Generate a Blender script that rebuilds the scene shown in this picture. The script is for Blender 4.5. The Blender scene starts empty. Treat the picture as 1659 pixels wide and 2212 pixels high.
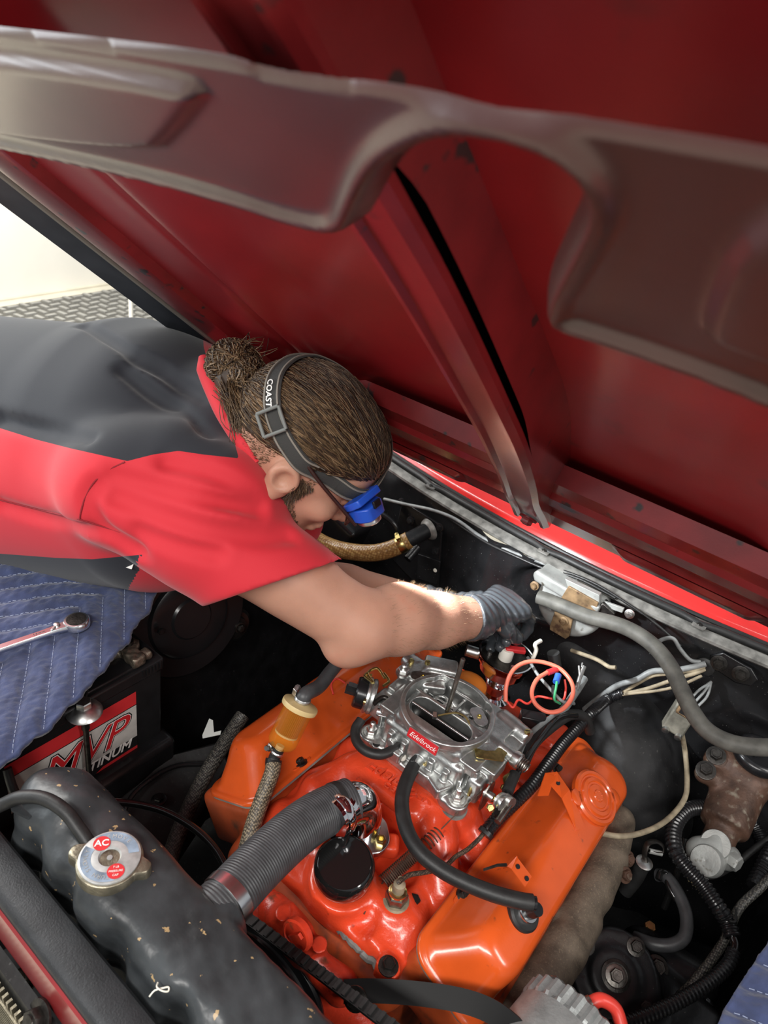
import bpy, bmesh, math, random
import numpy as np
from mathutils import Vector, Matrix, Quaternion

SC = bpy.context.scene
COL = SC.collection
random.seed(7)
RNG = np.random.default_rng(11)

# ------------------------------------------------------------------ camera
# world: +X driver side of the car, +Y rear of the car, +Z up; carburettor air horn centre at (0,0,1)
FPX, CX, CY = 1533.0, 829.5, 1106.0
CAM = np.array([0.296, -0.709, 1.736])
_xa = np.array([.775, -.416, .475]); _xa /= np.linalg.norm(_xa)
_ya = np.array([.614, .311, -.725]); _ya -= _xa * (_xa @ _ya); _ya /= np.linalg.norm(_ya)
ROT = np.array([_xa, _ya, np.cross(_xa, _ya)])
cam_data = bpy.data.cameras.new('camera')
cam = bpy.data.objects.new('camera', cam_data); COL.objects.link(cam)
cam.matrix_world = Matrix([list(ROT[i]) + [CAM[i]] for i in range(3)] + [[0, 0, 0, 1]])
cam_data.sensor_fit = 'VERTICAL'; cam_data.sensor_height = 36.0
cam_data.lens = FPX / 2212.0 * 36.0
cam_data.clip_start = 0.02; cam_data.clip_end = 100
cam_data.dof.use_dof = True; cam_data.dof.focus_distance = 1.02; cam_data.dof.aperture_fstop = 8.5
SC.camera = cam

# ------------------------------------------------------------------ world, lights, exposure
world = bpy.data.worlds.new('garage_light'); SC.world = world; world.use_nodes = True
wbg = world.node_tree.nodes['Background']
wbg.inputs[0].default_value = (0.92, 0.96, 1.0, 1); wbg.inputs[1].default_value = 0.29

def area(name, loc, target, sx, sy, power, col=(1, .97, .93)):
    l = bpy.data.lights.new(name, 'AREA'); l.shape = 'RECTANGLE'; l.size = sx; l.size_y = sy
    l.energy = power; l.color = col
    o = bpy.data.objects.new(name, l); COL.objects.link(o); o.location = loc
    o.rotation_euler = (Vector(target) - Vector(loc)).to_track_quat('-Z', 'Y').to_euler()
    return o
area('ceiling_tube_front', (0.5, -2.2, 3.0), (0, -.1, .9), 2.4, 0.35, 60)
area('ceiling_tube_driver', (2.3, -0.4, 2.9), (0, 0, .9), 0.35, 2.4, 44)
area('ceiling_tube_passenger', (-2.4, -0.6, 3.0), (-.2, 0, 1.0), 0.35, 2.4, 50)
area('open_door_daylight', (-3.4, -1.9, 1.7), (-.2, 0, 1.1), 2.2, 2.0, 52, (.86, .94, 1))
area('wall_fill_light', (-3.6, 1.2, 3.0), (-4.4, 1.8, .4), 1.2, 0.4, 130)  # added fill light to brighten the white wall, not a known lamp
SC.view_settings.view_transform = 'Standard'
SC.view_settings.look = 'None'
SC.view_settings.exposure = 0.5
SC.view_settings.gamma = 1.0
SC.view_settings.use_curve_mapping = False
SC.cycles.max_bounces = 6
SC.cycles.caustics_reflective = False; SC.cycles.caustics_refractive = False

# ------------------------------------------------------------------ pixel of the photograph -> point of the place
def ray(x, y): return ROT @ np.array([(x - CX) / FPX, -(y - CY) / FPX, -1.0])
def D(x, y, dep): return CAM + ray(x, y) * dep
def _pl(x, y, ax, v):
    r = ray(x, y); return CAM + r * ((v - CAM[ax]) / r[ax])
def PZ(x, y, z): return _pl(x, y, 2, z)
def PY(x, y, v): return _pl(x, y, 1, v)
def PX(x, y, v): return _pl(x, y, 0, v)
def PPL(x, y, p, n):
    r = ray(x, y); n = np.asarray(n, float); return CAM + r * (((np.asarray(p) - CAM) @ n) / (r @ n))
# ------------------------------------------------------------------ materials
MATS = {}
def _n(nt, t, **k):
    n = nt.nodes.new(t)
    for a, b in k.items(): setattr(n, a, b)
    return n
def mat(name, col, rough=.5, metal=0., var=.0, vscale=30., col2=None, bump=0., bscale=200., spec=.5, coat=0., coat_r=.1,
        spots=None, spot_scale=60., spot_lo=.62, spot_hi=.7, rvar=0., sheen=0., sss=0., aniso_wave=None, alpha=None, trans=0., ior=1.45, emit=None, estr=0.,
        bdist=.002):
    """principled material: base colour with noise variation, optional spots of dirt or wear, fine bump"""
    m = bpy.data.materials.new(name); m.use_nodes = True; MATS[name] = m
    nt = m.node_tree; p = nt.nodes['Principled BSDF']
    p.inputs['Base Color'].default_value = (*col, 1); p.inputs['Roughness'].default_value = rough
    p.inputs['Metallic'].default_value = metal; p.inputs['Specular IOR Level'].default_value = spec
    p.inputs['Coat Weight'].default_value = coat; p.inputs['Coat Roughness'].default_value = coat_r
    p.inputs['Transmission Weight'].default_value = trans; p.inputs['IOR'].default_value = ior
    if sheen: p.inputs['Sheen Weight'].default_value = sheen
    if sss:
        p.inputs['Subsurface Weight'].default_value = sss
        p.inputs['Subsurface Radius'].default_value = (.012, .004, .002); p.inputs['Subsurface Scale'].default_value = 1.0
    if alpha is not None: p.inputs['Alpha'].default_value = alpha
    if emit: p.inputs['Emission Color'].default_value = (*emit, 1); p.inputs['Emission Strength'].default_value = estr
    L = nt.links.new
    tc = _n(nt, 'ShaderNodeNewGeometry').outputs['Position']
    last = None
    if var > 0 or col2:
        nz = _n(nt, 'ShaderNodeTexNoise'); nz.inputs['Scale'].default_value = vscale; nz.inputs['Detail'].default_value = 5
        L(tc, nz.inputs['Vector'])
        mr = _n(nt, 'ShaderNodeMapRange'); mr.inputs[1].default_value = .32; mr.inputs[2].default_value = .68
        L(nz.outputs[0], mr.inputs[0])
        mx = _n(nt, 'ShaderNodeMix', data_type='RGBA')
        c2 = col2 if col2 else tuple(max(0, c * (1 - var)) for c in col)
        c1 = col if col2 else tuple(min(1, c * (1 + var * .5)) for c in col)
        mx.inputs[6].default_value = (*c1, 1); mx.inputs[7].default_value = (*c2, 1)
        L(mr.outputs[0], mx.inputs[0]); last = mx.outputs[2]
        if rvar:
            m2 = _n(nt, 'ShaderNodeMapRange'); m2.inputs[3].default_value = rough - rvar; m2.inputs[4].default_value = rough + rvar
            L(nz.outputs[0], m2.inputs[0]); L(m2.outputs[0], p.inputs['Roughness'])
    if spots:
        ns = _n(nt, 'ShaderNodeTexNoise'); ns.inputs['Scale'].default_value = spot_scale; ns.inputs['Detail'].default_value = 3
        L(tc, ns.inputs['Vector'])
        mr = _n(nt, 'ShaderNodeMapRange'); mr.inputs[1].default_value = spot_lo; mr.inputs[2].default_value = spot_hi
        L(ns.outputs[0], mr.inputs[0])
        mx = _n(nt, 'ShaderNodeMix', data_type='RGBA')
        mx.inputs[6].default_value = (*col, 1); mx.inputs[7].default_value = (*spots, 1)
        if last: L(last, mx.inputs[6])
        L(mr.outputs[0], mx.inputs[0]); last = mx.outputs[2]
    if last: L(last, p.inputs['Base Color'])
    if bump > 0:
        nb = _n(nt, 'ShaderNodeTexNoise'); nb.inputs['Scale'].default_value = bscale; nb.inputs['Detail'].default_value = 4
        L(tc, nb.inputs['Vector'])
        bp = _n(nt, 'ShaderNodeBump'); bp.inputs['Strength'].default_value = bump; bp.inputs['Distance'].default_value = bdist
        L(nb.outputs[0], bp.inputs['Height']); L(bp.outputs[0], p.inputs['Normal'])
    return m

# ------------------------------------------------------------------ objects
ORG = {}
def V3(p): return np.asarray(p, float)
def thing(name, label, cat, loc, group=None, kind=None):
    o = bpy.data.objects.new(name, None); COL.objects.link(o); o.location = tuple(loc); o.empty_display_size = .02
    o['label'] = label; o['category'] = cat
    if group: o['group'] = group
    if kind: o['kind'] = kind
    ORG[o.name] = V3(loc); return o
def tag(o, label, cat, group=None, kind=None):
    o['label'] = label
    if cat: o['category'] = cat
    if group: o['group'] = group
    if kind: o['kind'] = kind
    return o
def link(name, verts, faces, mats, parent=None, mi=None, smooth=True, angle=38, bevel=0, bseg=2, label=None, kind=None, subsurf=0):
    verts = np.asarray(verts, float).reshape(-1, 3)
    c = (verts.min(0) + verts.max(0)) / 2
    me = bpy.data.meshes.new(name)
    if isinstance(faces, np.ndarray):
        nf, k = faces.shape
        me.vertices.add(len(verts)); me.vertices.foreach_set('co', (verts - c).astype(np.float32).ravel())
        me.loops.add(nf * k); me.loops.foreach_set('vertex_index', faces.astype(np.int32).ravel())
        me.polygons.add(nf); me.polygons.foreach_set('loop_start', np.arange(0, nf * k, k, dtype=np.int32))
        me.update(calc_edges=True); me.validate()
    else:
        me.from_pydata((verts - c).tolist(), [], [list(map(int, f)) for f in faces]); me.validate()
    if not isinstance(mats, (list, tuple)): mats = [mats]
    for m in mats: me.materials.append(MATS[m] if isinstance(m, str) else m)
    if mi is not None and len(mi) == len(me.polygons): me.polygons.foreach_set('material_index', np.asarray(mi, np.int32))
    if smooth:
        me.polygons.foreach_set('use_smooth', np.ones(len(me.polygons), bool))
        if angle < 180: me.set_sharp_from_angle(angle=math.radians(angle))
    o = bpy.data.objects.new(name, me); COL.objects.link(o)
    if parent is not None:
        o.parent = parent; o.location = tuple(c - ORG[parent.name])
    else: o.location = tuple(c)
    ORG[o.name] = c
    if bevel:
        b = o.modifiers.new('bevel', 'BEVEL'); b.width = bevel; b.segments = bseg; b.limit_method = 'ANGLE'; b.angle_limit = math.radians(40)
        b.harden_normals = False
    if subsurf:
        s = o.modifiers.new('sub', 'SUBSURF'); s.levels = subsurf; s.render_levels = subsurf
    if label: o['label'] = label
    if kind: o['kind'] = kind
    return o

def unit(v): v = V3(v); return v / (np.linalg.norm(v) + 1e-12)
def frame(axis, hint=(0, 0, 1)):
    a = unit(axis); h = V3(hint)
    if abs(a @ unit(h)) > .98: h = V3((1, 0, 0)) if abs(a[0]) < .9 else V3((0, 1, 0))
    x = unit(np.cross(h, a)); y = np.cross(a, x); return x, y, a
def smooth_path(pts, n=8):
    P = np.asarray(pts, float)
    if len(P) < 3: return np.array([P[0] + (P[-1] - P[0]) * t for t in np.linspace(0, 1, n + 1)])
    Q = np.vstack([2 * P[0] - P[1], P, 2 * P[-1] - P[-2]]); out = []
    for i in range(len(P) - 1):
        p0, p1, p2, p3 = Q[i:i + 4]
        for t in np.linspace(0, 1, n, endpoint=False):
            out.append(.5 * ((2 * p1) + (-p0 + p2) * t + (2 * p0 - 5 * p1 + 4 * p2 - p3) * t ** 2 + (-p0 + 3 * p1 - 3 * p2 + p3) * t ** 3))
    out.append(P[-1]); return np.array(out)
def resample(P, step):
    P = np.asarray(P, float); s = np.r_[0, np.cumsum(np.linalg.norm(np.diff(P, axis=0), axis=1))]
    n = max(2, int(round(s[-1] / step)) + 1); t = np.linspace(0, s[-1], n)
    return np.stack([np.interp(t, s, P[:, k]) for k in range(3)], 1), t, s[-1]

class MB:
    """collects shapes into one mesh"""
    def __init__(s): s.v = []; s.f = []; s.m = []; s.n = 0; s.cm = 0
    def add(s, v, f):
        v = np.asarray(v, float); s.v.append(v)
        for q in f: s.f.append([int(i) + s.n for i in q]); s.m.append(s.cm)
        s.n += len(v); return s
    def mat(s, i): s.cm = i; return s
    def box(s, c, size, ax=None):
        c = V3(c); h = V3(size) / 2
        A = np.eye(3) if ax is None else np.asarray(ax, float)
        v = [c + A.T @ (h * np.array(k)) for k in [(-1,-1,-1),(1,-1,-1),(1,1,-1),(-1,1,-1),(-1,-1,1),(1,-1,1),(1,1,1),(-1,1,1)]]
        return s.add(v, [(3,2,1,0),(4,5,6,7),(0,1,5,4),(1,2,6,5),(2,3,7,6),(3,0,4,7)])
    def prism(s, pts, vec):
        """polygon (3d points) extruded by vec"""
        P = np.asarray(pts, float); n = len(P); Q = P + V3(vec)
        return s.add(np.vstack([P, Q]), [list(range(n))[::-1], list(range(n, 2 * n))] + [(i, (i + 1) % n, n + (i + 1) % n, n + i) for i in range(n)])
    def prism2(s, pts2, o, x, y, h):
        """2d outline in frame (o,x,y) extruded by h along x cross y"""
        o = V3(o); x = V3(x); y = V3(y); n = np.cross(x, y)
        return s.prism([o + x * a + y * b for a, b in pts2], n * h)
    def sweep(s, P, rads, seg=14, cap=True, hint=(0, 0, 1), flat=1.0):
        P = np.asarray(P, float); n = len(P); rads = np.broadcast_to(np.asarray(rads, float), (n,))
        T = np.gradient(P, axis=0); T /= np.linalg.norm(T, axis=1, keepdims=True) + 1e-12
        x, y, _ = frame(T[0], hint); V = []
        for i in range(n):
            t = T[i]; x = unit(x - t * (x @ t)); y = np.cross(t, x)
            for k in range(seg):
                a = 2 * math.pi * k / seg
                V.append(P[i] + rads[i] * (math.cos(a) * x * flat + math.sin(a) * y))
        F = []
        for i in range(n - 1):
            for k in range(seg):
                a = i * seg + k; b = i * seg + (k + 1) % seg
                F.append((a, b, b + seg, a + seg))
        if cap:
            F.append(list(range(seg))[::-1]); F.append(list(range((n - 1) * seg, n * seg)))
        return s.add(V, F)
    def tube(s, pts, r, seg=14, n=8, cap=True, flat=1.0, hint=(0, 0, 1)): return s.sweep(smooth_path(pts, n), r, seg, cap, hint, flat)
    def lathe(s, prof, o, axis=(0, 0, 1), seg=32, hint=(0, 0, 1), sx=1., sy=1.):
        """profile of (radius, height) pairs spun about axis through o"""
        x, y, a = frame(axis, hint); o = V3(o); V = []; F = []; n = len(prof)
        for r, h in prof:
            for k in range(seg):
                t = 2 * math.pi * k / seg
                V.append(o + a * h + x * (r * sx * math.cos(t)) + y * (r * sy * math.sin(t)))
        for i in range(n - 1):
            for k in range(seg):
                p = i * seg + k; q = i * seg + (k + 1) % seg
                F.append((p, q, q + seg, p + seg))
        if prof[0][0] > 1e-6: F.append(list(range(seg))[::-1])
        if prof[-1][0] > 1e-6: F.append(list(range((n - 1) * seg, n * seg)))
        return s.add(V, F)
    def cyl(s, a, b, r, seg=20, r2=None):
        a = V3(a); b = V3(b); L = np.linalg.norm(b - a)
        return s.lathe([(r, 0), (r if r2 is None else r2, L)], a, b - a, seg)
    def hexa(s, a, axis, r, h): return s.lathe([(r * .96, 0), (r, h * .08), (r, h * .85), (r * .9, h)], a, axis, 6)
    def disc(s, c, axis, r, seg=24): return s.lathe([(r, 0), (r, .0008)], c, axis, seg)
    def grid(s, G):
        G = np.asarray(G, float); a, b = G.shape[:2]
        F = [(i * b + j, i * b + j + 1, (i + 1) * b + j + 1, (i + 1) * b + j) for i in range(a - 1) for j in range(b - 1)]
        return s.add(G.reshape(-1, 3), F)
    def loft(s, secs, cap=True, closed=True):
        S = np.asarray(secs, float); n, k = S.shape[:2]; F = []
        for i in range(n - 1):
            for j in range(k if closed else k - 1):
                a = i * k + j; b = i * k + (j + 1) % k; F.append((a, b, b + k, a + k))
        if cap and closed: F.append(list(range(k))[::-1]); F.append(list(range((n - 1) * k, n * k)))
        return s.add(S.reshape(-1, 3), F)
    def build(s, name, mats, parent=None, **k):
        return link(name, np.vstack(s.v), s.f, mats, parent, mi=s.m if isinstance(mats, (list, tuple)) else None, **k)

def rrect(w, h, r, n=5, cx=0, cy=0):
    out = []
    for (sx, sy, a0) in ((1, 1, 0), (-1, 1, 90), (-1, -1, 180), (1, -1, 270)):
        for k in range(n):
            a = math.radians(a0 + 90 * k / (n - 1))
            out.append((cx + sx * (w / 2 - r) + r * math.cos(a), cy + sy * (h / 2 - r) + r * math.sin(a)))
    return out
def round_poly(pts, r, n=4):
    P = np.asarray(pts, float); out = []; k = len(P)
    rs = r if hasattr(r, '__len__') else [r] * k
    for i in range(k):
        a, b, c = P[i - 1], P[i], P[(i + 1) % k]; u = (a - b); v = (c - b)
        q = min(rs[i], .45 * np.linalg.norm(u), .45 * np.linalg.norm(v)); p0 = b + u / np.linalg.norm(u) * q; p2 = b + v / np.linalg.norm(v) * q
        for t in np.linspace(0, 1, n): out.append(tuple((1 - t) ** 2 * p0 + 2 * t * (1 - t) * b + t * t * p2))
    return out

def corrugated(pts, r, pitch=.0055, depth=.12, seg=14, n=8):
    """split-loom conduit: rings along a smooth path"""
    P, t, L = resample(smooth_path(pts, n), pitch / 4.0)
    rad = r * (1 - depth * .5 + depth * .5 * np.sign(np.cos(2 * math.pi * t / pitch)))
    return MB().sweep(P, rad, seg)
def helix(a, b, r, turns, wire, seg=6, per=14):
    a = V3(a); b = V3(b); x, y, z = frame(b - a); n = int(turns * per); t = np.linspace(0, 1, n)
    P = a + np.outer(t, b - a) + r * (np.outer(np.cos(2 * math.pi * turns * t), x) + np.outer(np.sin(2 * math.pi * turns * t), y))
    return MB().sweep(P, wire, seg)

def text_mesh(txt, o, x, y, size, depth=.0005, shear=0, bold=0, align='CENTER', space=1.):
    """lettering laid in the plane of o, x, y and raised by depth"""
    cu = bpy.data.curves.new('t', 'FONT'); cu.body = txt; cu.size = size; cu.extrude = depth / 2; cu.align_x = align; cu.align_y = 'CENTER'
    cu.shear = shear; cu.offset = bold; cu.space_character = space; cu.resolution_u = 3
    ob = bpy.data.objects.new('t', cu); COL.objects.link(ob)
    dg = bpy.context.evaluated_depsgraph_get(); me = bpy.data.meshes.new_from_object(ob.evaluated_get(dg))
    v = np.array([q.co[:] for q in me.vertices]); f = [tuple(p.vertices) for p in me.polygons]
    bpy.data.objects.remove(ob); bpy.data.curves.remove(cu); bpy.data.meshes.remove(me)
    o = V3(o); x = unit(x); y = unit(y); n = np.cross(x, y)
    return np.array([o + x * a + y * b + n * (c + depth / 2) for a, b, c in v]), f
def lettering(name, txt, o, x, y, size, m, parent, depth=.0006, bend=None, **k):
    v, f = text_mesh(txt, o, x, y, size, depth, **k)
    if bend: v = np.array([bend(p) for p in v])
    return link(name, v, f, m, parent, smooth=False)

# ------------------------------------------------------------------ solid modelling by distance field
class SDF:
    def __init__(s, lo, hi, h):
        s.lo = V3(lo); s.h = h; s.n = np.ceil((V3(hi) - s.lo) / h).astype(int) + 1
        s.ax = [(s.lo[i] + h * np.arange(s.n[i])).astype(np.float32) for i in range(3)]
        s.F = np.full(s.n, 1.0, np.float32)
    def _sl(s, lo, hi):
        a = np.clip(np.floor((V3(lo) - s.lo) / s.h).astype(int), 0, s.n); b = np.clip(np.ceil((V3(hi) - s.lo) / s.h).astype(int) + 1, 0, s.n)
        return tuple(slice(a[i], b[i]) for i in range(3))
    def _go(s, lo, hi, fn, k, sub):
        m = max(3 * s.h, 2.2 * k) + 2 * s.h
        sl = s._sl(V3(lo) - m, V3(hi) + m)
        if any(q.stop <= q.start for q in sl): return s
        X = s.ax[0][sl[0]][:, None, None]; Y = s.ax[1][sl[1]][None, :, None]; Z = s.ax[2][sl[2]][None, None, :]
        d = fn(X, Y, Z); A = s.F[sl]
        if sub:
            if k > 0:
                q = np.clip(.5 - .5 * (A + d) / k, 0, 1); s.F[sl] = A * (1 - q) - d * q + k * q * (1 - q)
            else: s.F[sl] = np.maximum(A, -d)
        else:
            if k > 0:
                q = np.clip(.5 + .5 * (A - d) / k, 0, 1); s.F[sl] = A * (1 - q) + d * q - k * q * (1 - q)
            else: s.F[sl] = np.minimum(A, d)
        return s
    def cap(s, a, b, ra, rb=None, k=0., sub=False):
        """tapered round bar"""
        a = V3(a); b = V3(b); rb = ra if rb is None else rb; ba = b - a; l2 = float(ba @ ba) + 1e-12
        def fn(X, Y, Z):
            px, py, pz = X - a[0], Y - a[1], Z - a[2]
            t = np.clip((px * ba[0] + py * ba[1] + pz * ba[2]) / l2, 0, 1)
            return np.sqrt((px - t * ba[0]) ** 2 + (py - t * ba[1]) ** 2 + (pz - t * ba[2]) ** 2) - (ra + (rb - ra) * t)
        R = max(ra, rb); return s._go(np.minimum(a, b) - R, np.maximum(a, b) + R, fn, k, sub)
    def path(s, pts, r, k=0., sub=False, kk=None):
        rs = np.broadcast_to(np.asarray(r, float), (len(pts),))
        for i in range(len(pts) - 1): s.cap(pts[i], pts[i + 1], rs[i], rs[i + 1], k, sub)
        return s
    def groove(s, P, r, k):
        """one smooth channel along a path"""
        P = [V3(p) for p in P]
        def fn(X, Y, Z):
            d = None
            for a, b in zip(P[:-1], P[1:]):
                ba = b - a; l2 = float(ba @ ba) + 1e-12; px, py, pz = X - a[0], Y - a[1], Z - a[2]
                t = np.clip((px * ba[0] + py * ba[1] + pz * ba[2]) / l2, 0, 1)
                q = np.sqrt((px - t * ba[0]) ** 2 + (py - t * ba[1]) ** 2 + (pz - t * ba[2]) ** 2) - r
                d = q if d is None else np.minimum(d, q)
            return d
        return s._go(np.min(P, 0) - r, np.max(P, 0) + r, fn, k, True)
    def ell(s, c, r, ax=None, k=0., sub=False):
        c = V3(c); r = V3(r); A = np.eye(3) if ax is None else np.asarray(ax, float)
        def fn(X, Y, Z):
            p = (X - c[0], Y - c[1], Z - c[2]); q = [(A[i][0] * p[0] + A[i][1] * p[1] + A[i][2] * p[2]) / r[i] for i in range(3)]
            k0 = np.sqrt(q[0] ** 2 + q[1] ** 2 + q[2] ** 2); k1 = np.sqrt((q[0] / r[0]) ** 2 + (q[1] / r[1]) ** 2 + (q[2] / r[2]) ** 2)
            return k0 * (k0 - 1) / (k1 + 1e-9)
        R = r.max() if ax is not None else r
        return s._go(c - R, c + R, fn, k, sub)
    def box(s, c, size, r=0., ax=None, k=0., sub=False, taper=None):
        c = V3(c); hs = V3(size) / 2 - r; A = np.eye(3) if ax is None else np.asarray(ax, float)
        def fn(X, Y, Z):
            p = (X - c[0], Y - c[1], Z - c[2]); q = [(A[i][0] * p[0] + A[i][1] * p[1] + A[i][2] * p[2]) for i in range(3)]
            sc = 1. if taper is None else (1 - taper * np.clip(q[2] / hs[2], -1, 1))
            w = [np.abs(q[0]) - hs[0] * sc, np.abs(q[1]) - hs[1] * sc, np.abs(q[2]) - hs[2]]
            return np.sqrt(np.maximum(w[0], 0) ** 2 + np.maximum(w[1], 0) ** 2 + np.maximum(w[2], 0) ** 2) + np.minimum(np.maximum(w[0], np.maximum(w[1], w[2])), 0) - r
        R = (np.abs(A.T) @ (V3(size) / 2)) * (1.0 if taper is None else 1 + abs(taper))
        return s._go(c - R, c + R, fn, k, sub)
    def cyl(s, a, b, R, r=0., k=0., sub=False, R2=None):
        a = V3(a); b = V3(b); L = np.linalg.norm(b - a); u = (b - a) / L; c = (a + b) / 2; R2 = R if R2 is None else R2
        def fn(X, Y, Z):
            px, py, pz = X - c[0], Y - c[1], Z - c[2]; t = px * u[0] + py * u[1] + pz * u[2]
            q = np.sqrt(np.maximum(px * px + py * py + pz * pz - t * t, 0)); Rt = R + (R2 - R) * np.clip(t / L + .5, 0, 1)
            w0 = q - (Rt - r); w1 = np.abs(t) - (L / 2 - r)
            return np.sqrt(np.maximum(w0, 0) ** 2 + np.maximum(w1, 0) ** 2) + np.minimum(np.maximum(w0, w1), 0) - r
        M = max(R, R2); return s._go(np.minimum(a, b) - M, np.maximum(a, b) + M, fn, k, sub)
    def torus(s, c, axis, R, r, k=0., sub=False):
        c = V3(c); u = unit(axis)
        def fn(X, Y, Z):
            px, py, pz = X - c[0], Y - c[1], Z - c[2]; t = px * u[0] + py * u[1] + pz * u[2]
            q = np.sqrt(np.maximum(px * px + py * py + pz * pz - t * t, 0)); return np.sqrt((q - R) ** 2 + t * t) - r
        return s._go(c - (R + r), c + (R + r), fn, k, sub)
    def half(s, p, n):
        """keep the side of the plane that n points away from"""
        p = V3(p); n = unit(n)
        d = (s.ax[0][:, None, None] - p[0]) * n[0] + (s.ax[1][None, :, None] - p[1]) * n[1] + (s.ax[2][None, None, :] - p[2]) * n[2]
        s.F = np.maximum(s.F, d.astype(np.float32)); return s
    def disp(s, fn):
        s.F = s.F + fn(s.ax[0][:, None, None], s.ax[1][None, :, None], s.ax[2][None, None, :]).astype(np.float32); return s
    def mesh(s):
        F = s.F
        F[0], F[-1] = 1, 1; F[:, 0], F[:, -1] = 1, 1; F[:, :, 0], F[:, :, -1] = 1, 1
        I = F < 0; n = np.array(F.shape) - 1
        cnt = np.zeros(n, np.uint8)
        for a in (0, 1):
            for b in (0, 1):
                for c in (0, 1): cnt += I[a:a + n[0], b:b + n[1], c:c + n[2]]
        cells = np.argwhere((cnt > 0) & (cnt < 8))
        idx = np.full(n, -1, np.int32); idx[tuple(cells.T)] = np.arange(len(cells))
        acc = np.zeros((len(cells), 3)); w = np.zeros(len(cells))
        cor = [(a, b, c) for a in (0, 1) for b in (0, 1) for c in (0, 1)]
        val = {q: F[cells[:, 0] + q[0], cells[:, 1] + q[1], cells[:, 2] + q[2]].astype(float) for q in cor}
        for q in cor:
            for ax in range(3):
                if q[ax] == 0:
                    q2 = list(q); q2[ax] = 1; q2 = tuple(q2); f0, f1 = val[q], val[q2]; m = (f0 < 0) != (f1 < 0)
                    t = np.where(m, f0 / np.where(m, f0 - f1, 1), 0)
                    for i in range(3): acc[:, i] += np.where(m, q[i] + (t if i == ax else 0), 0)
                    w += m
        V = s.lo + (cells + acc / w[:, None]) * s.h
        quads = []
        for ax in range(3):
            u, v = [(1, 2), (2, 0), (0, 1)][ax]
            A = np.take(I, range(0, I.shape[ax] - 1), ax); B = np.take(I, range(1, I.shape[ax]), ax)
            e = np.argwhere(A != B)
            e = e[(e[:, u] > 0) & (e[:, v] > 0) & (e[:, u] < n[u]) & (e[:, v] < n[v])]
            if not len(e): continue
            flip = ~A[tuple(e.T)]
            def cid(du, dv):
                c = e.copy(); c[:, u] -= du; c[:, v] -= dv; return idx[tuple(c.T)]
            q = np.stack([cid(0, 0), cid(1, 0), cid(1, 1), cid(0, 1)], 1)
            q[flip] = q[flip][:, ::-1]; quads.append(q)
        Q = np.vstack(quads); return V, Q
    def build(s, name, mats, parent=None, smooth_it=2, matfn=None, post=None, **k):
        V, Q = s.mesh()
        for _ in range(smooth_it):   # even the net
            A = np.zeros_like(V); c = np.zeros(len(V))
            for i in range(4):
                a, b = Q[:, i], Q[:, (i + 1) % 4]
                for d in range(3):
                    A[:, d] += np.bincount(a, V[b, d], len(V)) + np.bincount(b, V[a, d], len(V))
                c += np.bincount(a, minlength=len(V)) + np.bincount(b, minlength=len(V))
            V = V * .5 + .5 * A / np.maximum(c, 1)[:, None]
        if post: V = post(V)
        mi = matfn(V[Q].mean(1)) if matfn else None
        k.setdefault('angle', 180)
        return link(name, V, Q, mats, parent, mi=mi, **k)

def bolt(parent, p, axis, r=.008, m='steel', washer=True, name='bolt', h=None):
    mb = MB(); a = unit(axis); p = V3(p); h = h or r * .9
    if washer: mb.lathe([(r * 1.5, -.001), (r * 1.5, .0016), (r * 1.35, .002)], p, a, 20)
    mb.hexa(p + a * .001, a, r, h); mb.lathe([(r * .62, h), (r * .58, h + r * .12), (r * .2, h + r * .12)], p + a * .001, a, 16)
    return mb.build(name, m, parent)
def nut_stud(parent, p, axis, r=.008, L=.012, m='zinc', name='nut'):
    mb = MB(); a = unit(axis); p = V3(p)
    mb.lathe([(r * 1.45, 0), (r * 1.45, .0018)], p, a, 20); mb.hexa(p + a * .0018, a, r, r * .9)
    mb.lathe([(r * .52, 0), (r * .52, L * .9), (r * .35, L)], p + a * r * .8, a, 14)
    return mb.build(name, m, parent)
def hose(name, label, cat, pts, r, m, group=None, n=10, seg=18):
    return tag(MB().tube(pts, r, seg, n).build(name, m), label, cat, group)
mat('hood_red', (.30, .012, .016), .34, var=.18, vscale=9, bump=.05, bscale=500, coat=.35, coat_r=.25, spots=(.12, .02, .02), spot_scale=14, spot_lo=.66, spot_hi=.8)
mat('hood_dusty', (.060, .019, .017), .40, var=.25, vscale=12, bump=.08, bscale=700, coat=.5, coat_r=.22)
mat('hood_rail', (.20, .014, .016), .3, var=.3, vscale=14, bump=.05, bscale=400, coat=.5, coat_r=.15, spots=(.03, .02, .02), spot_scale=30, spot_lo=.64, spot_hi=.68)
mat('hood_edge_glare', (.05, .055, .065), .4, var=.2)  # grey-blue glare on the red hood's flange, put into its colour
mat('body_red', (.62, .022, .02), .25, var=.12, vscale=20, coat=.6, coat_r=.08)
mat('body_black', (.010, .010, .011), .30, var=.5, vscale=30, bump=.18, bscale=90, spots=(.10, .095, .085), spot_scale=260, spot_lo=.70, spot_hi=.78, rvar=.12)
mat('firewall_black', (.013, .013, .014), .22, var=.4, vscale=18, bump=.12, bscale=45, spots=(.16, .16, .15), spot_scale=330, spot_lo=.70, spot_hi=.76, bdist=.004)
mat('dusty_black', (.016, .0165, .017), .6, var=.6, vscale=25, bump=.25, bscale=120, spots=(.09, .09, .085), spot_scale=150, spot_lo=.64, spot_hi=.80)
mat('tunnel_black', (.014, .014, .015), .55, var=.5, vscale=25, bump=.3, bscale=90, spec=.3, spots=(.07, .07, .065), spot_scale=220, spot_lo=.66, spot_hi=.80)
mat('strap_black', (.006, .006, .006), .5, spec=.25)
mat('channel_grey', (.22, .215, .20), .42, metal=.3, var=.5, vscale=60, bump=.15, bscale=200)
mat('rubber', (.018, .018, .018), .48, var=.3, vscale=80, bump=.1, bscale=400)
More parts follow.
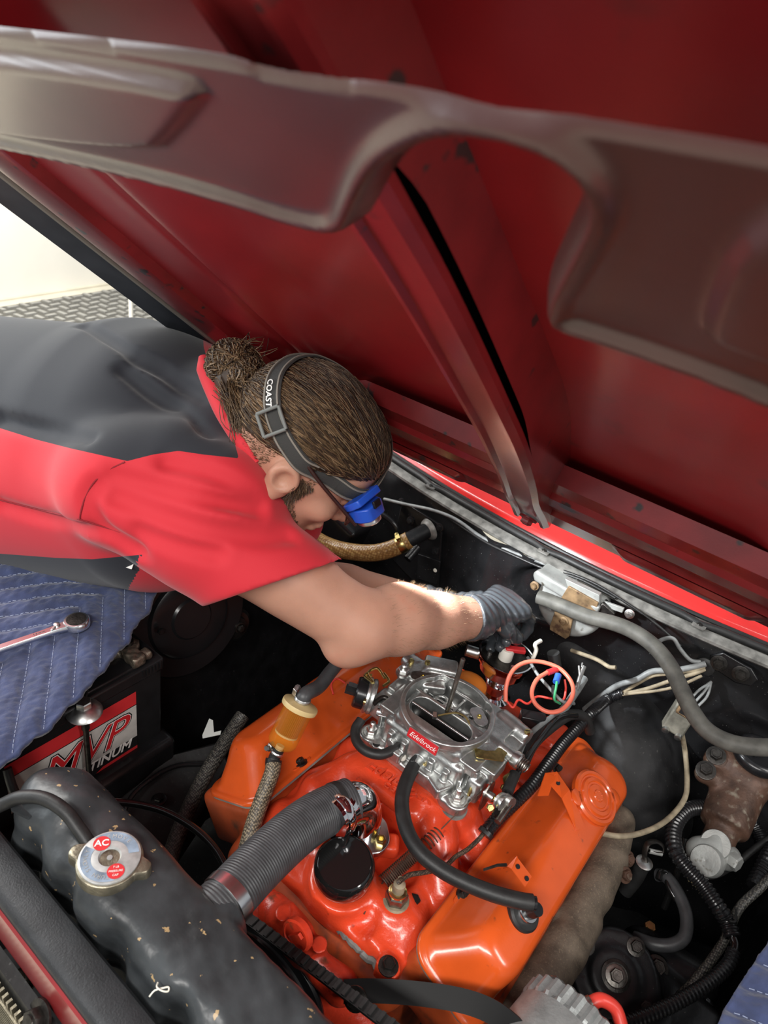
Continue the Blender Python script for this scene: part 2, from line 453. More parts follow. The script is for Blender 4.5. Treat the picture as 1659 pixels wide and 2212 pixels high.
mat('rubber_grey', (.052, .053, .056), .42, var=.3, vscale=60, bump=.1, bscale=400)
mat('rubber_dusty', (.10, .097, .085), .6, var=.4, vscale=50, bump=.1, bscale=300)
mat('plastic_black', (.010, .010, .011), .25, spec=.5)
mat('gloss_black', (.008, .008, .008), .1, coat=.5)
mat('cover_orange', (.62, .088, .014), .26, var=.14, vscale=16, bump=.05, bscale=300, coat=.5, coat_r=.12, spots=(.22, .05, .02), spot_scale=70, spot_lo=.68, spot_hi=.8)
mat('engine_orange', (.42, .07, .018), .4, var=.4, vscale=20, bump=.12, bscale=180, spots=(.07, .035, .02), spot_scale=34, spot_lo=.56, spot_hi=.75)
mat('intake_red', (.68, .060, .020), .27, var=.14, vscale=26, bump=.28, bscale=260, coat=.4, coat_r=.12, bdist=.0018, spots=(.28, .03, .015), spot_scale=90, spot_lo=.68, spot_hi=.8)
mat('pump_red', (.55, .040, .016), .32, var=.3, vscale=40, bump=.3, bscale=200, spots=(.1, .04, .02), spot_scale=60, spot_lo=.62, spot_hi=.75)
mat('cast_alu', (.50, .51, .50), .36, metal=.9, var=.3, vscale=70, bump=.16, bscale=420, rvar=.08)
mat('alu_dark', (.16, .16, .16), .4, metal=1., var=.3, vscale=60, bump=.1, bscale=300)
mat('alt_alu', (.30, .315, .31), .5, metal=.6, var=.2, vscale=60, bump=.2, bscale=300)
mat('polished', (.76, .77, .78), .24, metal=1., var=.08)
mat('chrome', (.80, .80, .82), .05, metal=1.)
mat('steel', (.33, .31, .28), .35, metal=1., var=.4, vscale=120, bump=.1, bscale=500)
mat('steel_dark', (.07, .065, .06), .38, metal=.9, var=.4, vscale=120, bump=.15, bscale=400)
mat('zinc', (.70, .70, .68), .34, metal=1., var=.2, vscale=150)
mat('brass', (.72, .56, .24), .26, metal=1., var=.2, vscale=150)
mat('gold_zinc', (.62, .50, .20), .3, metal=1., var=.3, vscale=150)
mat('rust_iron', (.15, .118, .088), .7, metal=.15, var=.45, vscale=40, bump=.4, bscale=260, spots=(.22, .175, .12), spot_scale=420, spot_lo=.56, spot_hi=.75)
mat('rust_brown', (.085, .045, .030), .55, metal=.2, var=.5, vscale=40, bump=.35, bscale=220, spots=(.20, .17, .13), spot_scale=70, spot_lo=.58, spot_hi=.75)
mat('tan_bracket', (.26, .17, .09), .5, metal=.3, var=.5, vscale=50, bump=.2, bscale=200, spots=(.09, .05, .03), spot_scale=60, spot_lo=.55, spot_hi=.65)
mat('wiper_grey', (.36, .37, .355), .42, metal=.35, var=.3, vscale=30, bump=.12, bscale=300, spots=(.10, .09, .07), spot_scale=80, spot_lo=.64, spot_hi=.75)
mat('relay_grey', (.20, .19, .155), .6, metal=.2, var=.5, vscale=50, bump=.3, bscale=250)
mat('tank_black', (.038, .042, .045), .36, var=.55, vscale=22, bump=.35, bscale=26, bdist=.006, rvar=.1, spots=(.35, .24, .12), spot_scale=95, spot_lo=.69, spot_hi=.70)
mat('bar_black', (.032, .034, .037), .45, var=.3, vscale=30, bump=.25, bscale=500, metal=.2)
mat('cap_metal', (.30, .27, .20), .38, metal=.8, var=.5, vscale=50, bump=.2, bscale=300)
mat('sticker_silver', (.52, .53, .52), .35, metal=.4, var=.35, vscale=60)
mat('sticker_blue', (.28, .36, .46), .4, metal=.2, var=.5, vscale=50)
mat('sticker_red', (.60, .03, .035), .4, var=.1)
mat('sticker_white', (.80, .79, .76), .4, var=.06, vscale=20)
mat('sticker_grey', (.56, .55, .52), .4, var=.35, vscale=22)
mat('sticker_black', (.012, .012, .013), .35)
mat('battery_black', (.012, .012, .013), .3, var=.3, bump=.06, bscale=500)
mat('lead', (.26, .22, .17), .4, metal=.7, var=.6, vscale=70, bump=.6, bscale=120, bdist=.004)
mat('filter_top', (.60, .46, .22), .4)
mat('filter_paper', (.30, .055, .02), .7)
mat('filter_bowl', (.72, .27, .02), .06, alpha=.30, spec=.4, coat=.15, coat_r=.03)
mat('fuel', (.55, .28, .05), .05, trans=.7, ior=1.3)
mat('heater_hose', (.30, .17, .06), .3, var=.4, vscale=50, coat=.4)
mat('wire_red', (.65, .05, .035), .35)
mat('wire_salmon', (.72, .16, .10), .38)
mat('wire_grey', (.20, .21, .21), .45, var=.4, vscale=60)
mat('wire_tan', (.30, .25, .17), .6, var=.4, vscale=60)
mat('wire_blue', (.03, .12, .55), .35)
mat('wire_green', (.05, .35, .15), .35)
mat('wire_black', (.012, .012, .012), .4)
mat('white_paper', (.80, .84, .80), .6)
mat('wall_white', (.80, .78, .71), .7, var=.04, vscale=2)
mat('concrete', (.62, .58, .47), .8, var=.12, vscale=4, bump=.1, bscale=60)
mat('mat_rubber', (.30, .295, .27), .7, var=.2, vscale=8)
mat('skin', (.50, .262, .180), .5, var=.10, vscale=22, bump=.14, bscale=420, sss=.12, spots=(.52, .20, .13), spot_scale=16, spot_lo=.6, spot_hi=.85)
mat('beard', (.09, .05, .03), .7, var=.3, vscale=80)
mat('hair_dark', (.050, .030, .018), .5, var=.3, vscale=60)
mat('hair_mid', (.13, .080, .042), .42, var=.3, vscale=60)
mat('hair_light', (.24, .155, .085), .4, var=.3, vscale=60)
mat('shirt_red', (.60, .022, .035), .75, var=.08, vscale=30, bump=.2, bscale=1500, bdist=.0006, sheen=.15)
mat('shirt_black', (.014, .017, .024), .8, var=.2, vscale=30, bump=.2, bscale=1500, bdist=.0006, sheen=.25)
mat('trouser', (.014, .014, .018), .8)
mat('stitch_dark', (.25, .012, .02), .8)
mat('glove_nitrile', (.055, .062, .070), .30, var=.2, vscale=40, bump=.2, bscale=130, coat=.3)
mat('strap_grey', (.045, .045, .043), .8, bump=.4, bscale=900)
mat('strap_edge', (.22, .20, .17), .7)
mat('buckle_grey', (.17, .18, .17), .45)
mat('lamp_blue', (.015, .08, .50), .35)
mat('glass_frame', (.035, .014, .012), .2)
mat('lens_clear', (1, 1, 1), .02, trans=1., ior=1.1)
mat('quilt_blue', (.036, .050, .120), .9, var=.3, vscale=40, bump=.5, bscale=90, bdist=.004, sheen=.3)
mat('quilt_thread', (.26, .30, .42), .8)
mat('thread_white', (.75, .72, .62), .7)
mat('gasket_grey', (.20, .20, .185), .6, var=.4, bump=.4, bscale=150)
mat('ceramic_white', (.78, .76, .68), .4)
mat('label_red', (.55, .02, .025), .35)
mat('paint_orange_yellow', (.75, .22, .03), .4)
def woven(name, base, hi, scale, rough=.45, metal=0.):
    """braided sleeve: two crossing diagonal wave sets over the swept tube"""
    m = bpy.data.materials.new(name); m.use_nodes = True; MATS[name] = m
    nt = m.node_tree; p = nt.nodes['Principled BSDF']; L = nt.links.new
    p.inputs['Roughness'].default_value = rough; p.inputs['Metallic'].default_value = metal
    tc = _n(nt, 'ShaderNodeNewGeometry').outputs['Position']
    vo = _n(nt, 'ShaderNodeTexVoronoi', feature='F1'); vo.inputs['Scale'].default_value = scale; vo.inputs['Randomness'].default_value = .35
    L(tc, vo.inputs['Vector'])
    mx = _n(nt, 'ShaderNodeMix', data_type='RGBA'); mx.inputs[6].default_value = (*hi, 1); mx.inputs[7].default_value = (*base, 1)
    mr = _n(nt, 'ShaderNodeMapRange'); mr.inputs[1].default_value = .25; mr.inputs[2].default_value = .6
    L(vo.outputs['Distance'], mr.inputs[0]); L(mr.outputs[0], mx.inputs[0]); L(mx.outputs[2], p.inputs['Base Color'])
    bp = _n(nt, 'ShaderNodeBump'); bp.inputs['Strength'].default_value = .6; bp.inputs['Distance'].default_value = .001; bp.invert = True
    L(vo.outputs['Distance'], bp.inputs['Height']); L(bp.outputs[0], p.inputs['Normal'])
woven('braid_tan', (.05, .04, .028), (.32, .26, .17), 330)
woven('braid_dark', (.012, .012, .012), (.10, .095, .08), 330)
woven('heater_braid', (.22, .11, .035), (.42, .27, .10), 190, .28)
woven('cloth_wire', (.02, .014, .01), (.12, .075, .045), 420, .6)
# ------------------------------------------------------------------ garage
g0 = PZ(0, 648, 0.0); g1 = PZ(215, 616, 0.0); gd = unit(g1 - g0); gn = np.array([gd[1], -gd[0], 0.])
if gn[0] < 0: gn = -gn
fl = MB().add([(-9, -6, 0), (7, -6, 0), (7, 9, 0), (-9, 9, 0)], [(0, 1, 2, 3)]).build('floor', 'concrete'); fl['kind'] = 'structure'
a = g0 - gd * 6; b = g0 + gd * 8
wl = MB().prism([a, b, b + (0, 0, 3.2), a + (0, 0, 3.2)], -gn * .12).build('wall_left', 'wall_white'); wl['kind'] = 'structure'
bb = MB().prism([a, b, b + (0, 0, .012), a + (0, 0, .012)], gn * .04).build('trim_1', 'concrete'); bb['kind'] = 'structure'
# ribbed rubber mat lying on the floor, woven bars as real relief
m0 = PZ(60, 657, 0.0); 
mt = thing('floor_mat', 'ribbed grey rubber mat on the garage floor near the white wall', 'mat', m0 + gd * 1.6 + gn * .9)
def mp(s, t, z=.0): return m0 + gd * s + gn * t + np.array([0, 0, z])
MB().prism([mp(-.5, 0), mp(3.4, 0), mp(3.4, 2.4), mp(-.5, 2.4)], (0, 0, .012)).build('mat_sheet', 'rubber_dusty', mt)
rb = MB()
for i in range(40):
    for j in range(24):
        s = -.45 + i * .096; t = .05 + j * .096
        if (i + j) % 2: rb.box(mp(s, t, .016), (.082, .03, .012), [gd, gn, (0, 0, 1)])
        else: rb.box(mp(s, t, .016), (.03, .082, .012), [gd, gn, (0, 0, 1)])
rb.build('mat_rib', 'mat_rubber', mt, smooth=False)['kind'] = 'stuff'
q0 = PZ(285, 760, 0.012)
st = thing('stand_leg', 'thin grey metal post standing on the rubber mat', 'stand', q0)
MB().cyl(q0, q0 + (0, 0, .62), .014).build('post', 'wall_white', st)
MB().lathe([(.09, 0), (.09, .006), (.02, .012)], q0, (0, 0, 1)).build('foot', 'steel', st)

# ------------------------------------------------------------------ car body around the engine bay
body = thing('car_body', 'black engine bay of a red car with firewall, cowl and inner fenders', 'car', (0, .1, .45))
def yc(x): return .392 + .24 * x * x
# firewall: pressed black panel with a raised plate, a heater bulge and a round recess
xs = np.linspace(-.92, .92, 230); zs = np.linspace(.34, 1.052, 120)
Xg, Zg = np.meshgrid(xs, zs, indexing='ij')
def sst(a, b, t): t = np.clip((t - a) / (b - a), 0, 1); return t * t * (3 - 2 * t)
Yg = .405 + .24 * Xg ** 2
Yg += .13 * sst(.88, .62, Zg) * 0
Yg -= .030 * np.exp(-(((Xg + .165) / .045) ** 2)) * sst(.86, .93, Zg)                 # vertical pressings left of the wiper motor
Yg -= .022 * np.exp(-(((Xg + .085) / .028) ** 2)) * sst(.86, .93, Zg)
Yg += .035 * sst(.075, .055, np.hypot(Xg + .04, (Zg - .985) * 1.2))                   # round recess by the wiper motor
Yg += .02 * sst(.30, .36, Xg) * sst(.95, .9, Zg)
MB().grid(np.stack([Xg, Yg, Zg], -1)).build('firewall', 'firewall_black', body, angle=180)
def strip(name, prof, m, x0=-.80, x1=.80, n=60, off=0, **k):
    """panel swept along the bowed cowl line; prof = (forward offset, height)"""
    X = np.linspace(x0, x1, n); G = np.array([[(x, yc(x) + a, z) for a, z in prof] for x in X]); return MB().grid(G).build(name, m, body, **k)
strip('cowl_channel', [(.012, 1.040), (.002, 1.046), (-.006, 1.053), (-.006, 1.058), (.004, 1.063), (.013, 1.064), (.017, 1.058), (.030, 1.060), (.036, 1.068)], 'channel_grey', angle=30)
strip('cowl_panel', [(.036, 1.060), (.040, 1.079), (.046, 1.084), (.066, 1.090), (.095, 1.093), (.16, 1.085), (.30, 1.09)], 'body_red', angle=180)
seal = MB()
X = np.linspace(-.78, .78, 120)
scr = [(926, 1051), (1185, 1181), (1514, 1345)]
sx = [PZ(*q, 1.07)[0] for q in scr]
P = [(x, yc(x) + .024 - .008 * sum(math.exp(-((x - q) / .018) ** 2) for q in sx), 1.0665) for x in X]
seal.sweep(P, .0065, 10)
seal.sweep([(x, yc(x) + .035, 1.070) for x in X], .004, 8)
so = seal.build('weather_seal', 'rubber', body)
for x in sx:
    y = yc(x) + .012
    MB().prism2(rrect(.022, .020, .003), (x, y, 1.066), (1, 0, 0), (0, 1, 0), .0025).build('seal_tab', 'channel_grey', so)
    mb = MB().lathe([(.0055, 0), (.005, .0016), (.002, .0026)], (x, y, 1.0685), (0, 0, 1), 18)
    for r in (0, 1): mb.box((x, y, 1.0712), (.006, .001, .0008) if r else (.001, .006, .0008))
    mb.build('screw', 'steel_dark', so)
# inner fenders
for sgn, nm in ((-1, 'passenger'), (1, 'driver')):
    ys = np.linspace(-.62, .62, 60); q = np.linspace(0, 1, 40)
    G = []
    for y in ys:
        row = []
        for t in q:
            z = .35 + .63 * t; x = .50 + .10 * t ** 2 - .05 * math.exp(-((y - .0) / .25) ** 2) * (1 - t)
            if t > .85: x += .35 * (t - .85)
            row.append((sgn * x, y, z))
        G.append(row)
    MB().grid(G).build('inner_fender', 'body_black', body, angle=180)
    MB().grid([[(sgn * x, y, z) for x, z in ((.62, .955), (.66, .985), (.70, .99), (.78, .975), (.86, .93), (.90, .82), (.91, .6))] for y in np.linspace(-.75, .62, 30)]).build('fender', 'body_red', body, angle=180)
# added sheet under the engine bay so that no light leaks in from below
MB().prism([(-.9, -.70, .33), (.9, -.70, .33), (.9, .62, .33), (-.9, .62, .33)], (0, 0, .01)).build('light_block_sheet', 'dusty_black', body)
# transmission tunnel: dusty ridge rising to the firewall behind the engine
TN = SDF((-.15, .20, .36), (.45, .56, .98), .006)
TN.path([PY(1245, 1405, .43), PY(1310, 1500, .41), PY(1345, 1600, .38), PY(1330, 1720, .33)], [.040, .060, .085, .11], k=.03)
TN.path([PY(1345, 1560, .42), PY(1420, 1640, .40), PY(1420, 1760, .36)], [.03, .05, .06], k=.03)
TN.build('tunnel', 'tunnel_black', body)
# ------------------------------------------------------------------ hood, propped open above the engine bay
H0 = np.array([0, .43, 1.10]); HV = unit([0, -.797, .604]); HN = np.array([0, -HV[2], HV[1]])
def HP(u, v, h): return H0 + np.array([u, 0, 0]) + HV * v + HN * h
def hood_px(x, y, h):
    o = H0 + HN * h; r = ray(x, y); t = ((o - CAM) @ HN) / (r @ HN); p = CAM + r * t - H0; return p[0], p @ HV
hd = thing('hood', 'open red car hood seen from below, with pressed inner bracing', 'hood', H0)
def crown(u):
    a = np.abs(u); return .007 * (a / .36) ** 2 * (a < .36) + (a >= .36) * (.007 + .062 * (a - .36))
US = np.linspace(-.622, .64, 170); VS = np.linspace(.215, 1.36, 120)
U, W = np.meshgrid(US, VS, indexing='ij')
Hh = crown(U) - .024 * sst(.22, .45, W) * sst(.345, .24, np.abs(U)) + .008 * sst(.38, .21, W) - .004 * np.exp(-((np.abs(U) - .36) / .006) ** 2)
G = H0 + U[..., None] * np.array([1., 0, 0]) + W[..., None] * HV + Hh[..., None] * HN
sk = MB().grid(G).build('outer_panel', 'hood_red', hd, angle=180)
sd = sk.modifiers.new('thick', 'SOLIDIFY'); sd.thickness = .0015; sd.offset = -1 if False else 1
# edge flange along the passenger side
def along(prof, v0, v1, n=40, dv=0):
    return [[HP(u, v, h) for u, h in prof] for v in np.linspace(v0, v1, n)]
for sg in (-1, 1):
    k = 1 if sg < 0 else 1.02
    MB().grid(along([(sg * u * k, h) for u, h in ((.470, .012), (.478, .026), (.486, .030), (.540, .033), (.548, .028))], .22, 1.34)).build('side_rail', 'hood_rail', hd, angle=30)
    MB().grid(along([(sg * u * k, h) for u, h in ((.546, .026), (.551, .035), (.557, .036), (.562, .029))], .22, 1.34)).build('edge_bead', 'strap_edge', hd, angle=30)
    MB().grid(along([(sg * u * k, h) for u, h in ((.560, .028), (.570, .033), (.600, .042), (.618, .050), (.626, .046), (.624, .020))], .22, 1.34)).build('edge_flange', 'hood_edge_glare', hd, angle=30)

# dusty front header: a pressed panel with a scalloped rear edge and shallow pockets
HH = .052
edge_rear = [(-400, 235), (0, 322), (250, 375), (500, 440), (690, 505), (770, 512), (800, 455), (840, 385), (900, 338), (1000, 300), (1150, 325), (1232, 372), (1244, 440), (1205, 530), (1165, 620), (1160, 672), (1210, 712), (1300, 740), (1450, 790), (1659, 872), (1900, 985)]
edge_front = [(1900, 395), (1659, 338), (1250, 272), (830, 193), (710, 183), (560, 158), (480, 128), (250, 98), (0, 68), (-400, 20)]
OUT = np.array([hood_px(x, y, HH) for x, y in edge_rear] + [hood_px(x, y, HH) for x, y in edge_front])
# the header runs on across the whole hood
iL = len(edge_rear)
OUT = np.vstack([[(-.54, OUT[0][1] - .03)], OUT[:iL], [(.45, OUT[iL - 1][1]), (.55, OUT[iL - 1][1] - .05), (.55, OUT[iL][1] + .0)], OUT[iL:], [(-.54, OUT[-1][1] - .02)]])
def chaikin(P, n=2):
    for _ in range(n): P = np.stack([.75 * P + .25 * np.roll(P, -1, 0), .25 * P + .75 * np.roll(P, -1, 0)], 1).reshape(-1, 2)
    return P
def psd(P, X, Y):
    """signed distance to a polygon, negative inside"""
    d = np.full(X.shape, 9.); ins = np.zeros(X.shape, bool)
    for i in range(len(P)):
        a, b = P[i - 1], P[i]; e = b - a; wx, wy = X - a[0], Y - a[1]
        t = np.clip((wx * e[0] + wy * e[1]) / (e @ e + 1e-12), 0, 1); d = np.minimum(d, np.hypot(wx - t * e[0], wy - t * e[1]))
        c = ((a[1] <= Y) & (b[1] > Y)) | ((b[1] <= Y) & (a[1] > Y))
        xi = a[0] + (Y - a[1]) / np.where(abs(b[1] - a[1]) < 1e-12, 1e-12, b[1] - a[1]) * e[0]
        ins ^= c & (X < xi)
    return np.where(ins, -d, d)
OUT = chaikin(OUT, 2)
from mathutils.geometry import delaunay_2d_cdt
LP, _t, _L = resample(np.c_[np.vstack([OUT, OUT[:1]]), np.zeros(len(OUT) + 1)], .003); LP = LP[:-1, :2]
gu, gv = np.meshgrid(np.arange(-.65, .65, .0027), np.arange(LP[:, 1].min(), LP[:, 1].max(), .0027), indexing='ij')
gu = gu.ravel(); gv = gv.ravel(); gin = psd(LP[::2], gu, gv) < -.0017
pts = np.vstack([LP, np.c_[gu[gin], gv[gin]]])
cv, ce, cf, _a, _b, _c = delaunay_2d_cdt([Vector(p) for p in pts], [], [list(range(len(LP)))], 1, 1e-6)
cv = np.array([v[:] for v in cv]); U = cv[:, 0]; W = cv[:, 1]
sd_ = psd(LP[::2], U, W); RR = .017
FR = np.array([hood_px(x, y, HH) for x, y in edge_front]); FR = np.vstack([[(.55, FR[0][1])], FR, [(-.54, FR[-1][1] - .02)]])
dF = np.full(U.shape, 9.)
for i in range(len(FR) - 1):
    a, b = FR[i], FR[i + 1]; e = b - a; wx, wy = U - a[0], W - a[1]; t = np.clip((wx * e[0] + wy * e[1]) / (e @ e), 0, 1); dF = np.minimum(dF, np.hypot(wx - t * e[0], wy - t * e[1]))
def drop(d, r): q = np.clip(d, 0, r); return r - np.sqrt(np.maximum(r * r - (r - q) ** 2, 0))
dLP = np.full(len(LP), 9.)
for i in range(len(FR) - 1):
    a, b = FR[i], FR[i + 1]; e = b - a; wx, wy = LP[:, 0] - a[0], LP[:, 1] - a[1]; t = np.clip((wx * e[0] + wy * e[1]) / (e @ e), 0, 1); dLP = np.minimum(dLP, np.hypot(wx - t * e[0], wy - t * e[1]))
RE = LP[dLP > .010]; dR = np.full(U.shape, 9.)
for q in RE: dR = np.minimum(dR, (U - q[0]) ** 2 + (W - q[1]) ** 2)
dR = np.maximum(np.sqrt(dR) - .0008, 0)
Hz = HH - np.maximum(drop(np.maximum(-sd_, 0), .003), drop(dR, .010)) + .0055 * np.exp(-((dR - .0085) / .0052) ** 2) * sst(0, .006, dR)
def pocket(poly, depth, soft):
    global Hz
    P = chaikin(np.array([hood_px(x, y, HH) for x, y in poly]), 2); d = psd(P, U, W)
    Hz = Hz - depth * sst(soft, -soft, d) * sst(0, -.012, sd_)
pocket([(60, 122), (440, 178), (432, 205), (375, 275), (330, 318), (-30, 278), (-200, 230), (-260, 90)], -.006, .0045)
pocket([(1640, 440), (1530, 690), (1560, 730), (1900, 840), (1950, 500)], -.006, .006)
G = H0 + U[:, None] * np.array([1., 0, 0]) + W[:, None] * HV + Hz[:, None] * HN
hdr = link('header_panel', G, [list(f)[::-1] for f in cf], 'hood_dusty', hd, angle=180)

# centre brace: a hat section that lifts off the panel towards the rear
def brace(u0, h_of, v0, v1, w, name, m='hood_rail'):
    S = []; vv = np.linspace(v0, v1, 60)
    for v in vv:
        h = h_of(v); hw = w(v) / 2; uc = u0(v)
        S.append([HP(uc + a * hw, v, h + b) for a, b in ((-1.0, -.006), (-1.0, .0), (-.80, .006), (-.62, .006), (-.5, .0015), (.5, .0015), (.62, .006), (.80, .006), (1.0, .0), (1.0, -.006))])
    o = MB().loft(S).build(name, m, hd, angle=30)
    # side walls down to the skin; the right one is open along the middle, where black liners paint in the shade of the gap
    MB().grid([[HP(u0(v) - w(v) / 2, v, h_of(v)), HP(u0(v) - w(v) / 2 - .004, v, -.026)] for v in vv]).build('brace_wall', m, o, angle=180)
    MB().grid([[HP(u0(v) + w(v) / 2, v, h_of(v) - .006 - .008 * sst(.66, .76, v) * sst(1.06, 1.0, v)), HP(u0(v) + w(v) / 2 + .004, v, -.026)] for v in vv]).build('brace_wall', m, o, angle=180)
    MB().grid([[HP(u0(v) - w(v) / 2 * .96, v, -.0225), HP(u0(v) + w(v) / 2 * 1.0, v, -.0225)] for v in vv[(vv > .6) & (vv < 1.1)]]).build('gap_shade_liner', 'sticker_black', o)
    MB().grid([[HP(u0(v) - w(v) / 2 + .0015, v, h_of(v) - .006), HP(u0(v) - w(v) / 2 + .0015, v, -.0235)] for v in vv[(vv > .6) & (vv < 1.1)]]).build('gap_shade_liner', 'sticker_black', o)
    return o
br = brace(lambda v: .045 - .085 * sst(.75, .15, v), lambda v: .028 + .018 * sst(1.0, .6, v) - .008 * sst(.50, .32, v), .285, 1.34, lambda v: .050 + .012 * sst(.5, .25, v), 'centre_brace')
# rear rail with beads
rail = [[HP(u, v - .03 * (u * u) , h) for v, h in ((.470, -.012), (.462, .012), (.435, .018), (.428, .025), (.395, .028), (.388, .022), (.345, .022), (.337, .029), (.280, .031), (.272, .025), (.245, .024), (.234, .019), (.220, .016), (.216, .003))] for u in np.linspace(-.60, .61, 90)]
MB().grid(rail).build('rear_rail', 'hood_rail', hd, angle=28)
bolt(hd, HP(-.022, .318, .044), HN, .009, 'hood_rail')

for u0, v0, v1, w_ in ((-.22, .282, .335, .16), (-.42, .282, .335, .12), (.20, .282, .335, .20)):
    G = []
    for t in np.linspace(0, 1, 40):
        u = u0 + (t - .5) * w_; e_ = sst(0, .10, t) * sst(1, .90, t)
        G.append([HP(u, v - .03 * u * u, .0300 + .007 * e_ * sst(0, .25, (v - v0) / (v1 - v0)) * sst(1, .75, (v - v0) / (v1 - v0))) for v in np.linspace(v0, v1, 12)])
    MB().grid(G).build('rail_bead', 'hood_rail', hd, angle=180)
# ------------------------------------------------------------------ engine block and heads
blk = thing('engine_block', 'orange V8 engine block with cylinder heads and timing cover', 'engine', (0, 0, .45))
B = SDF((-.30, -.30, .50), (.30, .28, .90), .004)
B.box((0, -.0, .68), (.30, .49, .30), .02)
for s in (-1, 1):
    ax = [(math.cos(.55) , 0, -s * math.sin(.55)), (0, 1, 0), (s * math.sin(.55), 0, math.cos(.55))]
    B.box((s * .175, -.01, .80), (.125, .455, .085), .012, ax, k=.015)
    for y in (-.17, -.055, .055, .17): B.cap((s * .20, y, .77), (s * .25, y, .75), .026, .024, k=.012)
B.box((0, -.262, .72), (.24, .03, .20), .02, k=.02)
B.cap((-.12, -.255, .80), (.12, -.255, .80), .03, .03, k=.02)
for x, z in ((-.1, .70), (.1, .70), (-.1, .78), (.11, .79)): B.cyl((x, -.28, z), (x, -.25, z), .016, .003, k=.008)
B.build('block_casting', 'engine_orange', blk)

# ------------------------------------------------------------------ valve covers
TH = math.radians(30)
def cover_frame(s): return np.array([s * .186, .004, .8445]), np.array([s * math.cos(TH), 0, -math.sin(TH)]), np.array([0, 1., 0]), np.array([s * math.sin(TH), 0, math.cos(TH)])
LC = .484; WC = .124
def cover(s, label, group):
    o, a, y, n = cover_frame(s)
    t = thing('valve_cover', label, 'valve cover', o, group)
    secs = []
    for (h, w, l, r, sh) in ((0, WC, LC, .030, 0), (.0022, WC, LC, .030, 0), (.0045, WC - .004, LC - .004, .028, 0), (.0045, WC - .014, LC - .014, .024, 0), (.007, WC - .020, LC - .022, .024, 0), (.012, WC - .026, LC - .030, .024, .0),
                             (.035, WC - .046, LC - .062, .026, .004), (.052, WC - .054, LC - .082, .028, .006), (.059, WC - .062, LC - .092, .028, .007), (.0635, WC - .074, LC - .106, .024, .008), (.065, WC - .09, LC - .124, .016, .009), (.0655, .012, LC - .24, .005, .009)):
        secs.append([o + a * (u + sh) + y * v + n * h for u, v in rrect(w, l, r, 9)])
    m = MB().loft(secs)
    if s < 0: m.f = [q[::-1] for q in m.f]
    m.build('cover_shell', 'cover_orange', t, angle=50)
    mg = MB().loft([[o + a * u + y * v + n * h for u, v in rrect(WC - .002, LC - .002, .030, 9)] for h in (-.004, 0)])
    mg.build('gasket', 'gasket_grey', t)
    for v in (-.14, .14):
        p = o + a * (-.050) + y * v + n * .006
        bolt(t, p, n, .007, 'steel_dark'); 
        MB().prism2(rrect(.013, .036, .005), p - n * .001, a, y * s, .002).build('hold_down_tab', 'cover_orange', t)
    return t, o, a, y, n
vcd, oD, aD, yD, nD = cover(1, 'orange valve cover with twist oil cap on the exhaust manifold side', None)
vcp, oP, aP, yP, nP = cover(-1, 'orange valve cover beneath the glass fuel filter', None)
def on_cover(x, y, h=.066): return PPL(x, y, oD + nD * h, nD)
# twist oil filler cap, painted over
c = on_cover(1286, 1722, .068)
mb = MB().lathe([(.040, -.006), (.040, .001), (.037, .004), (.033, .004), (.031, .002), (.029, .002), (.027, .0055), (.022, .0062), (.0205, .0045), (.018, .0045), (.0165, .006), (.009, .0065), (.008, .008), (.0, .0082)], c, nD, 40)
oc = mb.build('oil_filler_cap', 'cover_orange', vcd)
for ang in (20, 200):
    d = aD * math.cos(math.radians(ang + 35)) + yD * math.sin(math.radians(ang + 35))
    MB().lathe([(.012, -.004), (.012, .002), (.008, .004), (0, .004)], c + d * .038, nD, 20).build('cap_lug', 'cover_orange', oc)
for k in range(6):
    d = aD * math.cos(k * 1.047) + yD * math.sin(k * 1.047)
    MB().lathe([(.0018, 0), (.001, .0012)], c + d * .0065 + nD * .0078, nD, 8).build('rivet', 'cover_orange', oc)
# plug wire bracket strap beside the cap
def ribbon(pts, w, side, th=.0014):
    P = [V3(p) for p in pts]; out = MB(); S = []
    for i, p in enumerate(P):
        t = unit(P[min(i + 1, len(P) - 1)] - P[max(i - 1, 0)]); sd = unit(V3(side) - t * (V3(side) @ t)); nn = np.cross(t, sd)
        S.append([p + sd * w / 2 + nn * th, p - sd * w / 2 + nn * th, p - sd * w / 2 - nn * 0, p + sd * w / 2 - nn * 0])
    return out.loft(S)
p0 = on_cover(1255, 1790, .067); p1 = on_cover(1222, 1715, .067); p2 = on_cover(1188, 1672, .088); p3 = on_cover(1172, 1718, .062); p4 = on_cover(1160, 1722, .050)
ribbon([p0, p1, p2 + (p1 - p2) * .15, p2, p3], .020, yD * .8 + aD * .6).build('wire_bracket', 'cover_orange', vcd, smooth=False)
p = p2 + (p1 - p2) * .45; MB().lathe([(.0035, 0), (.0035, .0018)], p + nD * .001, nD, 14).build('bracket_hole', 'sticker_black', vcd)
# second bracket near the front, a bent tab with two holes
q0 = on_cover(1098, 1865, .066); q1 = on_cover(1108, 1862, .088); q2 = on_cover(1140, 1905, .088)
br2 = ribbon([q0, q1, q1 + (q2 - q1) * .1, q2], .018, yD).build('plug_wire_tab', 'cover_orange', vcd, smooth=False)
for f_ in (.25, .85):
    p = q1 + (q2 - q1) * f_; MB().lathe([(.003, 0), (.003, .002)], p, np.cross(unit(q2 - q1), yD) * -1, 12).build('tab_hole', 'sticker_black', br2)
    MB().lathe([(.003, 0), (.003, .002)], p + nD * .0012, nD, 12).build('tab_hole', 'sticker_black', br2)
ribbon([on_cover(1045, 1880, .055), on_cover(1075, 1870, .070), on_cover(1095, 1869, .075)], .004, yD).build('wire_clip', 'steel_dark', vcd)

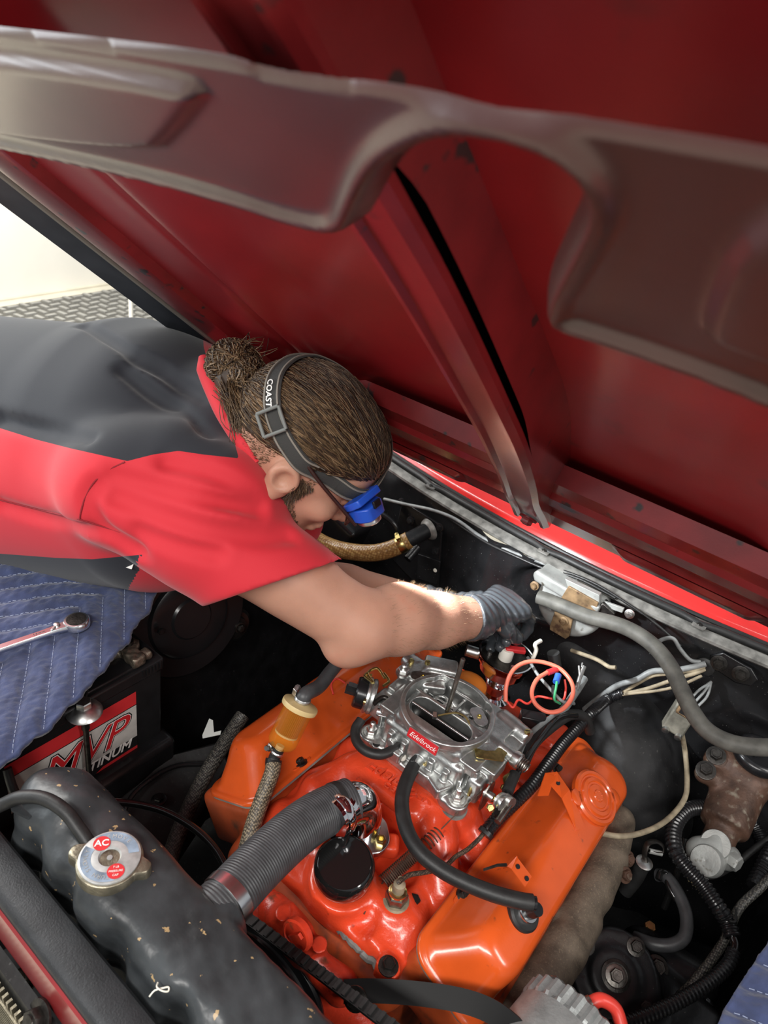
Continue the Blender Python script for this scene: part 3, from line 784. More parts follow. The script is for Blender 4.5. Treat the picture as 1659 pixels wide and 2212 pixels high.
# ------------------------------------------------------------------ intake manifold
im = thing('intake_manifold', 'bright red-orange cast intake manifold under the carburetor', 'manifold', (0, 0, .82))
I = SDF((-.155, -.292, .785), (.158, .275, .935), .0022)
I.box((0, -.005, .825), (.20, .515, .05), .010)
for s in (-1, 1):
    ax = [(math.cos(.35), 0, -s * math.sin(.35)), (0, 1, 0), (s * math.sin(.35), 0, math.cos(.35))]
    I.box((s * .108, -.005, .840), (.055, .50, .026), .006, ax, k=.012)
I.box((0, 0, .882), (.155, .175, .064), .022, k=.018)
I.box((.0, 0, .9085), (.165, .165, .012), .006, k=.006)
for s in (-1, 1):
    for y0, y1 in ((-.055, -.135), (-.03, -.045), (.035, .065), (.06, .165)):
        I.path([(s * .03, y0, .882), (s * .075, (y0 + y1) / 2, .880), (s * .118, y1, .848)], [.030, .027, .024], k=.014)
I.cap((-.06, -.10, .880), (-.035, -.16, .868), .030, .026, k=.02)
I.box((-.012, -.088, .893), (.105, .045, .026), .010, k=.012)
I.path([(-.11, -.20, .845), (0, -.215, .848), (.11, -.20, .842)], [.026, .030, .026], k=.02)          # water crossover
I.cyl((-.008, -.165, .84), (-.008, -.165, .880), .034, .004, k=.008)                                  # thermostat pad
I.box((.012, -.158, .868), (.075, .030, .024), .008, [(.8, .6, 0), (-.6, .8, 0), (0, 0, 1)], k=.006)
I.cyl((.018, -.226, .83), (.018, -.226, .872), .044, .006, k=.012)                                    # oil fill boss
I.cyl((.085, -.200, .83), (.085, -.200, .868), .022, .004, k=.012)                                    # sender boss
for x, y in ((.124, -.262), (.100, -.178), (.104, -.02), (.095, .218), (-.115, -.165)): I.cyl((x, y, .82), (x, y, .856 + .01 * (y > .2)), .0155, .003, k=.010)
I.box((.100, .215, .862), (.045, .060, .030), .008, k=.012)
I.path([(-.095, -.185, .85), (-.100, -.150, .868), (-.088, -.120, .875)], [.018, .02, .018], k=.012)
I.half((0, -.268, 0), (0, -1, 0))
I.half((.146, 0, .84), (1, 0, .1)); I.half((-.146, 0, .84), (-1, 0, .1))
I.cyl((0, -.036, .89), (0, -.036, .94), .028, sub=True); I.cyl((0, .036, .89), (0, .036, .94), .028, sub=True)
I.build('manifold_casting', 'intake_red', im)
gx = unit(PZ(905, 1722, .907) - PZ(815, 1670, .907)); gy = np.cross((0, 0, 1), gx)
lettering('cast_lettering', 'Edelbrock', PZ(862, 1690, .9115), gx, gy, .026, 'intake_red', im, .0035, shear=.25, bold=.0006)
lettering('cast_lettering', 'C3BX', PZ(858, 1712, .9100), gx, gy, .0135, 'intake_red', im, .003, shear=.0, bold=.0003, space=1.5)
for (x, y) in ((.124, -.262), (.100, -.178), (.104, -.02), (.095, .218)): bolt(im, (x, y, .857 + .01 * (y > .2)), (0, 0, 1), .0082, 'steel_dark')
bolt(im, PZ(1200, 1662, .868), (0, 0, 1), .008, 'steel_dark')
P = [PZ(x, y, .838) + (0, -.004, 0) for x, y in ((640, 1850), (690, 1920), (720, 1975), (760, 2025), (800, 2063), (825, 2082))]
P2, t_, L_ = resample(smooth_path(P, 8), .004); P2 = P2 + RNG.normal(0, .0009, P2.shape)
MB().sweep(P2, .0045 + .0012 * RNG.random(len(P2)), 8).build('sealant_bead', 'gasket_grey', im)
MB().hexa(PZ(664, 1740, .885), (-.1, -.2, 1), .011, .018).build('pipe_plug', 'intake_red', im, smooth=False)

# ------------------------------------------------------------------ thermostat water neck
wn = thing('water_neck', 'chrome elbow water outlet bolted to the intake', 'water outlet', (-.008, -.165, .88))
NK = [(-.008, -.165, .880), (-.010, -.165, .915), (-.016, -.172, .938), (-.020, -.195, .950), (-.020, -.225, .954)]
MB().tube(NK, [.028] * 33, 24, 8).build('elbow', 'chrome', wn)
MB().lathe([(.0295, 0), (.0305, .003), (.0305, .010), (.0295, .013)], (-.0195, -.205, .951), (-.02, -1, .12), 30).build('elbow_bead', 'chrome', wn)
fx = unit(PZ(803, 1812, .885) - np.array([-.008, -.165, .885])); fx[2] = 0; fx = unit(fx); fy = np.cross((0, 0, 1), fx)
fpts = round_poly([(-.062, -.011), (-.03, -.034), (.03, -.034), (.062, -.011), (.062, .011), (.03, .034), (-.03, .034), (-.062, .011)], .012, 5)
fpts = [(u * .62 if u < 0 else u * .72, v) for u, v in fpts]
MB().prism2(fpts, (-.008, -.165, .880), fx, fy, .010).build('flange', 'polished', wn, bevel=.0015)
pb = np.array([-.008, -.165, .890]) + fx * .034
MB().lathe([(.0075, 0), (.0075, .007), (.0062, .0085), (.004, .0085), (.004, .004), (0, .004)], pb, (0, 0, 1), 6).build('socket_bolt', 'gold_zinc', wn)

# ------------------------------------------------------------------ oil fill cap, sender, spring
oc = thing('oil_breather_cap', 'glossy black round cap standing on the front of the intake', 'oil cap', (.018, -.226, .872))
ax = unit((.05, -.18, 1))
MB().cyl((.018, -.226, .870), V3((.018, -.226, .870)) + ax * .03, .020).build('filler_neck', 'pump_red', oc)
MB().lathe([(.030, .016), (.037, .018), (.0385, .022), (.0385, .040), (.0365, .046), (.033, .0485), (.0325, .0475), (.0, .0485)], (.018, -.226, .872), ax, 48).build('cap_shell', 'gloss_black', oc)
sn = thing('temperature_sender', 'brass temperature sender with a braided wire screwed into the intake', 'sensor', (.085, -.200, .868))
ax = unit((-.05, 0.05, 1)); p = V3((.085, -.200, .868))
MB().lathe([(.017, -.002), (.018, .002), (.0165, .005)], p, ax, 24).build('sealing_ring', 'wire_tan', sn)
MB().hexa(p + ax * .004, ax, .0145, .014).build('hex_body', 'steel', sn, smooth=False)
MB().lathe([(.0118, .018), (.0118, .021), (.0095, .022)], p, ax, 20).build('collar', 'brass', sn)
MB().lathe([(.0080, .020), (.0078, .034), (.005, .037), (.004, .044)], p, ax, 16).build('terminal_boot', 'wire_tan', sn)
sp0 = PZ(828, 1905, .872); sp1 = PZ(952, 1795, .905); 
spg = thing('throttle_spring', 'rusty coil return spring hooked below the carburetor throttle', 'spring', sp0)
mid = sp0 + (sp1 - sp0) * .62
helix(sp0, mid, .0088, 22, .0009).build('coil_close', 'rust_brown', spg)
helix(mid, sp1, .0088, 7, .0009).build('coil_stretched', 'rust_brown', spg)
MB().tube([sp1, sp1 + (0, 0, .004), PZ(1000, 1745, .930), PZ(1040, 1712, .945)], .0008, 6, 4).build('hook_wire', 'rust_brown', spg)
MB().tube([sp0, PZ(805, 1935, .868), PZ(786, 1975, .862)], .0009, 6, 4).build('anchor_wire', 'rust_brown', spg)

# ------------------------------------------------------------------ exhaust manifold, driver side
ex = thing('exhaust_manifold', 'rusty cast iron exhaust manifold beside the orange valve cover', 'manifold', (.265, 0, .70))
E_ = SDF((.17, -.30, .60), (.34, .29, .86), .003)
E_.path([PZ(1336, 1775, .800), PZ(1312, 1850, .792), PZ(1278, 1925, .788), PZ(1225, 2010, .780)], [.026, .031, .031, .028], k=.004)
E_.path([PZ(1268, 1992, .778), PZ(1215, 2045, .778), PZ(1165, 2120, .770), PZ(1105, 2200, .760), PZ(1080, 2240, .75)], [.022, .034, .035, .037, .038], k=.005)
E_.path([PZ(1150, 1965, .79), PZ(1195, 1990, .778), PZ(1230, 2000, .772)], [.019, .021, .022], k=.008)
E_.build('manifold_casting', 'rust_iron', ex)
for p in (PZ(1356, 1855, .80), PZ(1350, 1890, .80), PZ(1332, 1745, .815)): bolt(ex, p, (.6, -.3, .7), .008, 'rust_brown')

# ------------------------------------------------------------------ water pump, pulley, belt, front brackets
wp = thing('water_pump', 'red cast water pump at the front of the engine', 'pump', (0, -.28, .70))
W_ = SDF((-.14, -.345, .66), (.15, -.24, .90), .0025)
W_.cyl((0.005, -.335, .775), (0.005, -.27, .775), .036, .006)
W_.path([(-.115, -.275, .76), (-.05, -.29, .79), (.005, -.295, .785), (.06, -.288, .77), (.115, -.272, .73)], [.03, .034, .04, .034, .028], k=.02)
W_.box(PY(628, 2020, -.315), (.075, .03, .05), .008, [(.82, 0, -.57), (0, 1, 0), (.57, 0, .82)], k=.008)
W_.cap(PY(590, 1960, -.31), PY(640, 2020, -.315), .018, .02, k=.012)
W_.cap(PY(690, 2090, -.31), PY(735, 2130, -.30), .018, .022, k=.012)
for q in ((598, 1985), (612, 1972), (665, 2050), (690, 2040)): W_.cyl(PY(*q, -.325), PY(*q, -.29), .009, .002, k=.006)
W_.build('pump_casting', 'pump_red', wp)
p = PY(640, 2022, -.331); mb = MB().lathe([(.020, -.006), (.020, .001), (.017, .002), (.0165, -.001), (.004, -.001)], p, (0, -1, .25), 28); mb.build('cast_ring', 'pump_red', wp)
MB().box(p + V3((0, -.001, .0)), (.007, .004, .024), [(.82, 0, -.57), (0, 1, 0), (.57, 0, .82)]).build('cast_mark', 'pump_red', wp)
pl_ = thing('fan_pulley', 'black double-groove fan pulley behind the radiator', 'pulley', (.008, -.34, .765))
MB().lathe([(.0, .004), (.035, .004), (.042, .0), (.075, .0), (.080, .003), (.0815, .006), (.081, .010), (.072, .014), (.072, .018), (.089, .024), (.0895, .027), (.078, .032), (.078, .036), (.092, .043), (.092, .046), (.0, .046)][::-1], (.008, -.318, .765), (0, -1, 0), 64) .build('pulley_disc', 'plastic_black', pl_, angle=30)
for k in range(4): bolt(pl_, (.008 + .024 * math.cos(k * 1.57 + .5), -.366, .765 + .024 * math.sin(k * 1.57 + .5)), (0, -1, 0), .006, 'steel_dark')
bt = thing('fan_belt', 'black cogged fan belt running down to the alternator', 'belt', (.05, -.345, .85))
ba = PY(500, 1958, -.345); bb_ = PY(535, 1988, -.345); bc = PY(829, 2210, -.345); bd = PY(900, 2262, -.345)
nrm = unit(np.cross(bc - bb_, (0, 1, 0)))
MB().loft([[p + nrm * a + V3((0, 1, 0)) * b for a, b in ((.005, -.0065), (.005, .0065), (-.004, .004), (-.004, -.004))] for p in (ba, bb_, bc, bd)]).build('belt_strand', 'rubber', bt, smooth=False)
mb = MB(); L = np.linalg.norm(bd - bb_); u = (bd - bb_) / L
for k in range(int(L / .006)):
    if k % 2 == 0: mb.box(bb_ + u * k * .006 + nrm * .0058, (.0042, .012, .0026), [u, (0, 1, 0), nrm])
mb.build('belt_cog', 'rubber', bt, smooth=False)['kind'] = 'stuff'
ab = thing('alternator_bracket', 'black curved flat bracket in front of the valve cover', 'bracket', PZ(760, 2150, .86))
BP = [PZ(742, 2142, .845), PZ(800, 2140, .85), PZ(900, 2146, .862), PZ(1000, 2162, .878), PZ(1070, 2190, .89), PZ(1130, 2240, .90)]
ribbon(smooth_path(BP, 8), .024, np.cross(BP[4] - BP[0], CAM - BP[2]), .004).build('strap', 'strap_black', ab, angle=30)
bolt(ab, PZ(768, 2158, .862), (.1, -.6, .6), .009, 'steel_dark')

# alternator: ribbed grey end frame
at = thing('alternator', 'ribbed grey aluminum alternator at the lower edge', 'alternator', PZ(1235, 2200, .80))
ac = PZ(1228, 2262, .86); aa = unit((.15, 1, .12))
A_ = MB(); prof = []; K = 26
x_, y_, a_ = frame(aa)
for h, rr, rib in ((-.05, .068, 0), (.0, .068, .0), (.004, .070, .004), (.022, .070, .004), (.026, .064, .004), (.030, .050, .002), (.032, .022, 0)):
    prof.append([ac + a_ * h + (x_ * math.cos(2 * math.pi * k / (K * 4)) + y_ * math.sin(2 * math.pi * k / (K * 4))) * (rr - rib * (k % 4 < 2)) for k in range(K * 4)])
A_.loft(prof).build('end_frame', 'alt_alu', at, angle=25)
MB().lathe([(.016, .030), (.016, .040), (.012, .042), (.0, .042)], ac, aa, 24).build('bearing_cup', 'alt_alu', at)
for k in range(4):
    d = x_ * math.cos(k * 1.57 + .6) + y_ * math.sin(k * 1.57 + .6); bolt(at, ac + d * .056 + a_ * .027, aa, .005, 'steel')
MB().tube([PZ(1275, 2168, .90), PZ(1300, 2160, .905), PZ(1330, 2180, .90), PZ(1345, 2225, .89)], .0075, 14).build('red_lead', 'wire_red', at)
MB().cyl(PZ(1256, 2178, .895), PZ(1278, 2166, .90), .0085).build('lead_terminal', 'steel', at)
# ------------------------------------------------------------------ four-barrel carburetor
cb = thing('carburetor', 'silver four-barrel carburetor with a round open air horn on the red intake', 'carburetor', (0, 0, .917))
K = SDF((-.125, -.112, .912), (.122, .120, 1.006), .0011)
# throttle base and feet
K.box((0, .005, .922), (.135, .145, .014), .004)
for x, y in ((.070, -.060), (-.078, -.055), (.075, .075), (-.078, .075)): K.cyl((x, y, .915), (x, y, .931), .0165, .003, k=.008)
K.box((.052, -.045, .924), (.05, .04, .014), .004, [(.7, -.7, 0), (.7, .7, 0), (0, 0, 1)], k=.006)
K.box((-.058, -.042, .924), (.05, .04, .014), .004, [(.7, .7, 0), (-.7, .7, 0), (0, 0, 1)], k=.006)
# main body: float bowls left and right, stepped walls
K.box((0, .005, .948), (.128, .120, .050), .008, k=.004)
K.box((0, .012, .968), (.150, .112, .014), .003, k=.003)
K.box((-.052, .02, .945), (.045, .105, .050), .006, k=.004)
K.box((.054, .02, .945), (.045, .105, .050), .006, k=.004)
K.box((0, .015, .9765), (.158, .122, .0075), .002)               # air horn gasket flange
for s in (-1, 1):
    for y in (-.035, .01, .055): K.box((s * .077, y, .945), (.006, .010, .05), .002, k=.002)
for x in (-.045, -.022, .022, .045): K.box((x, -.057, .942), (.009, .012, .040), .003, k=.003)
K.box((.040, -.062, .936), (.034, .026, .018), .004, [(.92, -.38, 0), (.38, .92, 0), (0, 0, 1)], k=.004)
# air horn ring
K.cyl((0, 0, .978), (0, 0, .990), .061, .002, k=.004)
K.cyl((0, 0, .988), (0, 0, 1.000), .0655, .0022, k=.003)
K.cyl((0, 0, .9785), (0, 0, 1.01), .0585, .001, sub=True)
# inside: bore block with primary and secondary openings
K.box((0, -.020, .976), (.108, .062, .030), .010, k=.003)
K.box((0, .030, .972), (.104, .050, .026), .008, k=.003)
K.box((0, -.0155, .995), (.094, .036, .075), .0165, sub=True)
K.box((0, .0300, .995), (.092, .040, .075), .012, sub=True)
K.box((0, .0060, .978), (.112, .0045, .028), .001, k=.002)
K.box((0, .030, .972), (.004, .05, .014), .001, k=.002)
# clusters
for s in (-1, 1): K.torus((s * .0255, .030, .972), (0, 0, 1), .0095, .0030); K.torus((s * .0255, .030, .962), (0, 0, 1), .017, .003)
K.box((0, .030, .972), (.092, .004, .004), .001, k=.002)
# cover-plate corners on the rim
K.box((-.046, .036, .984), (.034, .022, .014), .004, [(.8, .6, 0), (-.6, .8, 0), (0, 0, 1)], k=.003)
K.box((.046, .010, .984), (.034, .022, .014), .004, [(.8, -.6, 0), (.6, .8, 0), (0, 0, 1)], k=.003)
# fuel inlet on the passenger rear
K.box((-.086, .045, .972), (.030, .045, .030), .005, k=.004)
K.cyl((-.088, .056, .975), (-.112, .062, .975), .0125, .002, k=.003)
K.box((-.062, .080, .978), (.05, .030, .020), .005, [(.85, .5, 0), (-.5, .85, 0), (0, 0, 1)], k=.005)
K.box((-.082, .006, .966), (.026, .030, .024), .004, k=.004)
# choke pod support
K.box((-.088, -.018, .950), (.030, .036, .034), .006, k=.006)
# driver side barrels and boss
K.cyl((.050, .070, .972), (.100, .062, .972), .0125, .003, k=.004)
K.cyl((.052, .022, .972), (.104, .018, .972), .0090, .002, k=.004)
K.box((.082, .042, .962), (.035, .032, .018), .003, k=.003)
K.box((.082, -.006, .958), (.030, .036, .022), .003, k=.003)
K.box((.080, -.030, .940), (.020, .030, .040), .005, k=.004)
# front boss for the vacuum ports
K.cyl((.004, -.050, .944), (.004, -.072, .944), .0085, .001, k=.003)
K.cyl((-.040, -.050, .944), (-.040, -.066, .948), .006, .001, k=.003)
for x in (-.026, .020): K.box((x, -.066, .938), (.016, .014, .018), .003, k=.003)
K.build('body_casting', 'cast_alu', cb, smooth_it=1)
# throttle bores and choke plate
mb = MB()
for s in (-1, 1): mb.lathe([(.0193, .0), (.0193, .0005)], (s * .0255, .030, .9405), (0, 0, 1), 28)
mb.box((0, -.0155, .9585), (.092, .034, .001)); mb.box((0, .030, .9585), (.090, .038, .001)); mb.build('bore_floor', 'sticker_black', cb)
cp = unit((0, .35, .94))
MB().prism2(rrect(.090, .026, .008), V3((0, -.0155, .976)), (1, 0, 0), (0, .30, -.95), .0012).build('choke_plate', 'alu_dark', cb)
MB().cyl((-.046, -.0155, .987), (.046, -.0155, .987), .0016, 10).build('choke_shaft', 'polished', cb)
# air cleaner stud standing in the middle
MB().lathe([(.0032, 0), (.0032, .098), (.0026, .100), (0, .100)], (0, 0, .992), (0.02, 0, 1), 14).build('wing_stud', 'steel', cb)
mb = MB().tube([(-.006, -.012, .989), (.004, -.004, .995), (.012, .004, .997), (.024, .006, .998), (.034, .004, .994)], .0013, 8); mb.build('choke_link', 'gold_zinc', cb)
MB().box((-.009, -.016, .990), (.005, .010, .004), [(.8, .6, 0), (-.6, .8, 0), (0, 0, 1)]).build('plate_clip', 'zinc', cb)
# rod covers with screws
for (px_, py_, an) in ((915, 1470, .6), (1030, 1552, -.6)):
    p = PZ(px_, py_, .9925); x = np.array([math.cos(an), math.sin(an), 0]); y = np.cross((0, 0, 1), x)
    o = MB().prism2(round_poly([(-.017, -.006), (-.010, -.010), (.012, -.009), (.018, 0), (.012, .009), (-.010, .010), (-.017, .006)], .006, 4), p, x, y, .0014).build('rod_cover', 'zinc' if an < 0 else 'steel', cb)
    MB().lathe([(.0035, 0), (.003, .0018), (.0015, .0018), (.0015, .0008), (0, .0008)], p + (0, 0, .0014), (0, 0, 1), 12).build('screw', 'gold_zinc', o)
# badge on the front: red plate with white script
bl, brr = np.array([-.031, -.0665, .9835]), np.array([.022, -.0665, .9835]); bu = np.array([0, .22, .975]); bx = np.array([1., 0, 0])
bc_ = np.array([-.004, -.0672, .9795]); bc_ = PY(916, 1600, -.067)
bd_ = MB().prism2(round_poly([(-.023, -.007), (.023, -.007), (.023, .007), (-.023, .007)], .001, 3), bc_, bx, bu, .0018).build('badge', 'label_red', cb)
MB().prism2(round_poly([(-.0239, -.0079), (.0239, -.0079), (.0239, .0079), (-.0239, .0079)], .001, 3), bc_ - np.cross(bx, bu) * .0005, bx, bu, .0014).build('badge_rim', 'zinc', bd_)
lettering('badge_script', 'Edelbrock', bc_ + np.cross(bx, bu) * .0018, bx, bu, .0100, 'sticker_white', bd_, .0004, shear=.4)
# electric choke: black cap, clamp ring, brass terminals
ca = unit(PZ(765, 1510, .955) - PZ(822, 1497, .955)); cc = V3((-.104, -.022, .957))
ca = unit(np.array([-.86, -.50, .12]))
ch = MB().lathe([(.0225, 0), (.0255, .002), (.0255, .006), (.0235, .008), (.0235, .011)], cc, ca, 40).build('choke_housing', 'cast_alu', cb)
MB().lathe([(.0242, .0), (.0262, .001), (.0262, .0045), (.0242, .0055)], cc + ca * .008, ca, 40).build('clamp_ring', 'zinc', ch)
MB().lathe([(.0225, .012), (.0225, .026), (.0205, .0285), (0, .0285)], cc, ca, 40).build('choke_cap', 'plastic_black', ch)
x_, y_, a_ = frame(ca)
MB().box(cc + ca * .034 - x_ * .0, (.006, .014, .018), [y_, x_, ca]).build('choke_connector', 'rubber', ch)
MB().prism2(rrect(.022, .007, .001), cc + ca * .030 + y_ * .01, ca, y_, .0012).build('choke_blade', 'rubber_grey', ch)
for k in range(3):
    d = x_ * math.cos(k * 2.09 + .4) + y_ * math.sin(k * 2.09 + .4)
    MB().lathe([(.0045, 0), (.004, .003), (0, .003)], cc + d * .0265 + ca * .012, ca, 12).build('clamp_screw', 'gold_zinc', ch)
MB().tube([cc + ca * .025 - y_ * .022, cc + ca * .022 - y_ * .030 - x_ * .01, cc - ca * .0 - y_ * .034, cc - ca * .022 - y_ * .030, cc - ca * .034 - y_ * .012, cc - ca * .035 + y_ * .012], .0012, 8).build('choke_wire', 'wire_black', ch)
# choke linkage, gold plated
mb = MB()
for pts in ([(815, 1482), (803, 1462), (822, 1452), (838, 1472)], [(805, 1460), (797, 1468), (812, 1480)], [(836, 1462), (846, 1478), (835, 1488)]):
    mb.tube([PZ(x, y, .985) for x, y in pts], .0021, 8)
mb.build('choke_linkage', 'gold_zinc', cb)
MB().cyl(PZ(822, 1540, .955), PZ(842, 1545, .955), .0065, 20).build('piston_housing', 'polished', cb)
MB().tube([PZ(815, 1525, .968), PZ(835, 1512, .972), PZ(850, 1520, .972)], .0035, 10).build('choke_lever', 'steel_dark', cb)
# fuel inlet banjo: nut on top
p = PZ(874, 1463, .984)
o = MB().lathe([(.0105, 0), (.0105, .004), (.009, .005)], p, (0, 0, 1), 24).build('inlet_fitting', 'zinc', cb)
MB().hexa(p + (0, 0, .004), (0, 0, 1), .0085, .007).build('inlet_nut', 'zinc', o, smooth=False)
MB().lathe([(.0048, .010), (.0048, .016), (.003, .018), (0, .018)], p, (0, 0, 1), 16).build('inlet_tip', 'zinc', o)
for q, z in (((846, 1535), .972), ((925, 1440), .990), ((892, 1437), .990), ((1042, 1622), .972), ((1088, 1627), .970), ((1128, 1582), .984), ((960, 1612), .972), ((1010, 1632), .968)):
    p = PZ(*q, z); o = MB().lathe([(.0042, -.006), (.0042, .001), (.0036, .0026), (0, .0028)], p, (0, 0, 1), 14).build('cover_screw', 'gold_zinc', cb)
    MB().box(p + (0, 0, .0028), (.007, .001, .0008), [(.8, .6, 0), (-.6, .8, 0), (0, 0, 1)]).build('screw_slot', 'steel_dark', o)
# mixture screws on the front: brass heads over white caps
for q in ((872, 1612), (922, 1655)):
    p = PZ(*q, .942); a = unit((.12, -.85, .42))
    o = MB().lathe([(.0062, -.014), (.0062, .0015), (.0058, .003), (0, .0032)], p, a, 24).build('idle_screw', 'brass', cb)
    x_, y_, a_ = frame(a); MB().box(p + a * .0030, (.011, .0014, .001), [x_, y_, a_]).build('screw_slot', 'steel_dark', o)
    MB().ell if False else None
    MB().lathe([(.0058, -.004), (.0055, .002), (.0035, .0042), (0, .005)], PZ(q[0] + 2, q[1] + 22, .934), unit((.1, -.7, .6)), 18).build('screw_plug', 'ceramic_white', cb)
# mounting nuts on studs
for x, y in ((.070, -.060), (-.078, -.055), (.075, .075), (-.078, .075)): nut_stud(cb, (x, y, .931), (0, 0, 1), .0078, .014)
for x, y in ((.054, -.067), (-.060, -.066)): MB().lathe([(.0052, 0), (.0052, .0012)], (x, y, .9305), (0, 0, 1), 16).build('slot_hole', 'sticker_black', cb)
for x, y in ((.070, -.060), (-.078, -.055)): MB().lathe([(.018, 0), (.018, .004)], (x, y, .911), (0, 0, 1), 24).build('base_gasket', 'gasket_grey', cb)
MB().box((0, .005, .9125), (.14, .15, .004)).build('base_gasket', 'gasket_grey', cb)
# rubber cap on the blanked port
p0 = PZ(948, 1685, .928); p1 = PZ(936, 1698, .926)
MB().lathe([(.0052, 0), (.0055, .012), (.005, .015), (.003, .0165), (0, .0168)], p0 + (p0 - p1) * .3, p1 - p0, 18).build('port_cap', 'rubber', cb)
# accelerator pump lever and secondary linkage on the driver side
mb = MB().prism2(round_poly([(-.020, -.006), (.016, -.009), (.020, 0), (.014, .008), (-.006, .006), (-.020, .010)], .003, 3), PZ(1052, 1630, .982), unit((.75, .65, 0)), unit((-.65, .75, 0)), .0016)
mb.build('pump_lever', 'gold_zinc', cb, smooth=False)
MB().prism2(rrect(.028, .020, .002), PZ(1068, 1615, .977), (1, 0.05, 0), (-.05, 1, 0), .0014).build('stamped_plate', 'gold_zinc', cb)
MB().box(PZ(1022, 1645, .962), (.020, .012, .018), [(.75, .65, 0), (-.65, .75, 0), (0, 0, 1)]).build('pump_bracket', 'zinc', cb, bevel=.001)
MB().tube([PZ(1027, 1650, .972), PZ(1020, 1680, .955), PZ(1012, 1700, .944), PZ(1008, 1712, .936)], .0022, 8).build('pump_rod', 'gold_zinc', cb)
MB().tube([PZ(1000, 1662, .955), PZ(990, 1692, .945), PZ(978, 1716, .936)], .0013, 8).build('thin_rod', 'polished', cb)
p = PZ(1097, 1615, .974)
o = MB().lathe([(.010, -.004), (.0115, .0), (.0115, .006), (.009, .008), (.005, .008)], (.104, .018, .972), (1, -.08, 0), 24).build('spring_cup', 'zinc', cb)
helix((.113, .017, .972), (.122, .016, .972), .008, 3, .0011).build('cup_spring', 'steel', o)
tl = MB().prism2(round_poly([(-.014, -.020), (.004, -.026), (.018, -.012), (.016, .014), (.002, .024), (-.014, .012)], .006, 4), V3((.096, -.030, .936)), (0, 1, 0), (0, 0, 1), .002).build('throttle_lever', 'steel', cb)
MB().lathe([(.006, 0), (.006, .014), (.004, .016), (0, .016)], (.092, -.028, .936), (1, 0, 0), 18).build('throttle_shaft', 'zinc', tl)
for q in ((1078, 1695), (1062, 1718), (1050, 1735), (1068, 1732)): bolt(tl, PZ(*q, .945), (.6, -.5, .6), .0048, 'gold_zinc', False)
MB().prism2(round_poly([(-.010, -.010), (.012, -.006), (.010, .012), (-.010, .008)], .004, 3), PZ(1092, 1680, .948), unit((.5, .8, .2)), unit((-.5, .1, .85)), .002).build('kickdown_plate', 'gold_zinc', cb)
mb = MB().lathe([(.012, 0), (.012, .003), (.009, .004), (.009, .007), (.012, .008), (.012, .011)], PZ(1072, 1722, .948), unit((.9, -.3, .3)), 28); mb.build('cable_wheel', 'zinc', tl)
MB().cyl(PZ(1098, 1720, .950), PZ(1066, 1765, .945), .0042, 14).build('cable_stop', 'steel', tl)
MB().lathe([(.007, -.006), (.007, .006)], PZ(1090, 1722, .952), unit((.9, -.3, .3)), 16).build('cable_clamp', 'zinc', tl)
for q in ((912, 1530), (1000, 1585)): pass

cb.scale = (1.06, 1.06, 1.04)
# ------------------------------------------------------------------ radiator
rd = thing('radiator', 'black painted radiator with a dented top tank', 'radiator', (.05, -.45, .5))
R_ = SDF((-.335, -.525, .90), (.36, -.375, 1.03), .0030)
R_.box((.03, -.446, .955), (.62, .094, .085), .026)
R_.box((.03, -.448, .925), (.60, .10, .05), .012, k=.02)
R_.cap((-.27, -.448, .975), (-.22, -.446, .985), .030, .034, k=.02)
R_.ell((-.135, -.455, .975), (.075, .045, .028), k=.025)
R_.cyl((-.025, -.43, .955), (-.020, -.385, .960), .031, .004, k=.012)
for q in ((70, 1832), (142, 1930), (250, 2048), (385, 2190)):
    p = PZ(*q, .965); R_.cap(p + (.004, -.014, .03), p + (.0, -.012, -.05), .016, .02, k=.014, sub=True)
R_.disp(lambda X, Y, Z: (.0011 * np.sin(X * 95 + 2 * np.sin(Y * 60)) * np.sin(Y * 70 + 1.3 + X * 30) + .0007 * np.sin(X * 210 + Y * 150) * np.sin(Y * 190 - X * 60)) * np.clip((X + .10) * 8, 0.12, 1))
R_.build('top_tank', 'tank_black', rd)
MB().box((.03, -.448, .66), (.60, .045, .50)).build('core', 'dusty_black', rd)
for q in ((52, 1742), (122, 1697)):
    p = PZ(*q, 1.0); MB().prism2(rrect(.030, .014, .004), p - (0, 0, .008), unit((.95, .25, .1)), unit((-.25, .95, 0)), .004).build('tank_strap', 'tank_black', rd)
MB().lathe([(.027, 0), (.027, .02), (.031, .021), (.031, .026)], PZ(237, 1852, 1.016) * (1, 1, 0) + (0, 0, .978), (0, 0, 1), 32).build('filler_neck', 'cap_metal', rd)
ov = [PZ(-40, 1760, .99), PZ(5, 1738, .995), PZ(45, 1722, 1.01), PZ(95, 1725, 1.02), PZ(140, 1752, 1.02), PZ(170, 1790, 1.012), PZ(192, 1822, 1.005)]
oh = tag(MB().tube(ov, .0075, 16).build('overflow_hose', 'rubber'), 'thin black overflow hose curling over the radiator tank end', 'hose')
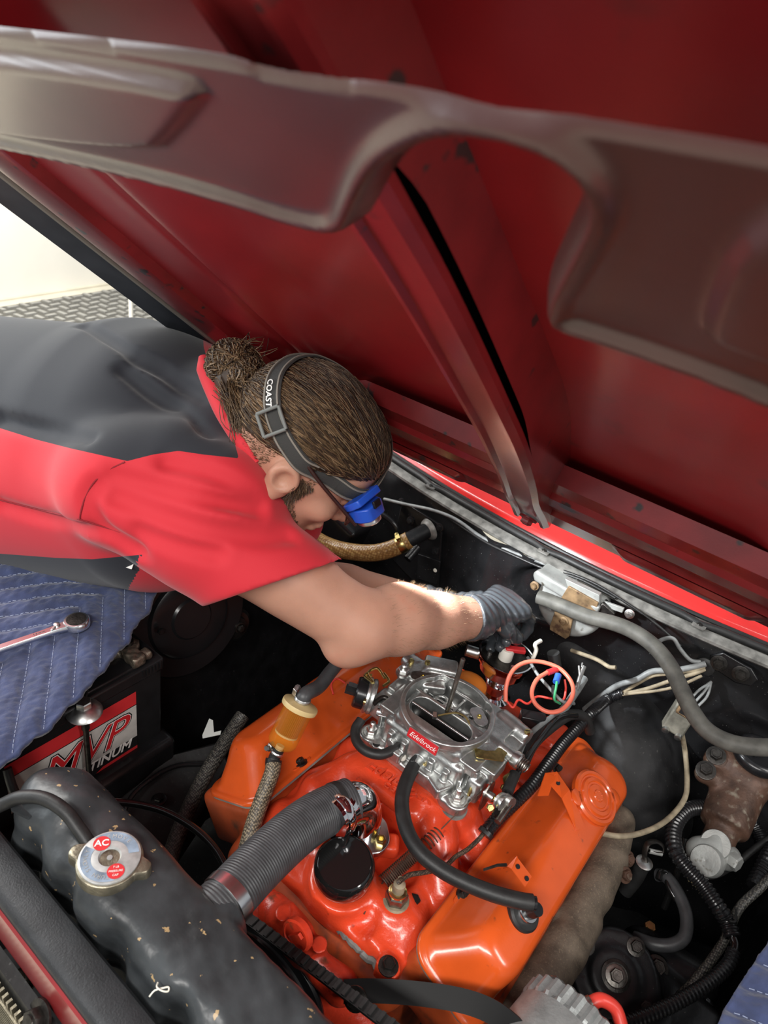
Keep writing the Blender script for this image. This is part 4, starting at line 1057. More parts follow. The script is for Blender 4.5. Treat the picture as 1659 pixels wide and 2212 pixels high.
# pressure cap
cc = PZ(237, 1852, 1.016) - (0, 0, .008); ca = unit((-.03, .03, 1))
x_, y_, a_ = frame(ca, (0, 1, 0)); rx = unit(PZ(310, 1870, 1.015) - PZ(160, 1835, 1.015)); rx = unit(rx - a_ * (rx @ a_)); ry = np.cross(a_, rx)
out = []
for k in range(96):
    t = 2 * math.pi * k / 96; c2 = math.cos(t); r = .0335 + .0125 * max(0, abs(math.cos(t)) - .955) / .045 ** 1.0 if abs(math.cos(t)) > .955 else .0335
    r = .0335 + .0105 * math.exp(-(math.sin(t) / .24) ** 4)
    out.append((r * math.cos(t), r * math.sin(t)))
def ring_loft(hs): return MB().loft([[cc + rx * u * s + ry * v * s + a_ * h for u, v in out] for h, s in hs])
rc = ring_loft([(-.008, .97), (-.007, 1.0), (.003, 1.0), (.0055, .985), (.0065, .95), (.0068, .86)]); rc = rc.build('radiator_cap', 'cap_metal', rd, label='aged metal radiator cap with worn blue and red print')
MB().lathe([(.031, .0065), (.031, .0085), (.0298, .0092), (.0115, .0092), (.0105, .0075), (.0095, .006), (.003, .006), (.0028, .0078), (0, .008)], cc, a_, 48).build('cap_top', 'sticker_silver', rc)
def annulus(r0, r1, h, a0=0, a1=360, n=48):
    m = MB(); P = []
    for k in range(n + 1):
        t = math.radians(a0 + (a1 - a0) * k / n)
        d = rx * math.cos(t) + ry * math.sin(t); P.append([cc + d * r0 + a_ * h, cc + d * r1 + a_ * h])
    return m.grid(P)
annulus(.0185, .0290, .00945, 25, 145).build('blue_print', 'sticker_blue', rc); annulus(.0185, .0290, .00945, 170, 305).build('blue_print', 'sticker_blue', rc)
for (qx, qy), lines in (((220, 1822), [('AC', .0105, 0)]), ((250, 1882), [('7 LB', .0032, .0045), ('PRESSURE', .0032, 0), ('CAP', .0032, -.0045)])):
    p = PPL(qx, qy, cc + a_ * .0096, a_); o = MB().lathe([(.0086, 0), (.0086, .0004)], p, a_, 32).build('red_dot', 'sticker_red', rc)
    tx = unit(rx * .93 + ry * .36 if lines[0][0] == 'AC' else rx * .93 + ry * .36); ty = np.cross(a_, tx)
    for tt, sz, dy in lines: lettering('print', tt, p + a_ * .0005 + ty * dy, tx, ty, sz, 'sticker_white', rc, .0002, bold=.0002 if tt == 'AC' else 0)
for k, chs in enumerate(('TURN SLOWLY', 'REMOVE')):
    for i, chx in enumerate(chs):
        if chx == ' ': continue
        t = math.radians((292 - i * 11) if k == 0 else (132 - i * 14)); d = rx * math.cos(t) + ry * math.sin(t)
        if k == 0: tx = np.cross(a_, d) * -1; tx = -np.cross(d, a_) * 1; tx = np.cross(a_, d); tx = -tx
        else: tx = -np.cross(a_, d)
        lettering('print', chx, cc + d * .0237 + a_ * .0096, tx, np.cross(a_, tx), .0062, 'sticker_silver', rc, .0002)
# radiator support bar
rs = thing('radiator_support', 'flat black radiator support bar with a red edge at the lower left', 'bar', (-.1, -.525, .90))
S = []
for x in np.linspace(-.36, .42, 60):
    S.append([(x, y, z) for y, z in ((-.500, .940), (-.5035, .958), (-.507, .963), (-.512, .9645), (-.535, .965), (-.541, .9635), (-.545, .959), (-.546, .952), (-.548, .935), (-.500, .935))])
MB().loft(S).build('bar', 'bar_black', rs, angle=35)
MB().loft([[(x, y, z) for y, z in ((-.546, .953), (-.549, .952), (-.551, .935), (-.552, .905), (-.546, .905))] for x in (-.36, 0, .42)]).build('red_edge', 'hood_rail', rs)
MB().box((.02, -.560, .80), (.80, .012, .20)).build('grille_back', 'dusty_black', rs)
mb = MB()
for i in range(70): mb.box((-.30 + i * .008, -.572, .80), (.003, .006, .17))
for i in range(20): mb.box((-.02, -.575, .72 + i * .008), (.56, .004, .0022))
mb.build('grille_mesh', 'cap_metal', rs, smooth=False)['kind'] = 'stuff'
bolt(rs, PZ(62, 2105, .88), (-.1, -.8, .5), .010, 'cap_metal')
bolt(rs, PZ(85, 2200, .90), (-.1, -.8, .5), .012, 'steel_dark')
# knotted thread left on the tank edge
kp = PZ(345, 2140, .988)
tag(MB().tube([kp + V3(q) * .62 for q in ((-.006, -.014, -.004), (-.004, -.006, .004), (.003, .004, .006), (.008, .010, .006), (.012, .006, .006), (.006, .0, .008), (-.004, -.002, .008), (-.010, .004, .003))], .0008, 8).build('knotted_thread', 'thread_white'), 'small knotted white thread on the radiator tank edge', 'thread')

# ------------------------------------------------------------------ radiator hose with clamps
rh = thing('radiator_hose', 'thick ribbed grey radiator hose from tank to water outlet', 'hose', PZ(590, 1830, .95))
HPn = [PZ(440, 1992, .962), PZ(485, 1948, .964), PZ(560, 1868, .962), PZ(640, 1795, .958), PZ(700, 1755, .953), PZ(756, 1731, .950)]
P, t, L = resample(smooth_path(HPn, 10), .00085)
rad = .0296 + .00042 * np.sin(2 * math.pi * t / .0034)
MB().sweep(P, rad, 40).build('ribbed_tube', 'rubber_grey', rh, angle=180)
def band(path, s0, s1, r, m, parent, name='clamp', screw=None):
    i0, i1 = int(s0 * (len(path) - 1)), int(s1 * (len(path) - 1)); q = path[i0:i1 + 1]
    n = len(q); rr = np.full(n, r); rr[0] = rr[-1] = r - .0012
    o = MB().sweep(q, rr, 36).build(name, m, parent)
    if screw is not None:
        c = q[n // 2]; d = unit(screw); tt = unit(q[-1] - q[0]); sd = np.cross(d, tt)
        MB().box(c + d * (r + .003), (.010, .012, .007), [tt, sd, d]).build('clamp_housing', m, o, bevel=.0008)
        MB().hexa(c + d * (r + .003) + sd * .006, sd, .0042, .006).build('clamp_screw', m, o, smooth=False)
    return o
band(P, .115, .175, .0312, 'polished', rh, screw=(-.6, .3, -.7))
band(P, .90, .945, .0308, 'rubber', rh, 'black_band')
band(P, .03, .05, .0318, 'rubber', rh, 'end_bead')

# ------------------------------------------------------------------ fuel filter and its hoses
ff = thing('fuel_filter', 'amber see-through fuel filter with pleated core above the valve cover', 'fuel filter', (-.16, -.15, .95))
ft, fb = V3((-.1585, -.138, .988)), V3((-.1575, -.172, .932)); fa = unit(ft - fb); FL = np.linalg.norm(ft - fb)
MB().lathe([(.0, -.004), (.010, -.004), (.018, .0), (.0215, .006), (.0215, FL - .008), (.0222, FL - .006)], fb, fa, 40).build('bowl', 'filter_bowl', ff)
MB().lathe([(.020, FL - .007), (.0262, FL - .006), (.0268, FL - .002), (.0262, FL + .001), (.012, FL + .004), (.008, FL + .006), (0, FL + .006)], fb, fa, 40).build('top_cap', 'filter_top', ff)
x_, y_, a_ = frame(fa); pl2 = []
for h in (FL * .30, FL - .008): pl2.append([fb + fa * h + (x_ * math.cos(2 * math.pi * k / 72) + y_ * math.sin(2 * math.pi * k / 72)) * (.0165 if k % 2 else .0125) for k in range(72)])
MB().loft(pl2).build('pleated_core', 'filter_paper', ff, smooth=False)
MB().lathe([(.0172, FL * .27), (.0172, FL * .31)], fb, fa, 32).build('core_ring', 'filter_top', ff)
MB().lathe([(.006, -.02), (.006, .0)], fb, fa, 16).build('outlet', 'filter_top', ff)
MB().lathe([(.0055, FL + .004), (.0055, FL + .022)], fb, fa, 16).build('inlet', 'filter_top', ff)
fh = thing('fuel_hose', 'tan braided fuel hose hanging from the amber filter past the valve cover', 'hose', PZ(560, 1730, .88))
HB = [fb - fa * .006, fb - fa * .022, PZ(588, 1668, .905), PZ(568, 1722, .882), PZ(548, 1778, .862), PZ(532, 1835, .842), PZ(520, 1885, .82), PZ(505, 1940, .79)]
P = smooth_path(HB, 10); MB().sweep(P[14:], .0112, 22).build('braided_sleeve', 'braid_tan', fh)
MB().sweep(P[:18], .0085, 18).build('hose_end', 'rubber', fh)
band(P, .035, .085, .0098, 'zinc', fh, screw=(-.8, 0, .2))
o = MB().sweep(P[10:16], .0118, 18).build('tape_wrap', 'wire_black', fh)
fi = thing('filter_inlet_hose', 'dark fuel hose rising from the filter top under the arm', 'hose', ft)
HI = [ft + fa * .002, ft + fa * .016, PZ(690, 1482, .985), PZ(715, 1450, .975), PZ(740, 1425, .965), PZ(790, 1400, .95), PZ(850, 1370, .93)]
P = smooth_path(HI, 8); MB().sweep(P, .0105, 18).build('hose_tube', 'rubber_grey', fi)
band(P, .05, .11, .0122, 'zinc', fi, screw=(-.7, -.2, .5))
h2 = [PZ(525, 1545, .80), PZ(508, 1570, .79), PZ(470, 1630, .775), PZ(435, 1690, .76), PZ(405, 1755, .745), PZ(378, 1820, .73), PZ(362, 1880, .715), PZ(355, 1940, .70)]
hose('braided_line', 'dark braided hose dropping between battery and engine', 'hose', h2, .0125, 'braid_dark')

# ------------------------------------------------------------------ battery
bt = thing('battery', 'black car battery with a red and silver printed label', 'battery', (-.485, -.32, .70))
BX0, BX1, BY0, BY1, BZ0, BZ1 = -.575, -.402, -.460, -.190, .70, .925
MB().box(((BX0 + BX1) / 2, (BY0 + BY1) / 2, (BZ0 + BZ1) / 2), (BX1 - BX0, BY1 - BY0, BZ1 - BZ0)).build('case', 'battery_black', bt, bevel=.004)
MB().box(((BX0 + BX1) / 2, (BY0 + BY1) / 2, BZ1 + .005), (BX1 - BX0 + .006, BY1 - BY0 + .006, .024)).build('lid', 'battery_black', bt, bevel=.004)
MB().box((BX1 - .022, -.295, BZ1 + .019), (.036, .13, .006)).build('vent_cover', 'battery_black', bt, bevel=.002)
for k in range(6): MB().box((BX1 + .004, BY1 - .006 - k * .006, BZ1 + .008), (.003, .0022, .012)).build('lid_rib', 'battery_black', bt)
MB().tube([(BX1 - .01, -.40, BZ1 + .02), (BX1 + .002, -.38, BZ1 + .018), (BX1 + .003, -.33, BZ1 + .018), (BX1 - .01, -.31, BZ1 + .02)], .0035, 10).build('rope_handle', 'battery_black', bt)
lx = BX1 + .0006
def lab(name, pts, m, h=.0003):
    return MB().prism([(lx, y, z) for y, z in pts], (h, 0, 0)).build(name, m, bt, smooth=False)
LB = lab('label', [(-.440, .765), (-.238, .765), (-.238, .902), (-.440, .902)], 'sticker_black')
def lsub(name, pts, m, h): return MB().prism([(lx + .0003, y, z) for y, z in pts], (h, 0, 0)).build(name, m, LB, smooth=False)
lsub('label_red_band', [(-.440, .876), (-.238, .876), (-.238, .902), (-.440, .902)], 'sticker_red', .0002)
lsub('label_silver_field', [(-.440, .806), (-.238, .806), (-.238, .874), (-.440, .874)], 'sticker_grey', .0002)
lsub('label_red_corner', [(-.330, .768), (-.238, .768), (-.238, .784), (-.300, .784)], 'sticker_red', .0002)
for bold, m, dx, sz in ((.0030, 'sticker_black', .0006, .074), (.0012, 'sticker_white', .0009, .074), (.0, 'label_red', .0012, .074)):
    lettering('label_lettering', 'MVP', (lx + dx, -.330, .838), (0, 1, 0), (0, 0, 1), sz, m, LB, .0002, shear=.35, bold=bold, space=.95)
lettering('label_lettering', 'PLATINUM', (lx + .0006, -.308, .798), (0, 1, 0), (0, 0, 1), .024, 'sticker_white', LB, .0002, shear=.3, bold=.0006)
# terminal with a corroded clamp
tp = V3((BX1 - .040, -.222, BZ1 + .018))
tc_ = thing('battery_clamp', 'corroded brown battery terminal clamp', 'clamp', tp)
T_ = SDF(tp - .06, tp + .06, .0022)
T_.cyl(tp, tp + (0, 0, .020), .017, .003); T_.box(tp + (.024, -.006, .011), (.032, .022, .018), .003, k=.003)
T_.box(tp + (-.006, -.030, .008), (.020, .034, .014), .004, k=.004); T_.cyl(tp + (.020, .012, .01), (tp + (.036, .012, .01)), .008, .001, k=.003)
T_.disp(lambda X, Y, Z: .0012 * np.sin(X * 420) * np.sin(Y * 390) * np.sin(Z * 400))
T_.build('clamp_body', 'lead', tc_)
MB().lathe([(.009, .018), (.0085, .026), (0, .0265)], tp, (0, 0, 1), 24).build('post', 'steel_dark', tc_)
# hold-down rod
hb = PX(182, 1535, BX1 + .012)
hr = thing('hold_down_rod', 'battery hold-down rod with a large flanged bolt head', 'rod', (hb[0], hb[1], .70))
MB().cyl((hb[0], hb[1], .70), hb, .0042).build('rod', 'steel_dark', hr)
MB().lathe([(.024, -.004), (.025, -.002), (.022, .003), (.014, .007), (.011, .009)], hb, (0, 0, 1), 28).build('flange_washer', 'zinc', hr)
MB().hexa(hb + (0, 0, .008), (0, 0, 1), .011, .011).build('hex_head', 'zinc', hr, smooth=False)
MB().cyl(hb + (0, 0, -.035), hb + (0, 0, -.004), .006).build('rod_sleeve', 'steel_dark', hr)
# tray edge and black ducting beneath
MB().box((-.40, -.33, .748), (.05, .30, .06)).build('battery_tray', 'body_black', body, bevel=.01)

# ------------------------------------------------------------------ quilted blankets
def quilt(name, label, o, u, v, nu, nv, edge, sgn, zfun, step=.0032, sp=.031, kind=0):
    """padded blanket as a relief: stitched grooves every sp along nested corners"""
    o = V3(o); u = unit(u); v = unit(v)
    Tq, Bq = np.meshgrid(np.arange(0, nu, step), np.arange(nv[0], nv[1], step), indexing='ij'); A = edge(Bq) + sgn * Tq
    def groove(a, b):
        d1 = np.abs((a + sp / 2) % sp - sp / 2); d2 = np.abs((b + sp / 2) % sp - sp / 2)
        d = np.where(a > b, d1, d2) if kind == 0 else d2
        return d
    def hgt(a, b):
        d = groove(a, b); return .0046 * (1 - np.exp(-(d / .0055) ** 2)) + .0012 * np.sin(a * 310 + 3 * np.sin(b * 200)) * np.sin(b * 280 + a * 90)
    Z = zfun(A, Bq) + hgt(A, Bq)
    P = o + A[..., None] * u + Bq[..., None] * v; P[..., 2] += Z
    na, nb = A.shape; ix = np.arange(na * nb).reshape(na, nb)
    Q = np.stack([ix[:-1, :-1].ravel(), ix[1:, :-1].ravel(), ix[1:, 1:].ravel(), ix[:-1, 1:].ravel()], 1)
    if sgn < 0: Q = Q[:, ::-1]
    rm = us = np.arange(na * nb)
    def inside(a, b): d = (a - edge(b)) * sgn; return (d > .004) & (d < nu) & (b > nv[0]) & (b < nv[1])
    t = thing(name, label, 'blanket', P.reshape(-1, 3)[us].mean(0) - (0, 0, .02))
    q = link('padded_cloth', P.reshape(-1, 3)[us], rm[Q], 'quilt_blue', t, angle=180)
    sdm = q.modifiers.new('thick', 'SOLIDIFY'); sdm.thickness = .007; sdm.offset = -1
    mb = MB(); lv = np.arange(-16, 17) * sp
    def dash(a0, b0, a1, b1):
        if not (inside(np.array(a0), np.array(b0)) and inside(np.array(a1), np.array(b1))): return
        p = []
        for a, b in ((a0, b0), ((a0 + a1) / 2, (b0 + b1) / 2), (a1, b1)):
            w = o + a * u + b * v; w = w + np.array([0, 0, float(zfun(np.array(a), np.array(b)) + hgt(np.array(a), np.array(b))) + .0006]); p.append(w)
        mb.sweep(p, .00055, 5)
    for L in lv:
        for s_ in np.arange(-.5, .5, .0068):
            if kind == 0:
                if s_ + .0045 < L: dash(L, s_, L, s_ + .0045); dash(s_, L, s_ + .0045, L)
            else: dash(s_, L, s_ + .0045, L)
    if mb.v: mb.build('stitching', 'quilt_thread', t)['kind'] = 'stuff'
    return t
E0 = [(372, 1248, 1.0), (330, 1320, 1.005), (280, 1392, 1.01), (215, 1470, 1.01), (150, 1540, 1.005), (75, 1605, 1.0), (0, 1668, .995), (-150, 1790, .99)]
EP = np.array([PZ(q[0] - 14, q[1], 1.003) for q in E0]); qo = np.array([-.50, -.30, 1.0])
qu = unit(PZ(220, 1300, 1.0) - PZ(40, 1310, 1.0)); qv = np.cross((0, 0, 1), qu)
ea = (EP - qo) @ qu; eb = (EP - qo) @ qv
def edge1(b): return np.interp(-b, -eb, ea) + .0015 * np.sin(b * 90)
def z1(a, b):
    lim = np.interp(-b, -eb, ea); d = np.clip(lim - a, 0, 1)
    X = qo[0] + a * qu[0] + b * qv[0]
    return .006 * sst(0, .03, d) + .012 * np.sin(a * 22 + b * 12 + .5) * sst(.0, .12, d) * .6 - .35 * np.clip(-.74 - X, 0, 1) ** 1.0
blk1 = quilt('moving_blanket', 'blue quilted moving blanket over the fender, holding the wrench', qo, qu, qv, .50, (-.42, .30), edge1, -1, z1)
q2 = PZ(1640, 2150, .985); u2 = unit(PZ(1659, 2140, .985) - PZ(1600, 2100, .985)); v2 = np.cross((0, 0, 1), u2)
E2 = np.array([PZ(*q, .985) for q in ((1720, 1950), (1659, 2035), (1625, 2085), (1595, 2130), (1565, 2180), (1545, 2225), (1500, 2330))]); e2a = (E2 - q2) @ u2; e2b = (E2 - q2) @ v2
oo = np.argsort(e2b); e2a = e2a[oo]; e2b = e2b[oo]
def edge2(b): return np.interp(b, e2b, e2a)
def z2(a, b): d = np.clip(a - np.interp(b, e2b, e2a), 0, 1); return .010 * sst(0, .04, d) + .006 * np.sin(a * 30 + b * 20)
quilt('moving_blanket', 'blue quilted blanket corner on the fender by the black corrugated conduit', q2, u2, v2, .30, (-.2, .2), edge2, 1, z2, sp=.034, kind=1)

# ------------------------------------------------------------------ ratchet wrench on the blanket
def on_q(x, y, dz=0):
    p = PZ(x, y, 1.012)
    for _ in range(3):
        a = (p - qo) @ qu; b = (p - qo) @ qv; z = qo[2] + float(z1(np.array(a), np.array(b))) + .0075 + dz; p = PZ(x, y, z)
    return p
w0 = on_q(-90, 1428, .004); w1 = on_q(140, 1358, .004); wc = on_q(166, 1345, .003)
wx = unit(wc - w0); wz = unit(np.array([-.05, -.05, 1])); wx = unit(wx - wz * (wx @ wz)); wy = np.cross(wz, wx)
wr = thing('ratchet_wrench', 'chrome ratcheting combination wrench lying on the blue blanket', 'wrench', wc)
Ln = (w1 - wc) @ wx; L0 = (w0 - wc) @ wx
sec = []
for s_, hw, th in ((L0, .0062, .0045), (L0 * .6, .0060, .0045), (Ln - .03, .0058, .0042), (Ln - .010, .0066, .0045), (Ln + .004, .0095, .005), (Ln + .014, .012, .0055)):
    sec.append([wc + wx * s_ + wy * a * hw + wz * (th * b) for a, b in ((-1, .35), (-.75, 1), (.75, 1), (1, .35), (1, -.35), (.75, -1), (-.75, -1), (-1, -.35))])
MB().loft(sec).build('shank', 'polished', wr, angle=50)
hd_ = MB().lathe([(.0125, -.006), (.0165, -.0058), (.018, -.004), (.018, .004), (.0165, .0062), (.0130, .0066)], wc, wz, 40); 
ho = hd_.build('ring_head', 'polished', wr)
st_ = []
for h in (-.0058, .0064): st_.append([wc + wz * h + (wx * math.cos(2 * math.pi * k / 24) + wy * math.sin(2 * math.pi * k / 24)) * (.0112 if k % 2 else .0096) for k in range(24)])
MB().loft(st_ , cap=False).build('socket_points', 'steel', ho, smooth=False)
MB().lathe([(.0112, -.0062), (.0138, -.0064)][::-1], wc, wz, 40).build('back_ring', 'steel', ho)
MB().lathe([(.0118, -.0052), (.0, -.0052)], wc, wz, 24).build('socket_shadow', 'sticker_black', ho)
MB().lathe([(.0112, .0064), (.0138, .0069)], wc, wz, 40).build('gear_rim', 'steel_dark', ho)
pv = wc - wx * .026 + wy * .004 + wz * .0055
MB().lathe([(.0042, -.002), (.0042, .0015), (.003, .0022), (0, .0024)], pv, wz, 20).build('reverse_pivot', 'zinc', wr)
MB().box(pv - wx * .006 - wy * .005 + wz * .0, (.010, .0035, .0022), [unit(wx + wy), unit(wy - wx), wz]).build('reverse_lever', 'zinc', wr, bevel=.0006)
lettering('stamped_size', '15mm', wc + wx * (Ln - .033) + wz * .0041, wx, wy, .0065, 'steel_dark', wr, .0003)
# ------------------------------------------------------------------ hoses and wires over the engine
def Wz(pts): return [PZ(*q) for q in pts]
def Wy(pts): return [PY(*q) for q in pts]
vh = thing('vacuum_hose', 'thick black rubber hose looping from the carburetor to the valve cover', 'hose', PZ(900, 1800, .93))
VP_ = Wz([(908, 1640, .943), (896, 1652, .944), (877, 1690, .945), (868, 1735, .944), (878, 1790, .942), (905, 1838, .940), (950, 1876, .938), (1005, 1906, .938), (1065, 1930, .940), (1120, 1945, .942), (1150, 1950, .942)])
MB().tube(VP_, .0098, 22, 8).build('hose_tube', 'rubber', vh)
pe = V3(VP_[-1]); pg = on_cover(1130, 1972, .066)
MB().tube([pe + (VP_[-2] - pe) * .6, pe, pe + (pe - VP_[-2]) * .25], .0080, 18).build('elbow_end', 'plastic_black', vh)
pv = thing('pcv_valve', 'chrome-collared valve in a black grommet on the valve cover', 'valve', pg)
MB().lathe([(.0225, -.004), (.0225, .003), (.020, .006), (.015, .006)], pg, nD, 32, sx=1., sy=1.).build('grommet', 'rubber', pv)
MB().lathe([(.0135, .004), (.0135, .010), (.0125, .012), (.010, .012)], pg, nD, 28).build('collar', 'polished', pv)
MB().lathe([(.0095, .010), (.009, .018), (.008, .028), (0, .028)], pg, nD, 20).build('valve_stem', 'plastic_black', pv)
hose('small_vacuum_hose', 'short black hose looped below the carburetor choke', 'hose', Wz([(868, 1604, .944), (852, 1618, .944), (822, 1630, .942), (790, 1622, .940), (770, 1600, .940), (768, 1575, .944), (780, 1555, .950)]), .0072, 'rubber')
MB  # braided sender wire
hose('sender_wire', 'thin dark cloth-braided wire from the sender to the black conduit', 'wire', [V3((.083, -.198, .910))] + Wz([(862, 1905, .915), (885, 1890, .908), (925, 1883, .902), (960, 1872, .900), (985, 1850, .900), (1010, 1835, .900), (1035, 1812, .902), (1048, 1795, .905)]), .0031, 'cloth_wire', n=6, seg=10)
cd = thing('wire_conduit', 'long black corrugated conduit lying along the valve cover to the firewall', 'conduit', PZ(1150, 1690, .90))
corrugated(Wz([(1050, 1798, .908), (1075, 1768, .912), (1110, 1735, .915), (1150, 1695, .918), (1185, 1648, .918), (1215, 1608, .918), (1245, 1575, .920), (1278, 1540, .922)]) + Wy([(1310, 1512, .33), (1345, 1496, .35)]), .0098, .0056, .16, 16).build('corrugated_tube', 'plastic_black', cd, angle=25)
MB().tube(Wz([(1046, 1803, .906), (1052, 1795, .909)]), .011, 14).build('tape_end', 'wire_black', cd)
MB().tube(Wz([(1062, 1775, .922), (1052, 1792, .92), (1066, 1798, .90)]), .0018, 8).build('zip_tie', 'wire_black', cd)
ww = [('tan wire running from the conduit end to the firewall grommet, uppermost', [(1345, 1496, .352), (1375, 1478, .355), (1410, 1460, .36), (1455, 1455, .375), (1500, 1448, .39), (1522, 1440, .40)], .0030, 'wire_tan'),
      ('tan wire running from the conduit end to the firewall grommet, middle one', [(1300, 1512, .34), (1345, 1500, .348), (1400, 1487, .355), (1450, 1470, .365), (1500, 1455, .385), (1522, 1446, .40)], .0034, 'wire_tan'),
      ('tan wire with a bare tip just below the other two tan wires', [(1292, 1514, .335), (1350, 1500, .345), (1420, 1492, .352), (1470, 1480, .36), (1515, 1460, .39)], .0026, 'wire_tan'),
      ('dark grey wrapped cable reaching the firewall above the tan wires', [(1262, 1533, .335), (1300, 1503, .34), (1335, 1480, .345), (1375, 1468, .35), (1410, 1450, .36), (1460, 1448, .375), (1524, 1434, .40)], .0050, 'wire_grey')]
for lb, pts, r, m in ww: hose('firewall_wire', lb, 'wire', Wy(pts), r, m, 'wires into the firewall grommet', 6, 10)
# throttle cable, hoses behind the carburetor
tc_ = thing('throttle_cable', 'black throttle cable running back from the carburetor linkage', 'cable', PZ(1150, 1620, .95))
MB().tube(Wz([(1068, 1762, .945), (1090, 1725, .950), (1108, 1690, .952), (1130, 1650, .955), (1160, 1605, .958), (1190, 1565, .960), (1215, 1548, .955), (1245, 1545, .945)]), .0046, 12).build('cable_sheath', 'gloss_black', tc_)
MB().tube(Wz([(1096, 1712, .951), (1104, 1690, .954), (1112, 1672, .955)]), .008, 14).build('rubber_boot', 'rubber', tc_)
hose('grey_hose', 'grey hose curving up behind the carburetor with a cut end', 'hose', Wz([(1120, 1625, .935), (1145, 1590, .94), (1180, 1562, .945), (1215, 1535, .95), (1240, 1500, .955), (1262, 1466, .96)]), .0065, 'wire_grey')
hose('black_hose', 'thick black hose arching behind the carburetor', 'hose', Wz([(1128, 1655, .925), (1150, 1610, .94), (1185, 1575, .945), (1230, 1545, .945), (1262, 1550, .93), (1275, 1580, .90)]), .0085, 'rubber')
MB().box(PZ(1150, 1555, .94), (.040, .020, .022), [unit((.8, .5, 0)), unit((-.5, .8, 0)), (0, 0, 1)]).build('wire_connector', 'plastic_black', None, bevel=.002)
tag(bpy.data.objects['wire_connector'], 'flat black plug connector behind the carburetor', 'connector')
# red wire coil with crimp connectors
rw = thing('red_wire', 'salmon red wire bent in a loose loop behind the carburetor', 'wire', PZ(1190, 1500, .98))
RWz = Wz([(1092, 1515, .965), (1094, 1480, .985), (1108, 1448, 1.0), (1135, 1431, 1.005), (1170, 1430, 1.008), (1210, 1445, 1.008), (1235, 1475, 1.005), (1236, 1505, 1.0), (1215, 1532, .995), (1185, 1538, .992), (1158, 1522, .992), (1149, 1496, .995), (1160, 1468, 1.0), (1186, 1450, 1.003)])
MB().tube(RWz, .0034, 12).build('loop', 'wire_salmon', rw)
MB().tube(Wz([(1095, 1515, .965), (1108, 1528, .965), (1120, 1512, .968), (1140, 1520, .965), (1160, 1505, .965), (1185, 1508, .97), (1215, 1512, .975), (1222, 1490, .985), (1220, 1468, .995)]), .0019, 10).build('thin_lead', 'wire_red', rw)
MB().cyl(PZ(1183, 1453, 1.003), PZ(1203, 1446, 1.005), .0048).build('pink_crimp', 'sticker_red', rw)
MB().cyl(PZ(1201, 1474, 1.0), PZ(1206, 1458, 1.003), .0052).build('blue_crimp', 'wire_blue', rw)
MB().tube(Wz([(1205, 1455, 1.003), (1202, 1480, 1.0), (1198, 1510, .985), (1210, 1520, .97)]), .0020, 8).build('green_lead', 'wire_green', rw)
MB().tube(Wz([(1196, 1482, .99), (1196, 1500, .985), (1200, 1515, .97)]), .0034, 8).build('black_lead', 'wire_black', rw)
hose('thin_grey_wire', 'thin grey wire crossing inside the red wire loop', 'wire', Wz([(1140, 1420, .99), (1160, 1455, .99), (1190, 1490, .985), (1215, 1515, .975), (1240, 1520, .96)]), .0026, 'wire_grey')
sn_ = thing('spark_terminal', 'small bare metal wire terminal standing beside the red loop', 'terminal', PZ(1250, 1500, .96))
MB().tube(Wz([(1245, 1490, .965), (1252, 1465, .975), (1262, 1440, .985)]), .0036, 10).build('stem', 'zinc', sn_)
for q in ((1250, 1438), (1258, 1432)): MB().tube(Wz([(1252, 1462, .976), (q[0], q[1], .988)]), .0016, 8).build('prong', 'zinc', sn_)
hose('orange_wire_end', 'short orange wire stub lying on the valve cover by the choke', 'wire', Wz([(720, 1500, .925), (716, 1478, .93), (728, 1466, .935), (745, 1475, .93)]), .0016, 'wire_red')

# ------------------------------------------------------------------ distributor
ds = thing('distributor', 'open chrome distributor body with its cap off, behind the carburetor', 'distributor', (-.012, .205, .85))
dc = np.array([-.014, .215, 0]); zr = PY(1092, 1412, .215)[2]
MB().lathe([(.030, .85), (.030, .872), (.019, .876), (.019, .895), (.021, .905), (.030, .922), (.041, zr - .030), (.0455, zr - .014), (.047, zr - .012), (.047, zr), (.0445, zr), (.0435, zr - .012), (.0, zr - .014)], dc, (0, 0, 1), 56).build('bowl', 'chrome', ds, angle=50)
MB().lathe([(.042, zr - .011), (.040, zr - .009), (.0, zr - .009)], dc, (0, 0, 1), 40).build('breaker_plate', 'steel_dark', ds)
MB().lathe([(.012, zr - .010), (.012, zr + .008), (.010, zr + .012), (0, zr + .012)], dc, (0, 0, 1), 24).build('rotor_hub', 'ceramic_white', ds)
MB().box(dc + (.010, .008, zr + .012), (.034, .012, .008), [(.8, .6, 0), (-.6, .8, 0), (0, 0, 1)]).build('rotor_arm', 'sticker_red', ds, bevel=.002)
for k in range(3):
    t = k * 2.1 + 3.6; MB().lathe([(.004, zr - .009), (.004, zr - .003), (.002, zr - .003)], dc + (.027 * math.cos(t), .027 * math.sin(t), 0), (0, 0, 1), 14).build('plate_screw', 'zinc', ds)
MB().cyl(dc + (-.040, -.012, zr - .02), dc + (-.062, -.024, zr - .018), .010).build('vacuum_can', 'zinc', ds)
hose('black_boot', 'open ribbed black rubber boot standing behind the distributor', 'boot', Wz([(1200, 1440, .96), (1195, 1410, .985)]), .0105, 'rubber')
hose('distributor_lead', 'pale blue lead rising from the open distributor', 'wire', Wz([(1150, 1425, .985), (1158, 1405, 1.0), (1156, 1392, 1.01), (1168, 1384, 1.01)]), .0035, 'ceramic_white')
hose('bent_vacuum_pipe', 'thin bent metal pipe standing off the firewall near the wiper motor', 'pipe', Wy([(1235, 1405, .34), (1255, 1412, .33), (1290, 1425, .32), (1315, 1440, .31), (1330, 1442, .31)]), .0036, 'wire_tan')
